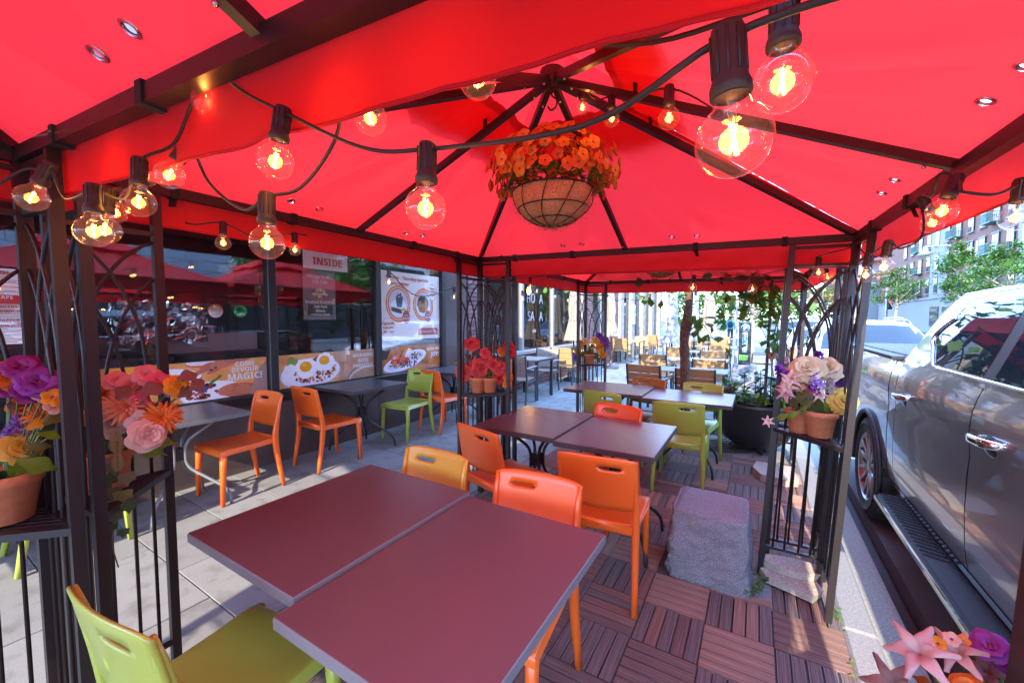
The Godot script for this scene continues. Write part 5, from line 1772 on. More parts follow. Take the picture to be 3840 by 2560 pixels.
func bloom_lists() -> Dictionary:
	return {
		"L": [["petunia","petal_plum",0.027,0.460,-0.045,0.040], ["petunia","petal_violet",0.071,0.414,-0.069,0.047], ["petunia","petal_plum",0.051,0.388,-0.055,0.042], ["petunia","petal_plum",-0.004,0.401,-0.023,0.035], ["rose","petal_orange",-0.007,0.437,-0.023,0.048], ["blossom","petal_blush",0.085,0.375,-0.075,0.023], ["blossom","petal_gold",0.108,0.371,-0.088,0.024], ["blossom","petal_blush",0.114,0.342,-0.090,0.024], ["blossom","petal_gold",0.131,0.355,-0.101,0.021], ["cluster","petal_lilac",0.018,0.283,-0.028,0.035], ["cluster","petal_lilac",-0.004,0.250,-0.013,0.031], ["rose","petal_yellow",0.027,0.217,-0.030,0.046], ["gerbera","petal_orange",0.042,0.308,-0.080,0.044], ["rose","petal_orange",-0.021,0.333,-0.055,0.039], ["leaf","leaf_lime",0.111,0.256,-0.083,0.036], ["leaf","leaf_lime",0.085,0.164,-0.062,0.058], ["leaf","leaf_lime",0.023,0.151,-0.024,0.052], ["leaf","leaf_olive",0.083,0.223,-0.064,0.038], ["leaf","leaf_olive",0.062,0.184,-0.049,0.042], ["leaf","leaf_lime",-0.011,0.184,-0.005,0.046], ["leaf","leaf_olive",0.121,0.309,-0.092,0.034], ["leaf","petal_gold",0.082,0.296,-0.068,0.038], ["leaf","leaf_lime",0.046,0.131,-0.036,0.052], ["leaf","leaf_mauve",0.001,0.349,-0.022,0.021], ["leaf","leaf_dark",-0.015,0.118,0.002,0.047], ["leaf","leaf_dark",0.105,0.282,-0.081,0.028]],
		"NL": [["petunia","petal_pink",0.026,0.383,-0.040,0.039], ["petunia","petal_hot",0.078,0.342,-0.068,0.040], ["petunia","petal_pink",0.112,0.404,-0.093,0.040], ["petunia","petal_hot",0.149,0.383,-0.114,0.035], ["gerbera","petal_orange",-0.013,0.332,-0.013,0.044], ["petunia","petal_pink",0.066,0.370,-0.063,0.037], ["rose","petal_gold",0.206,0.367,-0.148,0.038], ["gerbera","petal_peach",0.119,0.306,-0.032,0.064], ["petunia","petal_blush",0.046,0.243,-0.020,0.059], ["blossom","petal_white",0.181,0.249,-0.055,0.041], ["gerbera","petal_orange",0.203,0.265,-0.104,0.055], ["rose","petal_blush",0.211,0.214,-0.059,0.053], ["petunia","petal_hot",0.131,0.322,-0.064,0.029], ["cluster","petal_peach",0.128,0.292,-0.096,0.021], ["rose","petal_peach",-0.044,0.262,0.010,0.039], ["petunia","petal_lilac",0.184,0.347,-0.133,0.019], ["round","leaf_mauve",0.123,0.358,-0.027,0.035], ["round","leaf_mauve",0.210,0.368,-0.080,0.044], ["round","leaf_mauve",0.239,0.404,-0.170,0.036], ["round","leaf_mauve",0.269,0.373,-0.186,0.036], ["round","leaf_mauve",0.234,0.347,-0.163,0.033], ["round","leaf_mauve",-0.036,0.308,0.003,0.029], ["leaf","leaf_dark",0.004,0.199,-0.015,0.047], ["leaf","leaf_dark",0.085,0.176,-0.062,0.048], ["leaf","leaf",-0.036,0.184,0.010,0.046], ["leaf","leaf_lime",0.139,0.137,-0.093,0.059], ["leaf","leaf_lime",0.176,0.168,-0.117,0.046], ["leaf","leaf_olive",0.197,0.214,-0.132,0.035], ["leaf","leaf",0.058,0.160,-0.045,0.047], ["leaf","leaf_dark",-0.015,0.153,-0.001,0.047], ["leaf","leaf_olive",0.203,0.246,-0.138,0.027], ["fern","leaf_tan",0.137,0.193,-0.001,0.062], ["fern","leaf_tan",0.154,0.130,0.004,0.051], ["ivy","leaf_ivy",0.145,0.115,0.011,0.021], ["ivy","leaf_dark",0.125,0.072,0.026,0.024], ["ivy","leaf_ivy",0.181,0.079,-0.009,0.021], ["ivy","leaf_ivy",0.142,0.028,0.018,0.022], ["ivy","leaf_olive",0.172,0.020,-0.000,0.022], ["ivy","leaf_ivy",0.121,-0.016,0.033,0.020], ["ivy","leaf_dark",0.189,-0.016,-0.008,0.019], ["ivy","leaf_olive",0.161,-0.023,0.010,0.022], ["ivy","leaf_ivy",0.149,-0.052,0.018,0.019], ["ivy","leaf_dark",0.135,-0.089,0.029,0.019], ["ivy","leaf_dark",0.175,-0.104,0.006,0.014], ["ivy","leaf_mauve",0.129,0.130,0.019,0.021]],
		"FL1": [["rose","petal_coral",-0.051,0.402,0.006,0.065], ["rose","petal_coral",0.047,0.325,-0.049,0.047], ["rose","petal_coral",-0.104,0.162,0.053,0.076], ["rose","petal_coral",0.010,0.198,-0.019,0.083], ["rose","petal_coral",0.103,0.234,-0.077,0.054], ["rose","petal_coral",-0.073,0.205,-0.015,0.055], ["rose","petal_coral",0.054,0.260,-0.084,0.055], ["rose","petal_coral",0.147,0.191,-0.101,0.054], ["leaf","leaf_rust",-0.076,0.300,0.027,0.051], ["leaf","leaf_rust",-0.004,0.271,-0.014,0.051], ["leaf","leaf_rust",-0.030,0.329,-0.002,0.044], ["leaf","leaf_olive",0.037,0.118,-0.030,0.051], ["leaf","leaf_olive",-0.056,0.111,0.027,0.051], ["leaf","leaf_olive",0.092,0.155,-0.065,0.051], ["leaf","leaf_rust",-0.121,0.235,0.059,0.043], ["leaf","leaf_lime",-0.168,0.246,0.086,0.033], ["leaf","leaf_rust",0.077,0.372,-0.070,0.036], ["leaf","leaf_olive",-0.093,0.101,0.050,0.043]],
		"FL2": [["gerbera","petal_red",0.070,0.124,-0.050,0.062], ["rose","petal_red",0.126,0.379,-0.100,0.051], ["rose","petal_red",0.139,0.328,-0.105,0.047], ["rose","petal_orange",0.077,0.335,-0.067,0.040], ["rose","petal_orange",0.126,0.124,-0.084,0.044], ["rose","petal_orange",0.125,0.062,-0.079,0.040], ["rose","petal_coral",0.074,0.208,-0.058,0.055], ["leaf","leaf_rust",0.038,0.372,-0.046,0.047], ["leaf","leaf_rust",0.025,0.299,-0.034,0.047], ["leaf","leaf_olive",0.012,0.190,-0.019,0.051], ["leaf","leaf_olive",0.047,0.062,-0.032,0.047], ["leaf","leaf_rust",0.072,0.280,-0.061,0.044], ["leaf","leaf_rust",0.104,0.262,-0.079,0.036]],
		"CL": [["rose","petal_gold",-0.143,0.181,0.075,0.053], ["rose","petal_yellow",0.063,0.318,-0.058,0.059], ["rose","petal_gold",0.117,0.229,-0.085,0.065], ["rose","petal_gold",0.155,0.127,-0.102,0.059], ["gerbera","petal_violet",0.165,0.324,-0.120,0.071], ["gerbera","petal_violet",0.103,0.384,-0.086,0.053], ["gerbera","petal_violet",-0.166,0.086,0.095,0.042], ["gerbera","petal_violet",0.188,0.246,-0.129,0.053], ["rose","petal_cream",-0.054,0.306,0.013,0.053], ["rose","petal_gold",-0.104,0.277,0.046,0.053], ["cluster","petal_plum",0.086,0.229,-0.066,0.053], ["leaf","leaf_olive",-0.075,0.128,0.037,0.095], ["leaf","leaf_olive",0.001,0.157,-0.010,0.095], ["leaf","leaf_olive",0.079,0.097,-0.054,0.089], ["leaf","leaf",-0.023,0.086,0.008,0.083], ["leaf","leaf_olive",-0.125,0.086,0.070,0.083], ["leaf","leaf_olive",0.157,0.067,-0.099,0.071], ["leaf","leaf_olive",0.035,0.247,-0.036,0.077], ["leaf","leaf",0.106,0.050,-0.067,0.071]],
		"FR": [["rose","petal_cream",-0.066,0.369,0.017,0.077], ["rose","petal_cream",0.025,0.362,-0.061,0.077], ["cluster","petal_lilac",-0.042,0.316,0.041,0.059], ["cluster","petal_plum",-0.040,0.267,0.031,0.048], ["cluster","petal_violet",0.102,0.321,-0.082,0.057], ["cluster","petal_violet",0.066,0.306,-0.048,0.048], ["cluster","petal_violet",-0.006,0.412,-0.081,0.051], ["lily","petal_blush",-0.141,0.312,0.066,0.039], ["lily","petal_blush",-0.152,0.269,0.075,0.039], ["lily","petal_blush",-0.011,0.233,0.039,0.030], ["rose","petal_yellow",0.094,0.202,-0.011,0.070], ["cluster","petal_white",0.034,0.278,-0.003,0.048], ["lily","petal_white",0.078,0.258,-0.051,0.028], ["cluster","petal_violet",-0.179,0.332,0.017,0.056], ["rose","petal_peach",-0.082,0.288,-0.004,0.057], ["leaf","leaf_olive",-0.083,0.233,0.036,0.056], ["leaf","leaf_olive",-0.031,0.173,0.008,0.055], ["leaf","leaf_lime",0.035,0.158,0.016,0.050], ["leaf","leaf_lime",0.074,0.125,0.006,0.041], ["leaf","leaf_olive",-0.072,0.173,0.032,0.056], ["leaf","leaf",-0.009,0.138,-0.003,0.051], ["leaf","leaf_lime",-0.081,0.138,0.040,0.039], ["leaf","leaf_lime",-0.141,0.114,0.078,0.047], ["leaf","leaf_lime",-0.182,0.102,0.104,0.039], ["leaf","leaf_olive",-0.103,0.197,0.050,0.047], ["leaf","leaf_olive",0.030,0.185,-0.030,0.047], ["leaf","leaf",0.053,0.229,-0.070,0.047], ["leaf","leaf_rust",-0.092,0.254,0.017,0.043], ["lily","petal_blush",-0.243,0.083,0.142,0.023]],
		"NR": [["lily","petal_mauve",-0.106,0.324,0.066,0.019], ["lily","leaf_mauve",-0.119,0.276,0.054,0.019], ["lily","petal_mauve",-0.067,0.308,0.020,0.016], ["blossom","petal_gold",-0.084,0.318,0.029,0.006], ["blossom","petal_blush",-0.073,0.323,0.023,0.006], ["blossom","petal_blush",-0.093,0.315,0.035,0.006], ["blossom","petal_gold",-0.063,0.321,0.017,0.005], ["petunia","petal_violet",-0.039,0.315,0.003,0.014], ["petunia","petal_plum",-0.031,0.297,-0.001,0.012], ["rose","petal_orange",-0.064,0.287,0.043,0.015], ["lily","leaf_mauve",-0.042,0.289,0.006,0.014], ["leaf","leaf_olive",-0.066,0.246,-0.012,0.014], ["leaf","leaf_rust",-0.086,0.255,-0.000,0.012], ["leaf","leaf_olive",-0.030,0.246,-0.046,0.014]],
	}

func build_lights() -> void:
	var s := ST()
	var prof := []
	for k in 15:
		var a := PI * k / 17.0
		prof.append(Vector2(0.029 * sin(a) if k > 0 else 0.0, -0.029 * cos(a)))
	prof.append_array([Vector2(0.0145, 0.0275), Vector2(0.0125, 0.033), Vector2(0.0125, 0.042)])
	lathe(s, prof, 24)
	var globe := fin(s)
	s = ST()
	lathe(s, [Vector2(0.0, 0.090), Vector2(0.0118, 0.090), Vector2(0.0128, 0.087), Vector2(0.0132, 0.050), Vector2(0.0158, 0.043), Vector2(0.0158, 0.036), Vector2(0.0135, 0.035), Vector2(0.0, 0.037)], 16)
	for k in 10:
		box(s, Vector3(cos(TAU * k / 10.0) * 0.0130, 0.068, sin(TAU * k / 10.0) * 0.0130), Vector3(0.002, 0.034, 0.002))
	var sock := fin(s)
	s = ST()
	tube(s, [Vector3(0.002, -0.012, 0.0), Vector3(-0.002, 0.014, 0.001)], 0.0017, 6)
	tube(s, [Vector3(-0.0035, -0.010, 0.001), Vector3(0.003, 0.013, -0.001)], 0.0012, 6)
	var fil := fin(s)
	s = ST()
	tube(s, [Vector3(0, 0.013, 0), Vector3(0, 0.040, 0)], [0.0022, 0.006], 8)
	var stem := fin(s)
	for q in light_strings():
		var base: Vector3 = q[1][0][0]
		var t := thing("string_light", q[0], "string lights", base, 0.0, "strings of clear bulbs")
		for b in q[1]:
			var y: Vector3 = b[1]
			var x := y.cross(Vector3(0.3, 0.1, 0.9)).normalized()
			var B := Basis(x, y, x.cross(y))
			var o := mi("bulb", globe, M.bulb_glass, t, Transform3D(B, b[0] - base))
			mi("filament", fil, M.filament, o)
			mi("glass_stem", stem, M.bulb_glass, o)
			mi("socket", sock, M.socket, t, Transform3D(B, b[0] - base))
			if b[2] < 3.0:
				var l := OmniLight3D.new()
				l.name = numbered("bulb_light", o)
				o.add_child(l)
				l.light_color = Color(1.0, 0.66, 0.30)
				l.light_energy = 0.0016
				l.light_size = 0.012
				l.omni_range = 6.0
				l.omni_attenuation = 2.0
				l.shadow_enabled = true
		for c in q[2]:
			var pts := []
			for p in curve(c, 6):
				pts.append(p - base)
			s = ST()
			tube(s, pts, 0.0032, 6)
			obj("cord", s, M.cord, t)

func light_strings() -> Array:
	return [
		["string of clear bulbs hanging closest to the viewer across the roof", [[Vector3(0.468, 1.699, 1.535), Vector3(-0.076, 0.997, 0.000), 0.33], [Vector3(0.504, 1.797, 1.404), Vector3(-0.008, 0.999, -0.041), 0.41], [Vector3(0.086, 1.711, 1.484), Vector3(0.009, 0.999, -0.052), 0.57], [Vector3(-0.206, 1.819, 1.529), Vector3(0.122, 0.985, -0.119), 0.67], [Vector3(-0.471, 1.994, 1.512), Vector3(-0.087, 0.996, 0.007), 0.82]],
			[[Vector3(0.562, 1.804, 1.503), Vector3(0.461, 1.782, 1.535), Vector3(0.324, 1.761, 1.497), Vector3(0.087, 1.794, 1.479), Vector3(-0.021, 1.811, 1.504), Vector3(-0.195, 1.901, 1.519), Vector3(-0.327, 1.972, 1.515), Vector3(-0.468, 2.067, 1.500), Vector3(-0.479, 2.077, 1.512)], [Vector3(0.563, 1.850, 1.428), Vector3(0.503, 1.880, 1.401), Vector3(0.364, 1.911, 1.358), Vector3(0.179, 2.005, 1.300), Vector3(0.085, 2.035, 1.285)]]],
		["string of clear bulbs bunched round the left trellis corner", [[Vector3(-0.102, 1.908, 1.419), Vector3(-0.264, 0.957, 0.116), 0.71], [Vector3(0.099, 1.935, 1.375), Vector3(0.149, 0.980, -0.135), 0.64], [Vector3(-0.271, 1.694, 1.512), Vector3(-0.019, 0.999, -0.034), 0.73], [Vector3(-0.587, 1.793, 1.594), Vector3(0.009, 0.999, -0.052), 0.82], [Vector3(-0.638, 1.877, 1.524), Vector3(0.386, 0.881, -0.274), 0.90], [Vector3(-0.920, 1.941, 1.481), Vector3(0.300, 0.927, -0.224), 1.08], [Vector3(-0.597, 1.724, 1.659), Vector3(-0.019, 0.999, -0.034), 0.77], [Vector3(-0.717, 1.749, 1.614), Vector3(0.038, 0.997, -0.069), 0.87], [Vector3(-1.261, 1.894, 1.450), Vector3(0.149, 0.980, -0.135), 1.28], [Vector3(-0.898, 1.827, 1.685), Vector3(0.411, 0.865, -0.287), 0.90]],
			[[Vector3(-0.491, 2.077, 1.490), Vector3(-0.529, 2.003, 1.518), Vector3(-0.560, 1.922, 1.541), Vector3(-0.586, 1.876, 1.590), Vector3(-0.617, 1.803, 1.607), Vector3(-0.598, 1.807, 1.656)], [Vector3(0.112, 2.016, 1.364), Vector3(-0.027, 1.977, 1.356), Vector3(-0.124, 1.987, 1.429), Vector3(-0.165, 1.873, 1.446), Vector3(-0.253, 1.804, 1.457), Vector3(-0.272, 1.777, 1.510), Vector3(-0.365, 1.768, 1.504), Vector3(-0.471, 1.833, 1.516), Vector3(-0.606, 1.950, 1.501), Vector3(-0.895, 2.018, 1.462)], [Vector3(-0.714, 1.832, 1.608), Vector3(-0.713, 1.851, 1.568), Vector3(-0.794, 1.909, 1.520), Vector3(-0.895, 2.018, 1.462)], [Vector3(-0.598, 1.807, 1.656), Vector3(-0.837, 1.827, 1.645), Vector3(-0.864, 1.898, 1.661), Vector3(-1.027, 1.922, 1.637), Vector3(-1.069, 1.930, 1.662), Vector3(-1.123, 1.895, 1.697)], [Vector3(-0.714, 1.832, 1.608), Vector3(-1.248, 1.976, 1.439)]]],
		["string of small clear bulbs along the left valance", [[Vector3(-1.422, 1.876, 1.080), Vector3(-0.019, 0.999, -0.034), 1.68], [Vector3(-1.547, 1.914, 0.699), Vector3(-0.019, 0.999, -0.034), 2.07], [Vector3(-1.874, 2.074, 0.159), Vector3(-0.019, 0.999, -0.034), 2.69]],
			[[Vector3(-1.676, 2.001, 1.205), Vector3(-1.557, 1.959, 1.136), Vector3(-1.424, 1.959, 1.077), Vector3(-1.533, 1.944, 0.888), Vector3(-1.549, 1.997, 0.696), Vector3(-1.651, 2.026, 0.486), Vector3(-1.875, 2.157, 0.156), Vector3(-1.788, 2.136, 0.094)]]],
		["string of clear bulbs above the hanging flower basket", [[Vector3(0.009, 2.297, 0.407), Vector3(-0.019, 0.999, -0.034), 1.50], [Vector3(-0.199, 2.495, 0.170), Vector3(-0.019, 0.999, -0.034), 1.79], [Vector3(0.265, 2.112, 0.701), Vector3(-0.019, 0.999, -0.034), 1.12], [Vector3(-0.622, 2.919, -0.364), Vector3(-0.019, 0.999, -0.034), 2.45]],
			[[Vector3(-0.350, 2.609, 0.248), Vector3(-0.624, 3.002, -0.367), Vector3(-0.275, 2.597, 0.227), Vector3(-0.200, 2.578, 0.167), Vector3(-0.078, 2.426, 0.329), Vector3(0.007, 2.379, 0.404), Vector3(0.068, 2.365, 0.362), Vector3(0.264, 2.195, 0.698), Vector3(0.342, 2.283, 0.318)]]],
		["string of clear bulbs wound round the rose trellis corner", [[Vector3(-1.008, 2.325, -0.730), Vector3(-0.019, 0.999, -0.034), 2.99], [Vector3(-1.555, 2.252, -1.395), Vector3(-0.019, 0.999, -0.034), 3.85], [Vector3(-1.850, 1.835, -0.191), Vector3(-0.019, 0.999, -0.034), 2.99], [Vector3(-1.818, 1.758, -0.906), Vector3(-0.019, 0.999, -0.034), 3.59], [Vector3(-1.941, 2.012, -1.493), Vector3(-0.019, 0.999, -0.034), 4.14], [Vector3(-1.706, 2.045, -1.291), Vector3(-0.019, 0.999, -0.034), 3.85], [Vector3(-1.495, 2.059, -1.120), Vector3(-0.019, 0.999, -0.034), 3.59], [Vector3(-1.657, 1.942, -1.314), Vector3(-0.019, 0.999, -0.034), 3.85]],
			[[Vector3(-0.799, 2.350, -0.400), Vector3(-1.010, 2.408, -0.733), Vector3(-1.073, 2.215, -0.694), Vector3(-1.557, 2.335, -1.398), Vector3(-1.315, 2.068, -0.890), Vector3(-1.496, 2.142, -1.122), Vector3(-1.707, 2.128, -1.294), Vector3(-1.943, 2.095, -1.496), Vector3(-1.461, 1.829, -0.670), Vector3(-1.819, 1.841, -0.908), Vector3(-1.597, 1.726, -0.230), Vector3(-1.851, 1.918, -0.194), Vector3(-1.622, 1.938, 0.123), Vector3(-1.664, 2.002, 0.145), Vector3(-1.739, 2.086, 0.184)], [Vector3(-1.707, 2.128, -1.294), Vector3(-1.659, 2.025, -1.317), Vector3(-1.407, 1.921, -1.176)]]],
		["string of tiny clear bulbs swagged under the farthest gazebo", [[Vector3(-1.364, 1.871, -1.487), Vector3(-0.019, 0.999, -0.034), 3.85], [Vector3(-1.801, 1.904, -2.453), Vector3(-0.019, 0.999, -0.034), 4.89], [Vector3(-1.744, 1.788, -2.002), Vector3(-0.019, 0.999, -0.034), 4.49], [Vector3(-1.613, 1.974, -2.322), Vector3(-0.019, 0.999, -0.034), 4.68], [Vector3(-1.940, 1.880, -3.271), Vector3(-0.019, 0.999, -0.034), 5.67], [Vector3(-1.782, 1.824, -3.363), Vector3(-0.019, 0.999, -0.034), 5.67], [Vector3(-1.773, 1.923, -3.744), Vector3(-0.019, 0.999, -0.034), 5.98], [Vector3(-1.297, 1.842, -3.658), Vector3(-0.336, 0.928, 0.160), 5.67], [Vector3(-1.096, 1.768, -3.774), Vector3(-0.019, 0.999, -0.034), 5.67], [Vector3(-0.795, 1.828, -3.960), Vector3(-0.019, 0.999, -0.034), 5.67], [Vector3(-1.552, 2.007, -3.514), Vector3(-0.019, 0.999, -0.034), 5.67], [Vector3(-0.540, 2.036, -4.496), Vector3(-0.239, 0.966, 0.100), 5.98], [Vector3(0.098, 1.776, -1.180), Vector3(0.094, 0.990, -0.103), 2.83], [Vector3(-0.215, 1.843, -3.980), Vector3(-0.019, 0.999, -0.034), 5.38]],
			[[Vector3(-1.407, 1.921, -1.176), Vector3(-1.366, 1.954, -1.490), Vector3(-1.018, 2.009, -1.534), Vector3(-0.433, 2.094, -1.425)], [Vector3(-1.746, 1.871, -2.005), Vector3(-1.447, 1.789, -1.612), Vector3(-1.802, 1.987, -2.455), Vector3(-1.614, 2.057, -2.324), Vector3(-1.532, 1.922, -2.271), Vector3(-1.942, 1.962, -3.274), Vector3(-1.784, 1.907, -3.366), Vector3(-1.602, 1.870, -3.162), Vector3(-1.774, 2.006, -3.747)], [Vector3(-1.553, 2.090, -3.517), Vector3(-1.397, 1.941, -3.524), Vector3(-1.325, 1.919, -3.645), Vector3(-1.247, 1.829, -3.842), Vector3(-1.098, 1.851, -3.777), Vector3(-0.929, 1.819, -3.799), Vector3(-0.796, 1.911, -3.963), Vector3(-0.520, 1.940, -3.586), Vector3(-0.560, 2.116, -4.488), Vector3(-0.123, 1.894, -2.419), Vector3(0.105, 1.859, -1.189)], [Vector3(-0.167, 1.887, -3.562), Vector3(-0.217, 1.925, -3.983), Vector3(0.024, 1.771, -3.202), Vector3(0.192, 1.790, -3.172), Vector3(0.384, 1.770, -3.420), Vector3(0.510, 1.830, -3.595)]]],
		["string of clear bulbs hanging by the right trellis towards the street", [[Vector3(0.846, 1.802, 0.595), Vector3(0.322, 0.917, -0.236), 0.93], [Vector3(0.936, 1.845, 0.193), Vector3(-0.329, 0.931, 0.158), 1.22], [Vector3(0.992, 1.787, 0.508), Vector3(0.094, 0.990, -0.103), 0.93], [Vector3(0.845, 1.728, 0.112), Vector3(0.149, 0.980, -0.135), 1.35], [Vector3(0.860, 1.732, -0.232), Vector3(0.094, 0.990, -0.103), 1.63], [Vector3(0.961, 1.876, -1.018), Vector3(-0.019, 0.999, -0.034), 2.24], [Vector3(0.776, 1.813, -0.902), Vector3(-0.019, 0.999, -0.034), 2.24], [Vector3(0.931, 1.864, -1.874), Vector3(-0.187, 0.980, 0.068), 2.99], [Vector3(0.458, 1.766, -1.398), Vector3(-0.019, 0.999, -0.034), 2.83], [Vector3(0.521, 1.748, -3.598), Vector3(-0.132, 0.991, 0.034), 4.68], [Vector3(0.194, 1.707, -3.169), Vector3(-0.019, 0.999, -0.034), 4.49], [Vector3(0.895, 1.937, -3.607), Vector3(-0.019, 0.999, -0.034), 4.49], [Vector3(0.847, 1.956, -4.057), Vector3(-0.019, 0.999, -0.034), 4.89]],
			[[Vector3(0.850, 1.822, 0.683), Vector3(0.873, 1.878, 0.576), Vector3(0.848, 1.895, 0.563), Vector3(0.850, 1.859, 0.506), Vector3(0.908, 1.923, 0.206), Vector3(0.903, 1.804, 0.243), Vector3(0.894, 1.791, 0.073), Vector3(0.858, 1.810, 0.100), Vector3(0.868, 1.814, -0.240), Vector3(0.959, 1.959, -1.021)], [Vector3(0.850, 1.822, 0.683), Vector3(0.913, 1.817, 0.646), Vector3(1.000, 1.869, 0.499)], [Vector3(0.959, 1.959, -1.021), Vector3(0.869, 1.906, -0.679), Vector3(0.775, 1.896, -0.905), Vector3(0.916, 1.945, -1.869), Vector3(0.644, 1.908, -1.596), Vector3(0.457, 1.849, -1.401), Vector3(0.360, 1.860, -2.007), Vector3(0.105, 1.859, -1.189)], [Vector3(0.916, 1.945, -1.869), Vector3(0.893, 2.020, -3.610), Vector3(0.845, 2.039, -4.059)]]],
	]

# rough boulder-like block: a box whose faces are pushed in and out
func rough_block(s: SurfaceTool, c: Vector3, z: Vector3, sd: int, amp: float, taper := 0.0, top_amp := 0.1) -> void:
	var nz := noise(sd, 1.0, 4)
	var n := 34
	var P := func(d: Vector3) -> Vector3:
		var q := d * z / 2.0
		var k := (d.y + 1.0) / 2.0
		var shrink := 1.0 - taper * k * k
		q.x *= shrink
		q.z *= shrink
		# round the upright edges a little
		var e := pow(absf(d.x), 6.0) * pow(absf(d.z), 6.0)
		q.x *= 1.0 - 0.07 * e
		q.z *= 1.0 - 0.07 * e
		var o := nz.get_noise_3dv(q * 4.0 + Vector3(sd, 0, 0)) * 0.45 + nz.get_noise_3dv(q * 14.0) * 0.30 * (1.6 if d.x < -0.99 else 0.6) + nz.get_noise_3dv(q * 55.0) * 0.16
		var w := amp * (top_amp if d.y > 0.999 else clampf(1.3 - k * 0.6, 0.4, 1.0))
		return c + q + Vector3(d.x, d.y * 0.3, d.z).normalized() * o * w
	for f in 6:
		var ax := f / 2
		var sg := 1.0 if f % 2 else -1.0
		var rows := []
		for i in n + 1:
			var r := []
			for j in n + 1:
				var d := Vector3.ZERO
				d[ax] = sg
				d[(ax + 1) % 3] = i * 2.0 / n - 1.0
				d[(ax + 2) % 3] = j * 2.0 / n - 1.0
				r.append(P.call(d))
			rows.append(r)
		sheet(s, rows, c)

func flat_stone(called: String, label: String, at: Vector3, pts: Array, h: float, m: Material, tiltx := 0.0) -> void:
	var t := thing(called, label, "stone", at, 0.0, "flat stones propping the trellis feet")
	t.rotation = Vector3(tiltx, 0, tiltx * 0.5)
	var s := ST(true)
	var poly2 := PackedVector2Array()
	for p in pts:
		poly2.append(p)
	slab(s, poly2, Vector3.ZERO, Vector3.RIGHT, Vector3(0, 0, 1), Vector3(0.006, h, 0.004))
	obj("slab_body", s, m, t)

func leafy(s: SurfaceTool, c: Vector3, n: int, spread: Vector3, len_: float, w: float) -> void:
	for k in n:
		var d := Vector3(rng.randfn(0, 0.5), rng.randfn(0, 0.5), rng.randfn(0, 0.5)).limit_length(1.0)
		var o := c + d * spread
		petal(s, o, Basis(Vector3.UP, rng.randf() * TAU) * Basis(Vector3.RIGHT, rng.randf_range(-0.9, 0.6)), len_ * rng.randf_range(0.7, 1.2), w, 0.15, 0.7, 3)

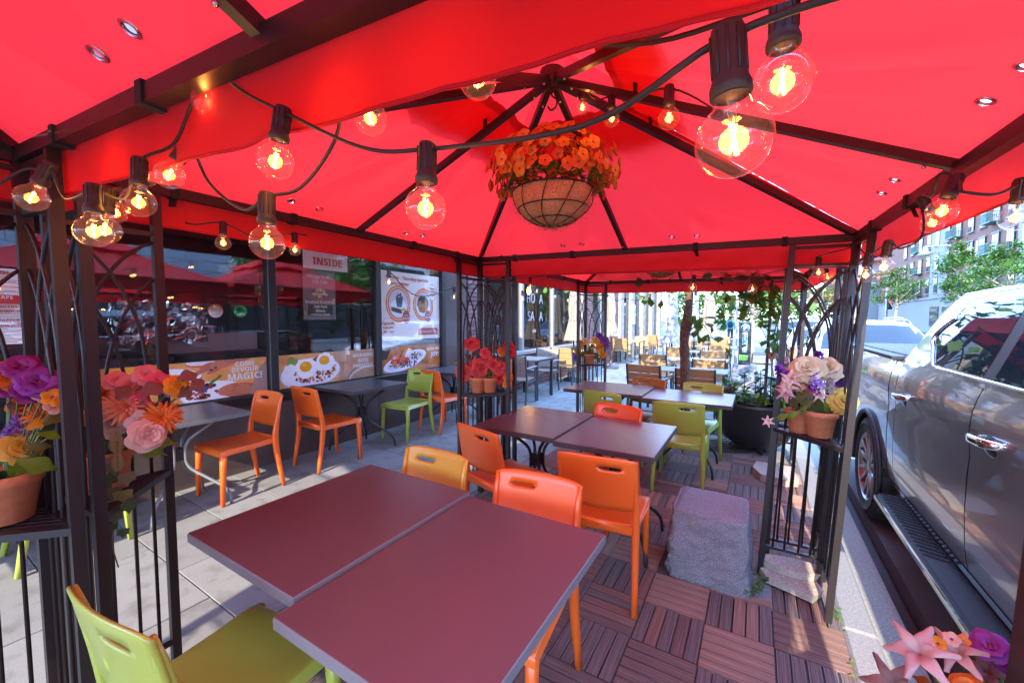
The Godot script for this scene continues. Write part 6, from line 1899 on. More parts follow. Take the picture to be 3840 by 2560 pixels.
func build_street() -> void:
	# granite block standing in the deck
	var t := thing("stone_block", "rough grey granite block with a flat top standing in the deck", "stone block", Vector3(0.275, 0.0, -0.83))
	var s := ST()
	rough_block(s, Vector3(0, 0.20, 0), Vector3(0.455, 0.425, 0.45), 3, 0.06, 0.11, 0.03)
	obj("rough_body", s, M.block_stone, t)
	s = ST()
	var rows := []
	var tn := noise(14, 30.0, 3)
	for i in 19:
		var r := []
		for j in 19:
			var u := j / 9.0 - 1.0
			var v := i / 9.0 - 1.0
			var edge := maxf(absf(u), absf(v))
			var w := 0.192 + 0.010 * tn.get_noise_2d(j * 0.03, i * 0.03) * smoothstep(0.7, 1.0, edge)
			r.append(Vector3(u * w, 0.426 - 0.018 * smoothstep(0.86, 1.0, edge) + 0.003 * tn.get_noise_2d(j * 0.1 + 5.0, i * 0.1), v * w * 0.98))
		rows.append(r)
	sheet(s, rows, Vector3(0, -1, 0))
	obj("dressed_top", s, M.block_stone, t)
	# creeper at its foot
	t = thing("weed", "small bright green creeper growing at the foot of the granite block", "weed", Vector3(0.50, 0.01, -0.66))
	s = ST()
	for k in 46:
		var u := k / 46.0
		petal(s, Vector3(lerpf(-0.02, 0.075, u) + rng.randf_range(-0.012, 0.012), 0.005 + rng.randf() * 0.03 + 0.015 * u, lerpf(0.05, -0.14, u) + rng.randf_range(-0.015, 0.015)), Basis(Vector3.UP, rng.randf() * TAU) * Basis(Vector3.RIGHT, rng.randf_range(-0.2, 0.8)), 0.028, 0.02, 0.1, 0.8, 3)
	obj("leaves", s, M.leaf, t)
	# weeds in the kerb joint
	for q in [[0.90, -0.72, 9], [0.90, -0.35, 6], [0.905, -1.55, 14], [0.905, -0.05, 8], [0.62, -3.15, 12]]:
		t = thing("weed", "tuft of green weeds in the gap beside the kerb, %s" % {-0.72: "below the truck's step", -0.35: "at the bottom of the picture", -1.55: "behind the right trellis", -0.05: "closest to the viewer", -3.15: "in front of the black planter"}[q[1]], "weed", Vector3(q[0], 0.0, q[1]), 0.0, "weeds along the kerb")
		s = ST()
		leafy(s, Vector3(0, 0.012, 0), q[2], Vector3(0.010, 0.012, 0.07), 0.03, 0.014)
		obj("leaves", s, M.leaf if q[2] != 6 else M.leaf_lime, t)
	# flagstones under the right trellis foot
	flat_stone("flat_stone", "thin pale broken flagstone on the deck, upper of the two beside the block", Vector3(0.70, 0.055, -0.95), [Vector2(-0.13, -0.06), Vector2(0.02, -0.08), Vector2(0.13, -0.06), Vector2(0.14, 0.03), Vector2(0.05, 0.07), Vector2(-0.06, 0.06), Vector2(-0.14, 0.02)], 0.042, M.flagstone, 0.05)
	flat_stone("flat_stone", "thin pale broken flagstone on the deck, lower of the two beside the block", Vector3(0.69, 0.010, -0.86), [Vector2(-0.15, -0.05), Vector2(-0.06, -0.10), Vector2(0.12, -0.08), Vector2(0.15, 0.02), Vector2(0.10, 0.11), Vector2(0.0, 0.07), Vector2(-0.12, 0.03)], 0.04, M.flagstone, 0.03)
	flat_stone("flat_stone", "pale cut stone beside the kerb behind the right trellis", Vector3(0.66, 0.0, -2.75), [Vector2(-0.14, -0.22), Vector2(0.16, -0.20), Vector2(0.20, 0.14), Vector2(0.08, 0.20), Vector2(-0.10, 0.16), Vector2(-0.17, -0.02)], 0.075, M.flagstone, 0.02)
	# black planter bowl
	t = thing("planter_bowl", "large black plastic planter bowl full of green and red plants", "planter", Vector3(0.50, 0.02, -3.75))
	s = ST()
	lathe(s, [Vector2(0.0, 0.05), Vector2(0.26, 0.05), Vector2(0.35, 0.13), Vector2(0.42, 0.28), Vector2(0.455, 0.50), Vector2(0.475, 0.525), Vector2(0.48, 0.55), Vector2(0.46, 0.565), Vector2(0.43, 0.55), Vector2(0.42, 0.48)], 40)
	obj("bowl", s, M.planter, t)
	for k in 5:
		s = ST(true)
		box(s, Vector3(cos(k * 1.25) * 0.2, 0.025, sin(k * 1.25) * 0.2), Vector3(0.07, 0.05, 0.07))
		obj("foot", s, M.planter, t)
	s = ST()
	lathe(s, [Vector2(0.0, 0.51), Vector2(0.2, 0.515), Vector2(0.425, 0.495)], 20)
	obj("soil", s, M.soil, t)
	for q in [[0.0, 0.05, 0.36, "leaf_dark"], [-0.22, 0.12, 0.26, "leaf"], [0.2, 0.1, 0.30, "leaf_dark"], [0.05, -0.2, 0.40, "leaf"], [-0.12, -0.15, 0.38, "leaf_dark"], [-0.28, 0.05, 0.18, "leaf_red"], [0.05, 0.28, 0.13, "leaf_lime"], [0.28, 0.2, 0.2, "leaf"], [-0.1, 0.26, 0.2, "leaf"], [0.18, -0.22, 0.3, "leaf"], [0.33, 0.0, 0.22, "leaf_red"], [-0.3, -0.15, 0.25, "leaf"]]:
		var pl := ST()
		for k in 30:
			var u := rng.randf()
			petal(pl, Vector3(q[0] + rng.randfn(0, 0.025), 0.51 + q[2] * u, q[1] + rng.randfn(0, 0.025)), Basis(Vector3.UP, rng.randf() * TAU) * Basis(Vector3.RIGHT, rng.randf_range(-0.1, 0.9)), rng.randf_range(0.09, 0.14) * (1.15 - 0.4 * u), 0.05, 0.05, 0.7, 4, 0.7)
		tube(pl, [Vector3(q[0], 0.5, q[1]), Vector3(q[0], 0.5 + q[2], q[1])], 0.005, 5)
		obj("bedding_plant", pl, M[q[3]], t)
	# tree grate under the planter
	t = thing("tree_grate", "rusty iron tree grate in the pavement beside the planter", "grate", Vector3(0.0, 0.012, -3.95))
	for k in 9:
		s = ST(true)
		var r := 0.16 + k * 0.06
		var pts := []
		for j in 33:
			pts.append(Vector3(cos(TAU * j / 32.0) * r, 0, sin(TAU * j / 32.0) * r))
		for j in 32:
			bar(s, pts[j], pts[j + 1], 0.028, 0.008)
		obj("ring_bar", s, M.iron, t)
	s = ST(true)
	for k in 8:
		bar(s, Vector3(cos(k * PI / 4) * 0.12, -0.002, sin(k * PI / 4) * 0.12), Vector3(cos(k * PI / 4) * 0.66, -0.002, sin(k * PI / 4) * 0.66), 0.03, 0.006)
	obj("spoke", s, M.iron, t)
	# the tree in front of the patio
	near_tree(Vector3(-0.31, 0.0, -3.95))
	# parking meter kiosk on its stone
	t = thing("pay_station", "black parking pay station with a blue P and PAY HERE panel", "parking meter", Vector3(0.27, 0.50, -9.0))
	s = ST(true)
	cbox(s, Vector3(0, 0.49, 0), Vector3(0.25, 0.98, 0.24), 0.012)
	obj("cabinet", s, M.kiosk, t)
	s = ST()
	lathe(s, [Vector2(0, 0.006), Vector2(0.088, 0.006), Vector2(0.088, 0)], 28, Transform3D(Basis(Vector3.RIGHT, PI / 2), Vector3(0, 0.86, 0.12)))
	obj("sign_ring", s, M.white, t)
	s = ST()
	lathe(s, [Vector2(0, 0.010), Vector2(0.078, 0.010), Vector2(0.078, 0)], 28, Transform3D(Basis(Vector3.RIGHT, PI / 2), Vector3(0, 0.86, 0.12)))
	obj("sign_disc", s, M.sign_blue, t)
	text("lettering", "P", 0.11, M.white, Transform3D(Basis.IDENTITY, Vector3(0, 0.86, 0.133)), t)
	s = ST(true)
	box(s, Vector3(0, 0.52, 0.122), Vector3(0.095, 0.45, 0.006))
	obj("sign_border", s, M.white, t)
	s = ST(true)
	box(s, Vector3(0, 0.52, 0.126), Vector3(0.082, 0.436, 0.006))
	obj("sign_panel", s, M.sign_blue, t)
	var word := "PAY HERE"
	for k in word.length():
		if word[k] != " ":
			text("lettering", word[k], 0.052, M.white, Transform3D(Basis(Vector3(0, 0, 1), -PI / 2 * 0.0), Vector3(0, 0.705 - k * 0.053, 0.131)), t)
	s = ST(true)
	box(s, Vector3(-0.02, 0.17, 0.122), Vector3(0.17, 0.12, 0.006))
	obj("notice", s, M.green_sticker, t)
	t = thing("stone_block", "weathered grey granite block under the parking pay station", "stone block", Vector3(0.27, 0.0, -9.02))
	s = ST()
	rough_block(s, Vector3(0, 0.24, 0), Vector3(0.52, 0.52, 0.5), 8, 0.05, 0.12, 0.3)
	obj("rough_body", s, M.block_stone, t)
	t = thing("stone_block", "smooth dark granite block behind the planter, in front of the pay station", "stone block", Vector3(0.26, 0.0, -8.25))
	s = ST()
	rough_block(s, Vector3(0, 0.17, 0), Vector3(0.46, 0.36, 0.46), 9, 0.03, 0.06, 0.1)
	obj("rough_body", s, M.block_stone, t)
	# perforated sign post
	t = thing("sign_post", "perforated steel post with a white and green parking sign", "sign post", Vector3(0.10, 0.0, -8.85))
	s = ST(true)
	box(s, Vector3(0, 1.3, 0), Vector3(0.045, 2.6, 0.045))
	obj("post", s, M.galv, t)
	s = ST(true)
	for k in 50:
		box(s, Vector3(0, 0.55 + k * 0.04, 0.0235), Vector3(0.012, 0.014, 0.003))
	var hl := obj("post_holes", s, M.black, t)
	hl.set_meta("kind", "stuff")
	s = ST(true)
	cbox(s, Vector3(-0.20, 2.33, 0.03), Vector3(0.42, 0.42, 0.006), 0.002)
	obj("sign_plate", s, M.white, t)
	s = ST(true)
	box(s, Vector3(-0.16, 2.36, 0.035), Vector3(0.22, 0.26, 0.004))
	obj("sign_patch", s, M.sign_green, t)
	# folded umbrellas
	umbrella("folded grey umbrella left of the tree, tallest on the patio", Vector3(-1.40, 0.0, -9.3), 2.75, 0.95, 0.17, true)
	umbrella("folded grey umbrella just behind the tree trunk", Vector3(-1.02, 0.0, -10.6), 2.7, 0.95, 0.14, true)
	umbrella("folded tan umbrella right of the tree, farther down the patio", Vector3(-0.95, 0.0, -13.9), 2.6, 1.0, 0.25, false)
	umbrella("folded tan umbrella in front of the brick front's windows, nearest", Vector3(-3.30, 0.08, -7.25), 2.35, 0.98, 0.17, false)
	umbrella("folded tan umbrella in front of the brick front's windows, second", Vector3(-3.30, 0.08, -10.2), 2.35, 0.98, 0.17, false)
	# orange planted box and person far down the pavement
	t = thing("planter_box", "small planter of orange flowers on the patio far away", "planter", Vector3(-0.75, 0.02, -18.5))
	s = ST()
	lathe(s, [Vector2(0, 0), Vector2(0.2, 0), Vector2(0.27, 0.4), Vector2(0.25, 0.4)], 14)
	obj("tub", s, M.planter, t)
	s = ST()
	leafy(s, Vector3(0, 0.5, 0), 90, Vector3(0.3, 0.18, 0.3), 0.12, 0.06)
	obj("leaves", s, M.leaf, t)
	s = ST()
	leafy(s, Vector3(0, 0.58, 0), 50, Vector3(0.3, 0.12, 0.3), 0.08, 0.06)
	obj("blossoms", s, M.petal_orange, t)
	person(Vector3(-1.05, 0.02, -30.0))

func umbrella(label: String, at: Vector3, h: float, low: float, r: float, grey: bool) -> void:
	var t := thing("patio_umbrella", label, "umbrella", at, rng.randf() * 6.0, "folded patio umbrellas")
	var s := ST()
	tube(s, [Vector3(0, 0, 0), Vector3(0, h, 0)], 0.022, 8)
	obj("pole", s, M.patio_frame, t)
	s = ST()
	lathe(s, [Vector2(0, 0), Vector2(0.25, 0), Vector2(0.25, 0.05), Vector2(0.05, 0.08), Vector2(0.03, 0.25)], 16)
	obj("base", s, M.patio_frame, t)
	s = ST()
	var ph := rng.randf() * 6
	lathe(s, [Vector2(r * 1.25, low), Vector2(r * 1.1, low + 0.10), Vector2(r * 0.8, low + 0.38), Vector2(r * 0.62, low + 0.5), Vector2(r * 0.75, low + 0.75), Vector2(r * 0.6, h - 0.35), Vector2(r * 0.35, h - 0.05), Vector2(0.0, h + 0.02)], 40, Transform3D.IDENTITY, func(a: float, y: float) -> float: return 1.0 + 0.20 * sin(a * 8.0 + ph + y * 1.5) + 0.08 * sin(a * 3.0 + y * 5.0))
	obj("folded_canopy", s, M.umbrella_cloth if not grey else M.stone_grey, t)
	s = ST()
	lathe(s, [Vector2(r * 0.72, low + 0.47), Vector2(r * 0.74, low + 0.50), Vector2(r * 0.72, low + 0.53)], 20)
	obj("tie_band", s, M.umbrella_cloth, t)

func person(at: Vector3) -> void:
	var t := thing("person", "person in a blue jacket with a dark backpack walking away down the pavement", "person", at)
	var s := ST()
	ball(s, Vector3(0, 1.60, 0), Vector3(0.085, 0.115, 0.10), 10, 8)
	tube(s, [Vector3(0, 1.52, 0), Vector3(0, 1.42, 0)], 0.05, 8)
	for e in [-1, 1]:
		tube(s, [Vector3(e * 0.27, 0.92, 0.02), Vector3(e * 0.275, 0.84, 0.01), Vector3(e * 0.27, 0.77, -0.01)], [0.035, 0.04, 0.02], 6)
	obj("body", s, M.skin, t)
	s = ST()
	ball(s, Vector3(0, 1.63, 0.015), Vector3(0.093, 0.105, 0.105), 10, 8)
	obj("hair", s, M.hair, t)
	s = ST()
	lathe(s, [Vector2(0.18, 0.86), Vector2(0.19, 1.0), Vector2(0.19, 1.2), Vector2(0.21, 1.36), Vector2(0.12, 1.45), Vector2(0.05, 1.48)], 12, Transform3D(Basis.from_scale(Vector3(1, 1, 0.62)), Vector3.ZERO))
	for e in [-1, 1]:
		tube(s, [Vector3(e * 0.19, 1.39, 0), Vector3(e * 0.26, 1.15, 0.03), Vector3(e * 0.27, 0.90, 0.02)], [0.065, 0.055, 0.045], 8)
	obj("jacket", s, M.jacket_blue, t)
	s = ST()
	tube(s, [Vector3(0.09, 0.9, 0), Vector3(0.10, 0.5, -0.08), Vector3(0.10, 0.08, 0.02)], [0.10, 0.075, 0.06], 8)
	tube(s, [Vector3(-0.09, 0.9, 0), Vector3(-0.10, 0.5, 0.02), Vector3(-0.10, 0.1, 0.2)], [0.10, 0.075, 0.06], 8)
	obj("trousers", s, M.trousers, t)
	s = ST()
	cbox(s, Vector3(0, 1.2, 0.18), Vector3(0.30, 0.44, 0.16), 0.05)
	obj("backpack", s, M.black, t)
	for e in [-1, 1]:
		s = ST(true)
		cbox(s, Vector3(e * 0.10, 0.04, 0.0 if e > 0 else 0.2), Vector3(0.09, 0.08, 0.25), 0.02)
		obj("shoe", s, M.black, t)

# lobed leaf for the tree beside the patio
func oak_leaf(s: SurfaceTool, o: Vector3, B: Basis, l: float) -> void:
	var ws := [0.02, 0.10, 0.20, 0.17, 0.34, 0.28, 0.40, 0.26, 0.10, 0.0]
	var rows := []
	for i in ws.size():
		var t := float(i) / (ws.size() - 1)
		rows.append([o + B * Vector3(-ws[i] * l, 0.06 * l * ws[i] * 4 - 0.25 * l * t * t, -l * t), o + B * Vector3(0, -0.25 * l * t * t, -l * t), o + B * Vector3(ws[i] * l, 0.06 * l * ws[i] * 4 - 0.25 * l * t * t, -l * t)])
	sheet(s, rows, o + B * Vector3(0, -1, 0))

func near_tree(at: Vector3) -> void:
	var t := thing("street_tree", "young oak with a rough reddish trunk standing before the patio chairs", "tree", at)
	var s := ST()
	var pts := [Vector3(0.0, 0, 0), Vector3(-0.005, 0.4, 0), Vector3(-0.012, 0.9, 0.0), Vector3(-0.03, 1.30, 0), Vector3(0.0, 1.55, 0), Vector3(0.02, 1.9, 0.0), Vector3(0.0, 2.5, 0), Vector3(0.04, 3.6, 0.02), Vector3(0.02, 4.8, 0)]
	tube(s, curve(pts, 5), Array(range(41)).map(func(i: int) -> float: return lerpf(0.072, 0.035, i / 40.0) * (1.0 + 0.12 * sin(i * 2.1) * (1.0 if i > 12 and i < 24 else 0.3)) + (0.016 if i > 16 and i < 21 else 0.0)), 14)
	obj("trunk", s, M.bark, t)
	var limbs := [[1.35, Vector3(0.42, 1.55, 0.20)], [1.5, Vector3(0.35, 1.32, 0.35)], [2.0, Vector3(0.75, 2.1, 0.3)], [2.0, Vector3(-0.6, 2.25, 0.2)], [2.3, Vector3(0.95, 2.0, 0.55)], [2.3, Vector3(-0.85, 2.25, 0.1)], [2.7, Vector3(1.0, 3.2, -0.2)], [2.9, Vector3(-1.0, 3.4, -0.3)], [3.3, Vector3(0.5, 4.2, 0.9)], [3.5, Vector3(-0.4, 4.4, -0.9)], [2.6, Vector3(0.1, 3.0, -1.2)], [4.0, Vector3(0.3, 5.3, 0.2)]]
	var lv := ST()
	for q in limbs:
		s = ST()
		var a := Vector3(0.0, q[0], 0)
		var b: Vector3 = q[1]
		var m := a.lerp(b, 0.5) + Vector3(0, 0.12, 0)
		tube(s, curve([a, m, b], 5), [0.02, 0.018, 0.017, 0.015, 0.014, 0.012, 0.011, 0.010, 0.008, 0.006, 0.004] if q[0] > 1.9 else [0.008, 0.008, 0.007, 0.006, 0.006, 0.005, 0.005, 0.004, 0.003, 0.003, 0.002], 6)
		obj("limb", s, M.bark, t)
		var n := 13 if q[0] < 1.9 else (80 if q[0] < 2.5 else 330)
		for k in n:
			var u := rng.randf_range(0.35, 1.05)
			var c := a.lerp(m, u * 2.0) if u < 0.5 else m.lerp(b, u * 2.0 - 1.0)
			var sp := 0.10 if q[0] < 1.9 else (0.22 if q[0] < 2.5 else 0.75)
			c += Vector3(rng.randfn(0, sp), rng.randfn(0, sp * 0.7), rng.randfn(0, sp))
			oak_leaf(lv, c, Basis(Vector3.UP, rng.randf() * TAU) * Basis(Vector3.RIGHT, rng.randf_range(-1.2, 0.5)), rng.randf_range(0.10, 0.16))
	# hanging sprays on the street side
	for q in [[Vector3(0.85, 2.0, 0.5), Vector3(1.0, 1.25, 0.75)], [Vector3(0.75, 2.05, 0.3), Vector3(0.70, 1.6, 0.5)]]:
		s = ST()
		tube(s, curve([q[0], (q[0] as Vector3).lerp(q[1], 0.5) + Vector3(0.05, 0, 0), q[1]], 5), 0.004, 5)
		obj("twig", s, M.bark, t)
		for k in 48:
			oak_leaf(lv, (q[0] as Vector3).lerp(q[1], rng.randf()) + Vector3(rng.randfn(0, 0.05), rng.randfn(0, 0.03), rng.randfn(0, 0.05)), Basis(Vector3.UP, rng.randf() * TAU) * Basis(Vector3.RIGHT, rng.randf_range(-1.3, 0.2)), rng.randf_range(0.10, 0.15))
	obj("crown", lv, M.leaf, t)

var wheel_mesh := {}

func make_wheel() -> void:
	var s := ST()
	# axis along x, outer face towards -x
	var X := Transform3D(Basis(Vector3(0, 0, 1), PI / 2), Vector3.ZERO)
	lathe(s, [Vector2(0.27, 0.115), Vector2(0.30, 0.132), Vector2(0.355, 0.135), Vector2(0.395, 0.122), Vector2(0.415, 0.10), Vector2(0.415, -0.10), Vector2(0.39, -0.13), Vector2(0.30, -0.13), Vector2(0.27, -0.11)], 48, X)
	wheel_mesh.tyre = fin(s)
	s = ST(true)
	for k in 60:
		var a := TAU * k / 60.0
		for e in [-1, 0, 1]:
			var B := Basis(Vector3.RIGHT, a + e * 0.03)
			box(s, B * Vector3(e * 0.075, 0.4165, 0), Vector3(0.058, 0.007, 0.026), B)
	wheel_mesh.tread = fin(s)
	s = ST()
	lathe(s, [Vector2(0.285, 0.118), Vector2(0.278, 0.125), Vector2(0.262, 0.118), Vector2(0.255, 0.06)], 48, X)
	lathe(s, [Vector2(0, 0.105), Vector2(0.05, 0.105), Vector2(0.06, 0.095), Vector2(0.06, 0.07)], 20, X)
	for k in 6:
		for e in [-1, 1]:
			var a := TAU * k / 6.0
			var p0 := Vector3(-0.090, cos(a + e * 0.10) * 0.05, sin(a + e * 0.10) * 0.05)
			var p1 := Vector3(-0.110, cos(a + e * 0.24) * 0.262, sin(a + e * 0.24) * 0.262)
			bar(s, p0, p1, 0.028, 0.020, Vector3(-1, 0, 0))
	wheel_mesh.rim = fin(s)
	s = ST()
	lathe(s, [Vector2(0, 0.05), Vector2(0.258, 0.05), Vector2(0.27, 0.09)], 32, X)
	for k in 6:
		var a := TAU * (k + 0.5) / 6.0
		bar(s, Vector3(-0.075, cos(a) * 0.06, sin(a) * 0.06), Vector3(-0.085, cos(a) * 0.25, sin(a) * 0.25), 0.05, 0.02, Vector3(-1, 0, 0))
	wheel_mesh.disc = fin(s)

func wheel(t: Node3D, at: Vector3, flip: bool, scale := 1.0) -> void:
	if wheel_mesh.is_empty():
		make_wheel()
	var B := Basis(Vector3.UP, PI if flip else 0.0).scaled(Vector3.ONE * scale)
	var w := Node3D.new()
	w.name = numbered("wheel", t)
	t.add_child(w)
	w.transform = Transform3D(B, at)
	mi("tyre", wheel_mesh.tyre, M.tyre, w)
	if scale > 0.9:
		mi("tread", wheel_mesh.tread, M.tyre, w).set_meta("kind", "stuff")
	mi("rim", wheel_mesh.rim, M.alloy, w)
	mi("brake_disc", wheel_mesh.disc, M.alloy_black, w)

func tx(y: float) -> float:
	# side of the truck: how far its skin lies inside the widest line, by height above the road
	var P := [[0.40, 0.050], [0.50, 0.030], [0.62, 0.010], [0.80, 0.002], [0.98, 0.004], [1.08, 0.010], [1.13, 0.004], [1.18, 0.0], [1.28, 0.010], [1.36, 0.030], [1.42, 0.055], [1.50, 0.085], [1.75, 0.175], [1.86, 0.24]]
	for i in P.size() - 1:
		if y <= P[i + 1][0]:
			return lerpf(P[i][1], P[i + 1][1], clampf((y - P[i][0]) / (P[i + 1][0] - P[i][0]), 0, 1))
	return 0.24

# skin panel between z0 and z1 with lower and upper edges given by functions
func skin(t: Node3D, called: String, m: Material, z0: float, z1: float, lo, hi, side: int, nz := 16, ny := 14, off := 0.0, bow := 0.0) -> MeshInstance3D:
	var s := ST()
	var rows := []
	for i in nz + 1:
		var u := float(i) / nz
		var z := lerpf(z0, z1, u)
		var r := []
		var a: float = lo.call(z)
		var b: float = hi.call(z)
		for j in ny + 1:
			var y := lerpf(a, b, float(j) / ny)
			r.append(Vector3(side * (1.03 - tx(y) + off), y, z))
		rows.append(r)
	sheet(s, rows, Vector3(0, 0.8, (z0 + z1) / 2))
	return obj(called, s, m, t)

func build_truck() -> void:
	# local: x from the middle, y above the road, front towards +z; left side as seen is -x
	var Z0 := -2.63
	var t := thing("pickup_truck", "dark silver crew cab pickup truck parked at the kerb on the right", "pickup truck", Vector3(2.365, -0.14, 0.0))
	var K := func(v: float): return func(_z: float) -> float: return v
	var arch := func(zc: float, base: float):
		return func(z: float) -> float:
			var d := absf(z - zc)
			return maxf(base, 0.43 + sqrt(maxf(0.0, 0.49 * 0.49 - d * d))) if d < 0.49 else base
	var rear_arch = arch.call(Z0, 0.53)
	var front_arch = arch.call(1.04, 0.53)
	for side in [-1, 1]:
		var P: Material = M.paint_grey
		skin(t, "bed_side", P, -4.02, -2.075, rear_arch, K.call(1.405), side, 60, 16)
		skin(t, "cab_corner", P, -2.055, -1.905, K.call(0.53), K.call(1.40), side, 4, 14)
		skin(t, "door", P, -1.895, -0.745, K.call(0.53), func(z: float) -> float: return 1.385 + 0.03 * smoothstep(-1.2, -1.9, z), side, 18, 16)
		skin(t, "door", P, -0.735, 0.455, K.call(0.53), K.call(1.385), side, 16, 16)
		skin(t, "fender", P, 0.465, 1.95, front_arch, func(z: float) -> float: return lerpf(1.375, 1.22, clampf((z - 0.465) / 1.485, 0, 1)), side, 50, 14)
		# frame of the side windows and the panes
		var gh := ST()
		var rows := []
		for i in 25:
			var u := i / 24.0
			var z := lerpf(-1.98, 0.80, u)
			var r := []
			var top := 1.865 - 0.03 * pow(absf(z + 0.55) / 1.4, 3.0)
			var f := smoothstep(-1.99, -1.64, z) * smoothstep(0.80, -0.10, z)
			top = lerpf(1.40, top, clampf(f, 0.0, 1.0))
			for j in 9:
				var y := lerpf(1.375, top, j / 8.0)
				r.append(Vector3(side * (1.03 - tx(y) - 0.006), y, z))
			rows.append(r)
		sheet(gh, rows, Vector3(0, 1.5, -0.5))
		obj("window_frame", gh, P, t)
		var w1 := func(z: float) -> float: return 1.43 + 0.14 * smoothstep(-1.36, -1.62, z)
		skin(t, "side_window", M.car_glass, -1.60, -0.80, w1, func(z: float) -> float: return 1.785 - 0.17 * smoothstep(-1.38, -1.60, z), side, 20, 8, 0.003)
		skin(t, "side_window", M.car_glass, -0.70, 0.50, K.call(1.425), func(z: float) -> float: return 1.775 - 0.33 * smoothstep(-0.15, 0.5, z), side, 16, 8, 0.003)
		skin(t, "pillar_trim", M.plastic_black, -0.80, -0.70, K.call(1.42), K.call(1.785), side, 2, 8, 0.002)
		# bright trim under and round the windows
		var tr := ST()
		var pts := []
		for k in 30:
			var z := lerpf(0.50, -1.60, k / 29.0)
			var y: float = w1.call(z) - 0.016
			pts.append(Vector3(side * (1.03 - tx(y) + 0.006), y, z))
		for k in 8:
			var u := (k + 1) / 8.0
			var y := lerpf(1.57, 1.70, u)
			pts.append(Vector3(side * (1.03 - tx(y) + 0.006), y, -1.615 + 0.17 * u * u))
		tube(tr, pts, 0.011, 6)
		obj("window_trim", tr, M.chrome, t)
		# lower brightwork and sill
		skin(t, "rocker_trim", M.chrome, -2.06, 0.45, K.call(0.492), K.call(0.526), side, 8, 3, 0.004)
		skin(t, "rocker_panel", M.plastic_black, -2.10, 0.50, K.call(0.30), K.call(0.490), side, 4, 3, -0.03)
		# handles
		for z in [-1.70, -0.545]:
			var h := ST()
			var x: float = side * (1.03 + 0.032)
			rsweep(h, curve([Vector3(side * 1.02, 1.185, z + 0.10), Vector3(x, 1.185, z + 0.075), Vector3(x + side * 0.006, 1.18, z), Vector3(x, 1.175, z - 0.085), Vector3(side * 1.02, 1.17, z - 0.115)], 4), [0.018, 0.03, 0.034, 0.036, 0.038, 0.038, 0.038, 0.038, 0.038, 0.036, 0.036, 0.036, 0.035, 0.034, 0.03, 0.026, 0.02], [0.018, 0.02, 0.02, 0.022, 0.022, 0.022, 0.022, 0.022, 0.022, 0.022, 0.022, 0.022, 0.022, 0.022, 0.02, 0.02, 0.018], Vector3.UP)
			var hd := obj("door_handle", h, M.chrome, t)
			h = ST()
			ball(h, Vector3(side * 1.023, 1.165, z), Vector3(0.008, 0.05, 0.075), 14, 8)
			obj("handle_cup", h, M.alloy_black, hd)
		# arch lips
		for zc in [Z0, 1.04]:
			var a := ST()
			var ap := []
			for k in 25:
				var th := lerpf(-0.15, PI + 0.15, k / 24.0)
				ap.append(Vector3(side * 1.035, 0.43 + sin(th) * 0.475, zc + cos(th) * 0.475))
			tube(a, ap, 0.020, 6)
			obj("arch_lip", a, M.plastic_black, t)
			a = ST()
			var rr := []
			for k in 17:
				var th := lerpf(-0.2, PI + 0.2, k / 16.0)
				rr.append([Vector3(side * 1.02, 0.43 + sin(th) * 0.49, zc + cos(th) * 0.49), Vector3(side * 0.55, 0.43 + sin(th) * 0.49, zc + cos(th) * 0.49)])
			sheet(a, rr, Vector3(0, 0.43, zc))
			obj("arch_liner", a, M.plastic_black, t)
		# step board
		var b := ST(true)
		cbox(b, Vector3(side * 1.045, 0.435, -0.60), Vector3(0.15, 0.055, 2.50), 0.02)
		var bd := obj("step_board", b, M.step_tread, t)
		b = ST(true)
		for k in 26:
			var z := -1.80 + k * 0.05 if k < 18 else 0.0 + (k - 18) * 0.07
			box(b, Vector3(side * 1.05, 0.464, z), Vector3(0.10, 0.008, 0.016), Basis(Vector3.UP, 0.35 * side))
		obj("step_ribs", b, M.rubber, bd).set_meta("kind", "stuff")
		b = ST(true)
		cbox(b, Vector3(side * 1.123, 0.438, -0.60), Vector3(0.014, 0.036, 2.46), 0.005)
		obj("step_edge", b, M.chrome, bd)
		b = ST(true)
		cbox(b, Vector3(side * 0.90, 0.38, -2.18), Vector3(0.26, 0.40, 0.02), 0.008, Basis(Vector3.RIGHT, 0.2))
		obj("mud_flap", b, M.plastic_black, t)
	for z in [Z0, 1.04]:
		wheel(t, Vector3(-0.905, 0.425, z), false, 1.03)
		wheel(t, Vector3(0.905, 0.425, z), true, 1.03)
	# roof, bonnet, bed cover, ends, floor
	var s := ST()
	var rows := []
	for i in 21:
		var z := lerpf(-1.68, -0.05, i / 20.0)
		var top := 1.862 - 0.035 * pow(absf(z + 0.82) / 0.86, 4.0)
		var r := []
		for j in 17:
			var u := j / 8.0 - 1.0
			r.append(Vector3(u * 0.80, top + 0.035 * (1.0 - u * u) - 0.02 * pow(absf(u), 8.0), z))
		rows.append(r)
	sheet(s, rows, Vector3(0, 0, -0.7))
	obj("roof", s, M.paint_grey, t)
	s = ST()
	rows = []
	for i in 7:
		var u := i / 6.0
		rows.append([Vector3(-lerpf(0.97, 0.78, u), lerpf(1.40, 1.85, u), lerpf(-1.97, -1.67, u)), Vector3(0, lerpf(1.40, 1.88, u), lerpf(-1.99, -1.69, u)), Vector3(lerpf(0.97, 0.78, u), lerpf(1.40, 1.85, u), lerpf(-1.97, -1.67, u))])
	sheet(s, rows, Vector3(0, 1, 0))
	obj("rear_window", s, M.car_glass, t)
	s = ST()
	rows = []
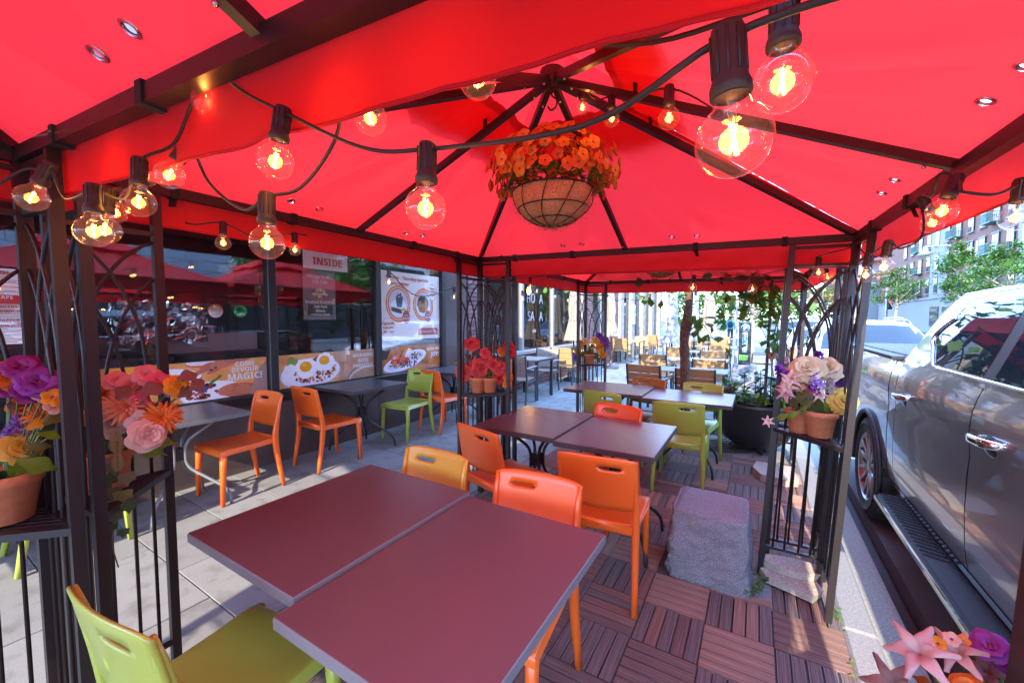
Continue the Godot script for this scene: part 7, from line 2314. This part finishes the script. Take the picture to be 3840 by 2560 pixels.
	for i in 7:
		var u := i / 6.0
		rows.append([Vector3(-lerpf(0.95, 0.76, u), lerpf(1.37, 1.83, u), lerpf(0.82, -0.06, u)), Vector3(0, lerpf(1.38, 1.88, u), lerpf(0.92, 0.0, u)), Vector3(lerpf(0.95, 0.76, u), lerpf(1.37, 1.83, u), lerpf(0.82, -0.06, u))])
	sheet(s, rows, Vector3(0, 1, -2))
	obj("windscreen", s, M.car_glass, t)
	s = ST(true)
	cbox(s, Vector3(0, 1.30, 1.38), Vector3(1.92, 0.16, 1.15), 0.05)
	obj("bonnet", s, M.paint_grey, t)
	s = ST(true)
	cbox(s, Vector3(0, 0.85, 1.93), Vector3(1.98, 0.75, 0.12), 0.04)
	obj("grille", s, M.plastic_black, t)
	s = ST(true)
	for k in 5:
		cbox(s, Vector3(0, 1.425, -2.31 - k * 0.36), Vector3(1.84, 0.02, 0.352), 0.006)
	var tn := obj("bed_cover", s, M.plastic_black, t)
	for e in [-1, 1]:
		s = ST(true)
		box(s, Vector3(e * 0.965, 1.412, -3.05), Vector3(0.10, 0.024, 1.93))
		obj("bed_rail", s, M.plastic_black, tn)
	s = ST(true)
	cbox(s, Vector3(0, 0.95, -4.03), Vector3(1.98, 0.88, 0.06), 0.02)
	obj("tailgate", s, M.paint_grey, t)
	s = ST(true)
	cbox(s, Vector3(0, 0.55, -4.1), Vector3(2.0, 0.22, 0.16), 0.03)
	obj("rear_bumper", s, M.chrome, t)
	s = ST(true)
	box(s, Vector3(0, 0.44, -1.0), Vector3(1.6, 0.2, 5.9))
	box(s, Vector3(0, 1.0, -1.0), Vector3(1.85, 0.7, 1.9))
	obj("underbody", s, M.black, t)
	for e in [-1, 1]:
		s = ST(true)
		cbox(s, Vector3(e * 0.985, 1.1, -4.0), Vector3(0.10, 0.4, 0.12), 0.02)
		obj("tail_lamp", s, M.lamp_red, t)
		s = ST(true)
		cbox(s, Vector3(e * 0.82, 1.05, 1.96), Vector3(0.34, 0.18, 0.10), 0.02)
		obj("headlight", s, M.headlamp, t)
		s = ST(true)
		cbox(s, Vector3(e * 1.16, 1.45, 0.42), Vector3(0.20, 0.26, 0.12), 0.03)
		obj("mirror", s, M.plastic_black, t)

# ---- other cars: a body lofted through stations, panes laid on it
func car(label: String, at: Vector3, turn: float, paint: Material, kind := "suv", group := "parked cars") -> Node3D:
	var t := thing("parked_car", label, "car", at, turn, group)
	var hh := 1.0 if kind == "suv" else 0.86
	# z, half width, belt, roof, roof half width   (front at +z)
	var stn := [[2.32, 0.72, 0.60, 0.62, 0.62], [2.26, 0.84, 0.74, 0.80, 0.68], [2.05, 0.90, 0.88, 0.92, 0.74], [1.25, 0.93, 0.98 * lerpf(1, hh, 0.4), 1.03 * lerpf(1, hh, 0.4), 0.78], [0.95, 0.935, 1.0 * lerpf(1, hh, 0.5), 1.14 * hh, 0.74], [0.35, 0.94, 1.02 * lerpf(1, hh, 0.5), 1.58 * hh, 0.62], [-0.1, 0.94, 1.03 * lerpf(1, hh, 0.5), 1.66 * hh, 0.61], [-1.0, 0.94, 1.04 * lerpf(1, hh, 0.5), 1.66 * hh, 0.60], [-1.65 if kind == "suv" else -1.2, 0.93, 1.05 * lerpf(1, hh, 0.5), 1.60 * hh, 0.58], [-2.10, 0.90, 1.04 * lerpf(1, hh, 0.5), (1.20 if kind == "suv" else 1.10) * hh, 0.66], [-2.26, 0.86, 0.92, 0.98, 0.70], [-2.34, 0.78, 0.55, 0.58, 0.66]]
	var sec := func(q: Array) -> Array:
		var w: float = q[1]
		var half := [Vector2(w * 0.88, 0.24), Vector2(w * 0.985, 0.36), Vector2(w, 0.60), Vector2(w * 0.99, q[2] - 0.06), Vector2(minf(w * 0.955, w), q[2]), Vector2(lerpf(w * 0.95, q[4] + 0.06, 0.9), lerpf(q[2], q[3], 0.86)), Vector2(q[4] * 0.94, q[3] - 0.012), Vector2(q[4] * 0.55, q[3] + 0.010), Vector2(0, q[3] + 0.018)]
		var r := []
		for k in half.size():
			r.append(Vector3(-half[k].x, half[k].y, q[0]))
		for k in range(half.size() - 2, -1, -1):
			r.append(Vector3(half[k].x, half[k].y, q[0]))
		return r
	var rows := []
	for i in stn.size() - 1:
		for k in 3:
			var q := []
			for j in 5:
				var p0: float = stn[maxi(i - 1, 0)][j]
				var p3: float = stn[mini(i + 2, stn.size() - 1)][j]
				q.append(cubic_interpolate(stn[i][j], stn[i + 1][j], p0, p3, k / 3.0) if j != 0 else lerpf(stn[i][0], stn[i + 1][0], k / 3.0))
			rows.append(sec.call(q))
	rows.append(sec.call(stn[stn.size() - 1]))
	var s := ST()
	sheet(s, rows, Vector3(0, 0.7, 0))
	obj("body", s, paint, t)
	# panes: patches of the same skin, set 6 mm proud
	var patch := func(called: String, r0: int, r1: int, c0: int, c1: int, inset: float) -> void:
		var pr := []
		for i in range(r0, r1 + 1):
			var row := []
			for c in range(c0, c1 + 1):
				var p: Vector3 = rows[i][c]
				row.append(p)
			pr.append(row)
		var m := Vector3.ZERO
		var cnt := 0
		for a in pr:
			for b in a:
				m += b
				cnt += 1
		m /= cnt
		var n := ((pr[0][0] - pr[pr.size() - 1][pr[0].size() - 1]) as Vector3).cross(pr[0][pr[0].size() - 1] - pr[pr.size() - 1][0]).normalized()
		if n.dot(m - Vector3(0, 0.8, m.z * 0.6)) < 0:
			n = -n
		for a in pr:
			for j in a.size():
				a[j] = m + (a[j] - m) * inset + n * 0.008
		var ps := ST()
		sheet(ps, pr, m - n)
		obj(called, ps, M.car_glass, t)
	patch.call("windscreen", 12, 15, 5, 11, 0.97)
	patch.call("rear_window", 24, 27, 5, 11, 0.92)
	for e in 2:
		var c0 := 4 if e == 0 else 11
		patch.call("side_window", 14, 18, c0, c0 + 1, 0.90)
		patch.call("side_window", 18, 21, c0, c0 + 1, 0.90)
		if kind == "suv":
			patch.call("side_window", 21, 24, c0, c0 + 1, 0.80)
	for e in [-1, 1]:
		for z in [1.42, -1.38]:
			wheel(t, Vector3(e * 0.82, 0.33, z), e > 0, 0.80)
		s = ST(true)
		cbox(s, Vector3(e * 0.66, 0.76, 2.19), Vector3(0.34, 0.13, 0.16), 0.03, Basis(Vector3.UP, e * 0.35))
		obj("headlight", s, M.headlamp, t)
		s = ST(true)
		cbox(s, Vector3(e * 0.74, 0.90, -2.2), Vector3(0.26, 0.16, 0.12), 0.03)
		obj("tail_light", s, M.lamp_red, t)
		s = ST()
		ball(s, Vector3(e * 1.0, 1.06 * lerpf(1, hh, 0.5), 0.78), Vector3(0.10, 0.08, 0.06), 10, 6)
		obj("mirror", s, paint, t)
	s = ST(true)
	cbox(s, Vector3(0, 0.55, 2.31), Vector3(1.0, 0.24, 0.06), 0.02)
	obj("grille", s, M.plastic_black, t)
	s = ST(true)
	box(s, Vector3(0, 0.30, 0), Vector3(1.6, 0.14, 4.2))
	obj("underbody", s, M.black, t)
	if kind == "suv":
		for e in [-1, 1]:
			s = ST()
			tube(s, curve([Vector3(e * 0.56, 1.64, 0.1), Vector3(e * 0.56, 1.715, -0.1), Vector3(e * 0.55, 1.72, -1.1), Vector3(e * 0.54, 1.63, -1.45)], 4), 0.016, 6)
			obj("roof_rail", s, M.alloy, t)
	s = ST(true)
	cbox(s, Vector3(0.0, 0.62, -2.36), Vector3(0.32, 0.16, 0.012), 0.003)
	obj("number_plate", s, M.white, t)
	return t

func build_cars() -> void:
	build_truck()
	var R := -0.14
	car("white sport utility vehicle parked behind the truck, its windscreen reflecting blue sky", Vector3(2.32, R, -8.55), 0.0, M.paint_suv)
	car("silver car parked third in the row behind the white vehicle", Vector3(2.25, R, -14.6), 0.0, M.paint_silver, "sedan")
	car("dark blue car parked farthest down the kerb", Vector3(2.3, R, -20.6), 0.0, M.paint_navy)
	car("white car parked across the street, mirrored in the restaurant window", Vector3(17.2, R, -1.5), PI, M.paint_suv, "suv", "cars across the street")
	car("red car parked across the street behind the white one", Vector3(17.2, R, -8.2), PI, M.paint_red, "sedan", "cars across the street")
	car("red car driving away far down the street", Vector3(8.2, R, -38.0), PI, M.paint_red, "sedan", "cars across the street")
	car("silver car waiting far down the street at the lights", Vector3(10.4, R, -44.0), PI, M.paint_silver, "suv", "cars across the street")
	car("white car coming up the street in the distance", Vector3(6.4, R, -52.0), 0.0, M.paint_suv, "sedan", "cars across the street")
	car("navy car parked across the street beside the grey stone building", Vector3(17.2, R, 6.0), PI, M.paint_navy, "suv", "cars across the street")

func brick_field(root: Node3D, z0: float, z1: float, y0: float, y1: float, x: float, deep: float, budget: Array) -> void:
	var w := 0.205
	var h := 0.072
	var n := int((z0 - z1) / w)
	w = (z0 - z1) / maxf(n, 1)
	var bs := ST(true)
	cbox(bs, Vector3.ZERO, Vector3(deep, h - 0.011, w - 0.011), 0.003)
	var full := fin(bs)
	bs = ST(true)
	cbox(bs, Vector3.ZERO, Vector3(deep, h - 0.011, w / 2 - 0.011), 0.003)
	var half := fin(bs)
	var rows := int((y1 - y0) / h)
	var rest := [SurfaceTool.new(), SurfaceTool.new(), SurfaceTool.new()]
	var used := [false, false, false]
	for r in rows:
		var y := y0 + (r + 0.5) * (y1 - y0) / rows
		var zs := []
		if r % 2 == 0:
			for k in n:
				zs.append([z0 - (k + 0.5) * w, full])
		else:
			zs.append([z0 - w / 4, half])
			for k in n - 1:
				zs.append([z0 - (k + 1.0) * w, full])
			zs.append([z1 + w / 4, half])
		for q in zs:
			var tone := rng.randi() % 3
			var xf := Transform3D(Basis.IDENTITY, Vector3(x - root.position.x + rng.randf_range(-0.002, 0.002), y - root.position.y, q[0] - root.position.z))
			if budget[0] > 0:
				budget[0] -= 1
				mi("brick", q[1], M["brick_%d" % tone], root, xf)
			else:
				rest[tone].append_from(q[1], 0, xf)
				used[tone] = true
	for k in 3:
		if used[k]:
			mi("more_bricks", rest[k].commit(), M["brick_%d" % k], root).set_meta("kind", "stuff")

func build_background() -> void:
	var X := -3.75
	# ---- brick shop front next door
	var root := thing("brick_shop", "brick shop front with tall windows next to the restaurant", "building", Vector3(X, 0.05, -7.0))
	var s := ST(true)
	box(s, Vector3(X - 0.16, 2.9, -3.95), Vector3(0.2, 5.8, 0.60))
	box(s, Vector3(X - 0.16, 0.44, -6.75), Vector3(0.2, 0.80, 5.0))
	box(s, Vector3(X - 0.16, 2.9, -9.45), Vector3(0.2, 5.8, 0.50))
	box(s, Vector3(X - 0.16, 0.44, -10.7), Vector3(0.2, 0.8, 2.0))
	box(s, Vector3(X - 0.16, 2.9, -11.95), Vector3(0.2, 5.8, 0.55))
	box(s, Vector3(X - 0.16, 4.6, -7.9), Vector3(0.2, 2.6, 8.6))
	wpart("wall_core", s, M.mortar, root)
	var budget := [290]
	brick_field(root, -3.66, -4.24, 0.06, 2.9, X - 0.055, 0.09, budget)
	brick_field(root, -4.26, -9.18, 0.06, 0.82, X - 0.055, 0.09, budget)
	brick_field(root, -9.20, -9.70, 0.06, 2.9, X - 0.02, 0.13, budget)
	brick_field(root, -11.68, -12.2, 0.06, 3.4, X - 0.02, 0.13, budget)
	brick_field(root, -9.72, -11.66, 0.06, 0.82, X - 0.055, 0.09, budget)
	s = ST(true)
	cbox(s, Vector3(X - 0.03, 0.86, -6.72), Vector3(0.22, 0.07, 4.96), 0.006)
	cbox(s, Vector3(X - 0.03, 0.86, -10.69), Vector3(0.22, 0.07, 1.96), 0.006)
	wpart("window_sill", s, M.mullion_grey, root)
	for z in [-4.28, -5.65, -7.18, -8.62, -9.16, -9.75, -10.75, -11.62]:
		s = ST(true)
		box(s, Vector3(X - 0.10, 2.05, z), Vector3(0.09, 2.34, 0.075))
		wpart("mullion", s, M.mullion_grey, root)
	for q in [[-4.32, -5.61], [-5.69, -7.14], [-7.22, -8.58], [-8.66, -9.12], [-9.79, -10.71], [-10.79, -11.58]]:
		s = ST(true)
		uvq(s, Vector3(X - 0.115, 3.2, q[0]), Vector3(X - 0.115, 3.2, q[1]), Vector3(X - 0.115, 0.89, q[1]), Vector3(X - 0.115, 0.89, q[0]))
		wpart("window_pane", s, M.glass, root)
	s = ST(true)
	box(s, Vector3(X - 0.16, 3.3, -7.9), Vector3(0.2, 0.2, 8.5))
	wpart("lintel", s, M.mullion_grey, root)
	s = ST(true)
	box(s, Vector3(-7.2, 1.7, -8.0), Vector3(0.1, 3.4, 8.6))
	box(s, Vector3(-5.5, 1.7, -12.2), Vector3(3.4, 3.4, 0.1))
	box(s, Vector3(-5.5, 0.03, -8.0), Vector3(3.4, 0.06, 8.6))
	box(s, Vector3(-5.5, 3.45, -8.0), Vector3(3.4, 0.06, 8.6))
	wpart("room", s, M.interior, root)
	var B := Basis(Vector3(0, 0, -1), Vector3.UP, Vector3(1, 0, 0))
	text("lettering", "HO", 0.21, M.stone_grey, Transform3D(B, Vector3(-0.10, 1.98, 0.92)), root, false)
	text("lettering", "A", 0.21, M.stone_grey, Transform3D(B, Vector3(-0.10, 1.98, 0.42)), root, false)
	text("lettering", "SA", 0.21, M.stone_grey, Transform3D(B, Vector3(-0.10, 1.58, 0.92)), root, false)
	text("lettering", "A", 0.21, M.stone_grey, Transform3D(B, Vector3(-0.10, 1.58, 0.42)), root, false)
	text("lettering", "BAR", 0.07, M.stone_grey, Transform3D(B, Vector3(-0.10, 1.25, 0.75)), root, false)
	# lamps inside, warm
	for z in [-5.2, -7.9]:
		var t := thing("pendant_lamp", "small lit pendant lamp inside the brick shop, %s" % ("nearer" if z > -6 else "farther"), "lamp", Vector3(-4.9, 2.35, z), 0.0, "pendant lamps in the brick shop")
		s = ST()
		lathe(s, [Vector2(0.0, -0.10), Vector2(0.05, -0.08), Vector2(0.06, 0.0), Vector2(0.04, 0.10), Vector2(0.0, 0.11)], 12)
		obj("shade", s, M.filament, t)
		s = ST()
		tube(s, [Vector3(0, 0.1, 0), Vector3(0, 1.05, 0)], 0.006, 5)
		obj("flex", s, M.black, t)
		var l := OmniLight3D.new()
		l.name = "lamp_light"
		t.add_child(l)
		l.position = Vector3(0, -0.15, 0)
		l.light_color = Color(1, 0.7, 0.35)
		l.light_energy = 0.08
		l.light_size = 0.05
		l.omni_range = 8.0
		l.omni_attenuation = 2.0
		l.shadow_enabled = true
	# ---- stone building beyond
	root = thing("stone_building", "pale sandstone building with columns and steps beyond the patio", "building", Vector3(X, 0.05, -17.0))
	s = ST(true)
	box(s, Vector3(X - 0.5, 4.0, -16.2), Vector3(0.6, 8.0, 7.9))
	wpart("wall", s, M.stone_cream, root)
	for z in [-12.6, -14.1, -15.9, -17.6, -19.4]:
		s = ST(true)
		cbox(s, Vector3(X - 0.06, 3.2, z), Vector3(0.34, 6.4, 0.50), 0.03)
		wpart("pilaster", s, M.stone_cream, root)
	var st_m := ST(true)
	cbox(st_m, Vector3.ZERO, Vector3(0.12, 0.19, 0.46), 0.012)
	var stone := fin(st_m)
	for r in 16:
		for k in 2:
			for bay in [[-12.86, -13.84], [-14.36, -15.64], [-16.16, -17.34]]:
				var off := 0.24 if r % 2 else 0.0
				var z: float = lerpf(bay[0], bay[1], (k + 0.5) / 2.0) + off * 0.3
				mi("stone", stone, M.stone_tan, root, Transform3D(Basis.from_scale(Vector3(1, 1, (bay[0] - bay[1]) / 2.0 / 0.48 * 0.95)), Vector3(X - 0.17, 0.16 + r * 0.2, z) - root.position))
	for z in [-13.3, -15.0]:
		s = ST(true)
		box(s, Vector3(X - 0.12, 1.75, z), Vector3(0.06, 1.9, 0.62))
		wpart("window_pane", s, M.far_glass, root)
		s = ST(true)
		for e in [-0.33, 0.33]:
			box(s, Vector3(X - 0.09, 1.75, z + e), Vector3(0.10, 2.0, 0.06))
		for y in [0.78, 1.75, 2.72]:
			box(s, Vector3(X - 0.088, y, z), Vector3(0.10, 0.06, 0.60))
		wpart("window_frame", s, M.teak_grey, root)
	s = ST(true)
	cbox(s, Vector3(X + 0.13, 1.75, -14.1), Vector3(0.03, 0.75, 0.34), 0.006)
	wpart("notice_board", s, M.white, root)
	s = ST(true)
	for k in 7:
		box(s, Vector3(X + 0.147, 1.98 - k * 0.075, -14.1), Vector3(0.004, 0.03, 0.24))
	wpart("notice_print", s, M.galv, root).set_meta("kind", "stuff")
	for k in 7:
		s = ST(true)
		box(s, Vector3(-3.6 - k * 0.28, 0.09 + k * 0.16, -21.5), Vector3(0.3, 0.18 + 0.0, 2.6))
		wpart("step", s, M.stone_cream, root)
	s = ST(true)
	box(s, Vector3(-6.5, 0.7, -21.5), Vector3(2.0, 1.5, 3.2))
	wpart("landing", s, M.stone_cream, root)
	s = ST(true)
	for e in [-20.25, -22.75]:
		bar(s, Vector3(-3.4, 1.0, e), Vector3(-5.4, 2.1, e), 0.05)
		for k in 6:
			bar(s, Vector3(-3.4 - k * 0.38, 0.1 + k * 0.2, e), Vector3(-3.4 - k * 0.38, 1.02 + k * 0.21, e), 0.03)
	wpart("handrail", s, M.galv, root)
	s = ST(true)
	box(s, Vector3(-9.0, 4.0, -26.5), Vector3(5.0, 8.0, 13.0))
	box(s, Vector3(-7.5, 4.0, -19.9), Vector3(7.0, 8.0, 0.5))
	wpart("rear_wing", s, M.stone_grey, root)
	# ---- brick apartment block across the street
	root = thing("apartment_block", "brick apartment block with green balconies across the street on the right", "building", Vector3(20.6, 0.0, -70.0))
	s = ST(true)
	box(s, Vector3(26.6, 9.5, -70), Vector3(12, 19, 62))
	wpart("wall", s, M.far_brick, root)
	s = ST(true)
	box(s, Vector3(20.56, 2.1, -70), Vector3(0.18, 4.2, 62.1))
	wpart("ground_floor", s, M.far_band, root)
	s = ST(true)
	for y in [4.35, 16.4]:
		box(s, Vector3(20.50, y, -70), Vector3(0.34, 0.25, 62.2))
	wpart("string_course", s, M.far_band, root)
	for zc in [-50.5, -72.0]:
		s = ST(true)
		box(s, Vector3(20.54, 10.2, zc), Vector3(0.16, 11.4, 5.4))
		wpart("pale_bay", s, M.far_band, root)
	var fw := ST(true)
	cbox(fw, Vector3.ZERO, Vector3(0.16, 1.95, 1.35), 0.02)
	var frame_mesh := fin(fw)
	fw = ST(true)
	box(fw, Vector3(-0.082, 0, 0), Vector3(0.02, 1.80, 0.58))
	var pane := fin(fw)
	fw = ST(true)
	box(fw, Vector3(-0.05, 1.05, 0), Vector3(0.16, 0.16, 1.6))
	box(fw, Vector3(-0.07, -1.02, 0), Vector3(0.2, 0.10, 1.6))
	var trim := fin(fw)
	var zs := [-41.5, -44.0, -46.6, -49.2, -51.8, -54.6, -57.4, -60.2, -63.0, -66.2, -69.4, -72.4, -75.6, -79.0, -82.5, -86.0]
	for fl in 4:
		for k in zs.size():
			var at := Vector3(20.56 - (0.06 if k in [3, 4, 11] else 0.0), 6.0 + fl * 3.05, zs[k]) - root.position
			var w := mi("window", frame_mesh, M.plastic_black, root, Transform3D(Basis.IDENTITY, at))
			for e in [-0.32, 0.32]:
				mi("pane", pane, M.far_glass, w, Transform3D(Basis.IDENTITY, Vector3(0, 0, e)))
			mi("surround", trim, M.far_band, w)
			if k in [1, 6, 9, 13]:
				s = ST(true)
				for j in 15:
					box(s, Vector3(-0.85, -0.55, -1.05 + j * 0.15), Vector3(0.03, 0.95, 0.03))
				for e in [-1, 1]:
					for j in 6:
						box(s, Vector3(-0.15 - j * 0.14, -0.55, e * 1.06), Vector3(0.03, 0.95, 0.03))
					box(s, Vector3(-0.45, -0.08, e * 1.06), Vector3(0.8, 0.06, 0.04))
				box(s, Vector3(-0.85, -0.08, 0), Vector3(0.05, 0.06, 2.16))
				box(s, Vector3(-0.42, -1.06, 0), Vector3(0.92, 0.10, 2.2))
				mi("balcony", fin(s), M.balcony, root, Transform3D(Basis.IDENTITY, at))
	for k in 8:
		s = ST(true)
		box(s, Vector3(20.45, 1.9, -43.0 - k * 4.2), Vector3(0.12, 2.6, 3.0))
		wpart("shop_window", s, M.far_glass, root)
	var BW := Basis(Vector3(0, 0, 1), Vector3.UP, Vector3(-1, 0, 0))
	text("shop_sign", "Great Clips", 0.75, M.white, Transform3D(BW, Vector3(20.40, 3.55, -50.0) - root.position), root)
	text("shop_sign", "JIMMY JOHN'S", 0.62, M.lamp_red, Transform3D(BW, Vector3(20.40, 5.0, -45.0) - root.position), root)
	# ---- lower houses with red roofs behind the trees
	root = thing("roofed_building", "low building with red tiled eaves far down the street", "building", Vector3(17.0, 0.0, -118.0))
	for k in 3:
		s = ST(true)
		box(s, Vector3(22.0, 5.0 + k * 1.5, -112.0 - k * 3.0), Vector3(10 - k * 1.5, 10.0 + k * 3.0, 20))
		wpart("wall", s, M.far_band, root)
		s = ST(true)
		cbox(s, Vector3(21.8, 10.2 + k * 3.0, -112.0 - k * 3.0), Vector3(12 - k * 1.5, 0.5, 22), 0.2)
		wpart("roof", s, M.roof_tile, root)
	for f in 3:
		for k in 6:
			s = ST(true)
			box(s, Vector3(16.95, 2.0 + f * 3.2, -104.0 - k * 3.0), Vector3(0.1, 1.6, 1.3))
			wpart("window", s, M.far_glass, root)
	# ---- grey stone building across the street, mirrored in the windows
	root = thing("grey_stone_building", "grey stone block building across the street, mirrored in the restaurant windows", "building", Vector3(22.0, 0.0, 0.0))
	s = ST(true)
	box(s, Vector3(27.1, 6.0, -6.0), Vector3(8.0, 12.0, 52.0))
	wpart("wall_core", s, M.mortar, root)
	var bk := ST(true)
	cbox(bk, Vector3.ZERO, Vector3(0.12, 0.58, 1.18), 0.008)
	var blk := fin(bk)
	for r in 14:
		for k in 20:
			mi("stone", blk, M.block_grey, root, Transform3D(Basis.IDENTITY, Vector3(23.05, 3.3 + r * 0.6, 11.5 - k * 1.2 + (0.6 if r % 2 else 0.0)) - root.position))
	s = ST(true)
	box(s, Vector3(23.03, 5.0, -23.0), Vector3(0.10, 3.6, 16.0))
	box(s, Vector3(23.03, 1.5, -6.0), Vector3(0.10, 2.9, 50.0))
	wpart("dark_shop_front", s, M.dark_wall, root)
	# ---- trees
	make_crowns()
	for q in [["broad green street tree before the apartment block, nearest", Vector3(13.0, 0, -33.0), 6.0, 0, "leaf"], ["green street tree before the apartment block, second", Vector3(15.5, 0, -46.0), 7.5, 1, "leaf"], ["green street tree before the apartment block, third", Vector3(14.0, 0, -60.0), 7.5, 0, "leaf"], ["pale flowering tree at the end of the street", Vector3(9.0, 0, -75.0), 8.5, 1, "leaf_tan"], ["yellow green tree at the end of the street", Vector3(4.0, 0, -80.0), 8.5, 0, "leaf_lime"], ["yellow green tree behind the traffic lights", Vector3(13.5, 0, -88.0), 9.0, 1, "leaf_lime"],
		["bright green tree on the pavement behind the parking pay station", Vector3(0.35, 0, -17.5), 4.6, 1, "leaf_lime"], ["bright green tree farther down the pavement", Vector3(0.3, 0, -26.0), 5.5, 0, "leaf"], ["tall green tree on the lawn by the steps", Vector3(-6.5, 0, -40.0), 8.0, 1, "leaf"], ["green tree at the far end of the lawn", Vector3(-2.0, 0, -62.0), 9.0, 0, "leaf_lime"],
		["green tree across the street, mirrored in the restaurant windows", Vector3(19.2, 0, -12.5), 6.5, 1, "leaf"], ["second green tree across the street, mirrored in the windows", Vector3(19.0, 0, -19.5), 6.8, 0, "leaf"], ["bright green tree at the right edge above the truck", Vector3(10.5, 0, -20.5), 4.7, 0, "leaf"]]:
		var t := thing("street_tree", q[0], "tree", q[1], rng.randf() * 6.0, "trees along the street")
		var k: float = q[2] / 6.0
		mi("trunk", crown_mesh["trunk"], M.bark_pale, t, Transform3D(Basis.from_scale(Vector3.ONE * k), Vector3.ZERO))
		mi("crown", crown_mesh[q[3]], M[q[4]], t, Transform3D(Basis.from_scale(Vector3.ONE * k), Vector3.ZERO))
	var hedge := thing("far_trees", "mass of green trees closing the view at the end of the street", "trees", Vector3(0, 0, -130))
	var hs := ST()
	for k in 3000:
		var c := Vector3(rng.randf_range(-22, 22), pow(rng.randf(), 0.8) * 9.0, rng.randf_range(-4, 4))
		petal(hs, c, Basis(Vector3.UP, rng.randf() * TAU) * Basis(Vector3.RIGHT, rng.randf_range(-1, 1)), 1.3, 1.1, 0.2, 0.8, 2)
	obj("foliage", hs, M.leaf, hedge)
	hedge.set_meta("kind", "stuff")
	# ---- street lamp, signals
	root = thing("street_lamp", "grey street lamp with a curved arm before the apartment block", "street lamp", Vector3(16.6, -0.1, -49.0))
	s = ST()
	tube(s, [Vector3(0, 0, 0), Vector3(0, 8.4, 0)], [0.12, 0.07], 8)
	obj("pole", s, M.galv, root)
	s = ST()
	tube(s, curve([Vector3(0, 7.7, 0), Vector3(-1.2, 8.1, 0), Vector3(-3.2, 8.2, 0)], 5), 0.05, 6)
	obj("arm", s, M.galv, root)
	s = ST()
	lathe(s, [Vector2(0.0, 0.25), Vector2(0.15, 0.2), Vector2(0.2, -0.2), Vector2(0.55, -0.5), Vector2(0.3, -0.62), Vector2(0, -0.7)], 14, Transform3D(Basis.IDENTITY, Vector3(-3.2, 8.0, 0)))
	obj("lamp_head", s, M.galv, root)
	for q in [["traffic signal pole with a long arm over the street", Vector3(3.4, -0.1, -58.0), 9.5], ["traffic signal pole on the far corner", Vector3(14.0, -0.1, -64.0), -6.0]]:
		root = thing("traffic_signal", q[0], "traffic signal", q[1], 0.0, "traffic signals")
		s = ST()
		tube(s, [Vector3(0, 0, 0), Vector3(0, 6.6, 0)], [0.16, 0.11], 8)
		obj("pole", s, M.galv, root)
		s = ST()
		tube(s, [Vector3(0, 6.0, 0), Vector3(q[2], 6.4, 0)], [0.10, 0.05], 6)
		obj("arm", s, M.galv, root)
		for u in [0.0, 0.45, 0.9]:
			var hp := Vector3(q[2] * u + (0.3 if u == 0.0 else 0.0), 3.4 if u == 0.0 else 5.9, 0.15)
			s = ST(true)
			cbox(s, hp, Vector3(0.42, 1.15, 0.25), 0.04)
			var hd := obj("signal_head", s, M.black, root)
			s = ST()
			lathe(s, [Vector2(0, 0.02), Vector2(0.13, 0.0)], 12, Transform3D(Basis(Vector3.RIGHT, PI / 2), hp + Vector3(0, 0.36, 0.13)))
			obj("red_light", s, M.signal_red, hd)
			for y in [0.0, -0.36]:
				s = ST()
				lathe(s, [Vector2(0, 0.02), Vector2(0.13, 0.0)], 12, Transform3D(Basis(Vector3.RIGHT, PI / 2), hp + Vector3(0, y, 0.13)))
				obj("dark_lens", s, M.plastic_black, hd)

var crown_mesh := {}

func make_crowns() -> void:
	var s := ST()
	tube(s, curve([Vector3(0, -0.2, 0), Vector3(0.03, 1.2, 0), Vector3(-0.02, 2.4, 0.03), Vector3(0.05, 4.6, 0)], 4), [0.15, 0.13, 0.12, 0.115, 0.11, 0.105, 0.10, 0.095, 0.09, 0.08, 0.07, 0.05, 0.03], 8)
	for k in 7:
		var a := k * 0.95
		var y := 2.0 + k * 0.25
		tube(s, curve([Vector3(0, y, 0), Vector3(cos(a) * 0.7, y + 0.5, sin(a) * 0.7), Vector3(cos(a) * 1.5, y + 1.2, sin(a) * 1.5)], 3), [0.06, 0.055, 0.05, 0.045, 0.035, 0.03, 0.02], 5)
	crown_mesh["trunk"] = fin(s)
	for v in 2:
		s = ST()
		var clumps := []
		for k in 46:
			var a := rng.randf() * TAU
			var e := acos(rng.randf_range(-0.75, 1.0))
			var R := rng.randf_range(0.55, 1.0)
			clumps.append([Vector3(cos(a) * sin(e) * 2.15 * R, 3.9 + cos(e) * (2.0 if v == 0 else 2.4) * R, sin(a) * sin(e) * 2.15 * R), rng.randf_range(0.35, 0.7)])
		for q in clumps:
			for k in 75:
				var d: Vector3 = Vector3(rng.randfn(0, 0.45), rng.randfn(0, 0.32), rng.randfn(0, 0.45)) * q[1]
				petal(s, (q[0] as Vector3) + d, Basis(Vector3.UP, rng.randf() * TAU) * Basis(Vector3.RIGHT, rng.randf_range(-0.9, 0.7)), rng.randf_range(0.14, 0.24), 0.13, 0.15, 0.7, 2)
		crown_mesh[v] = fin(s)
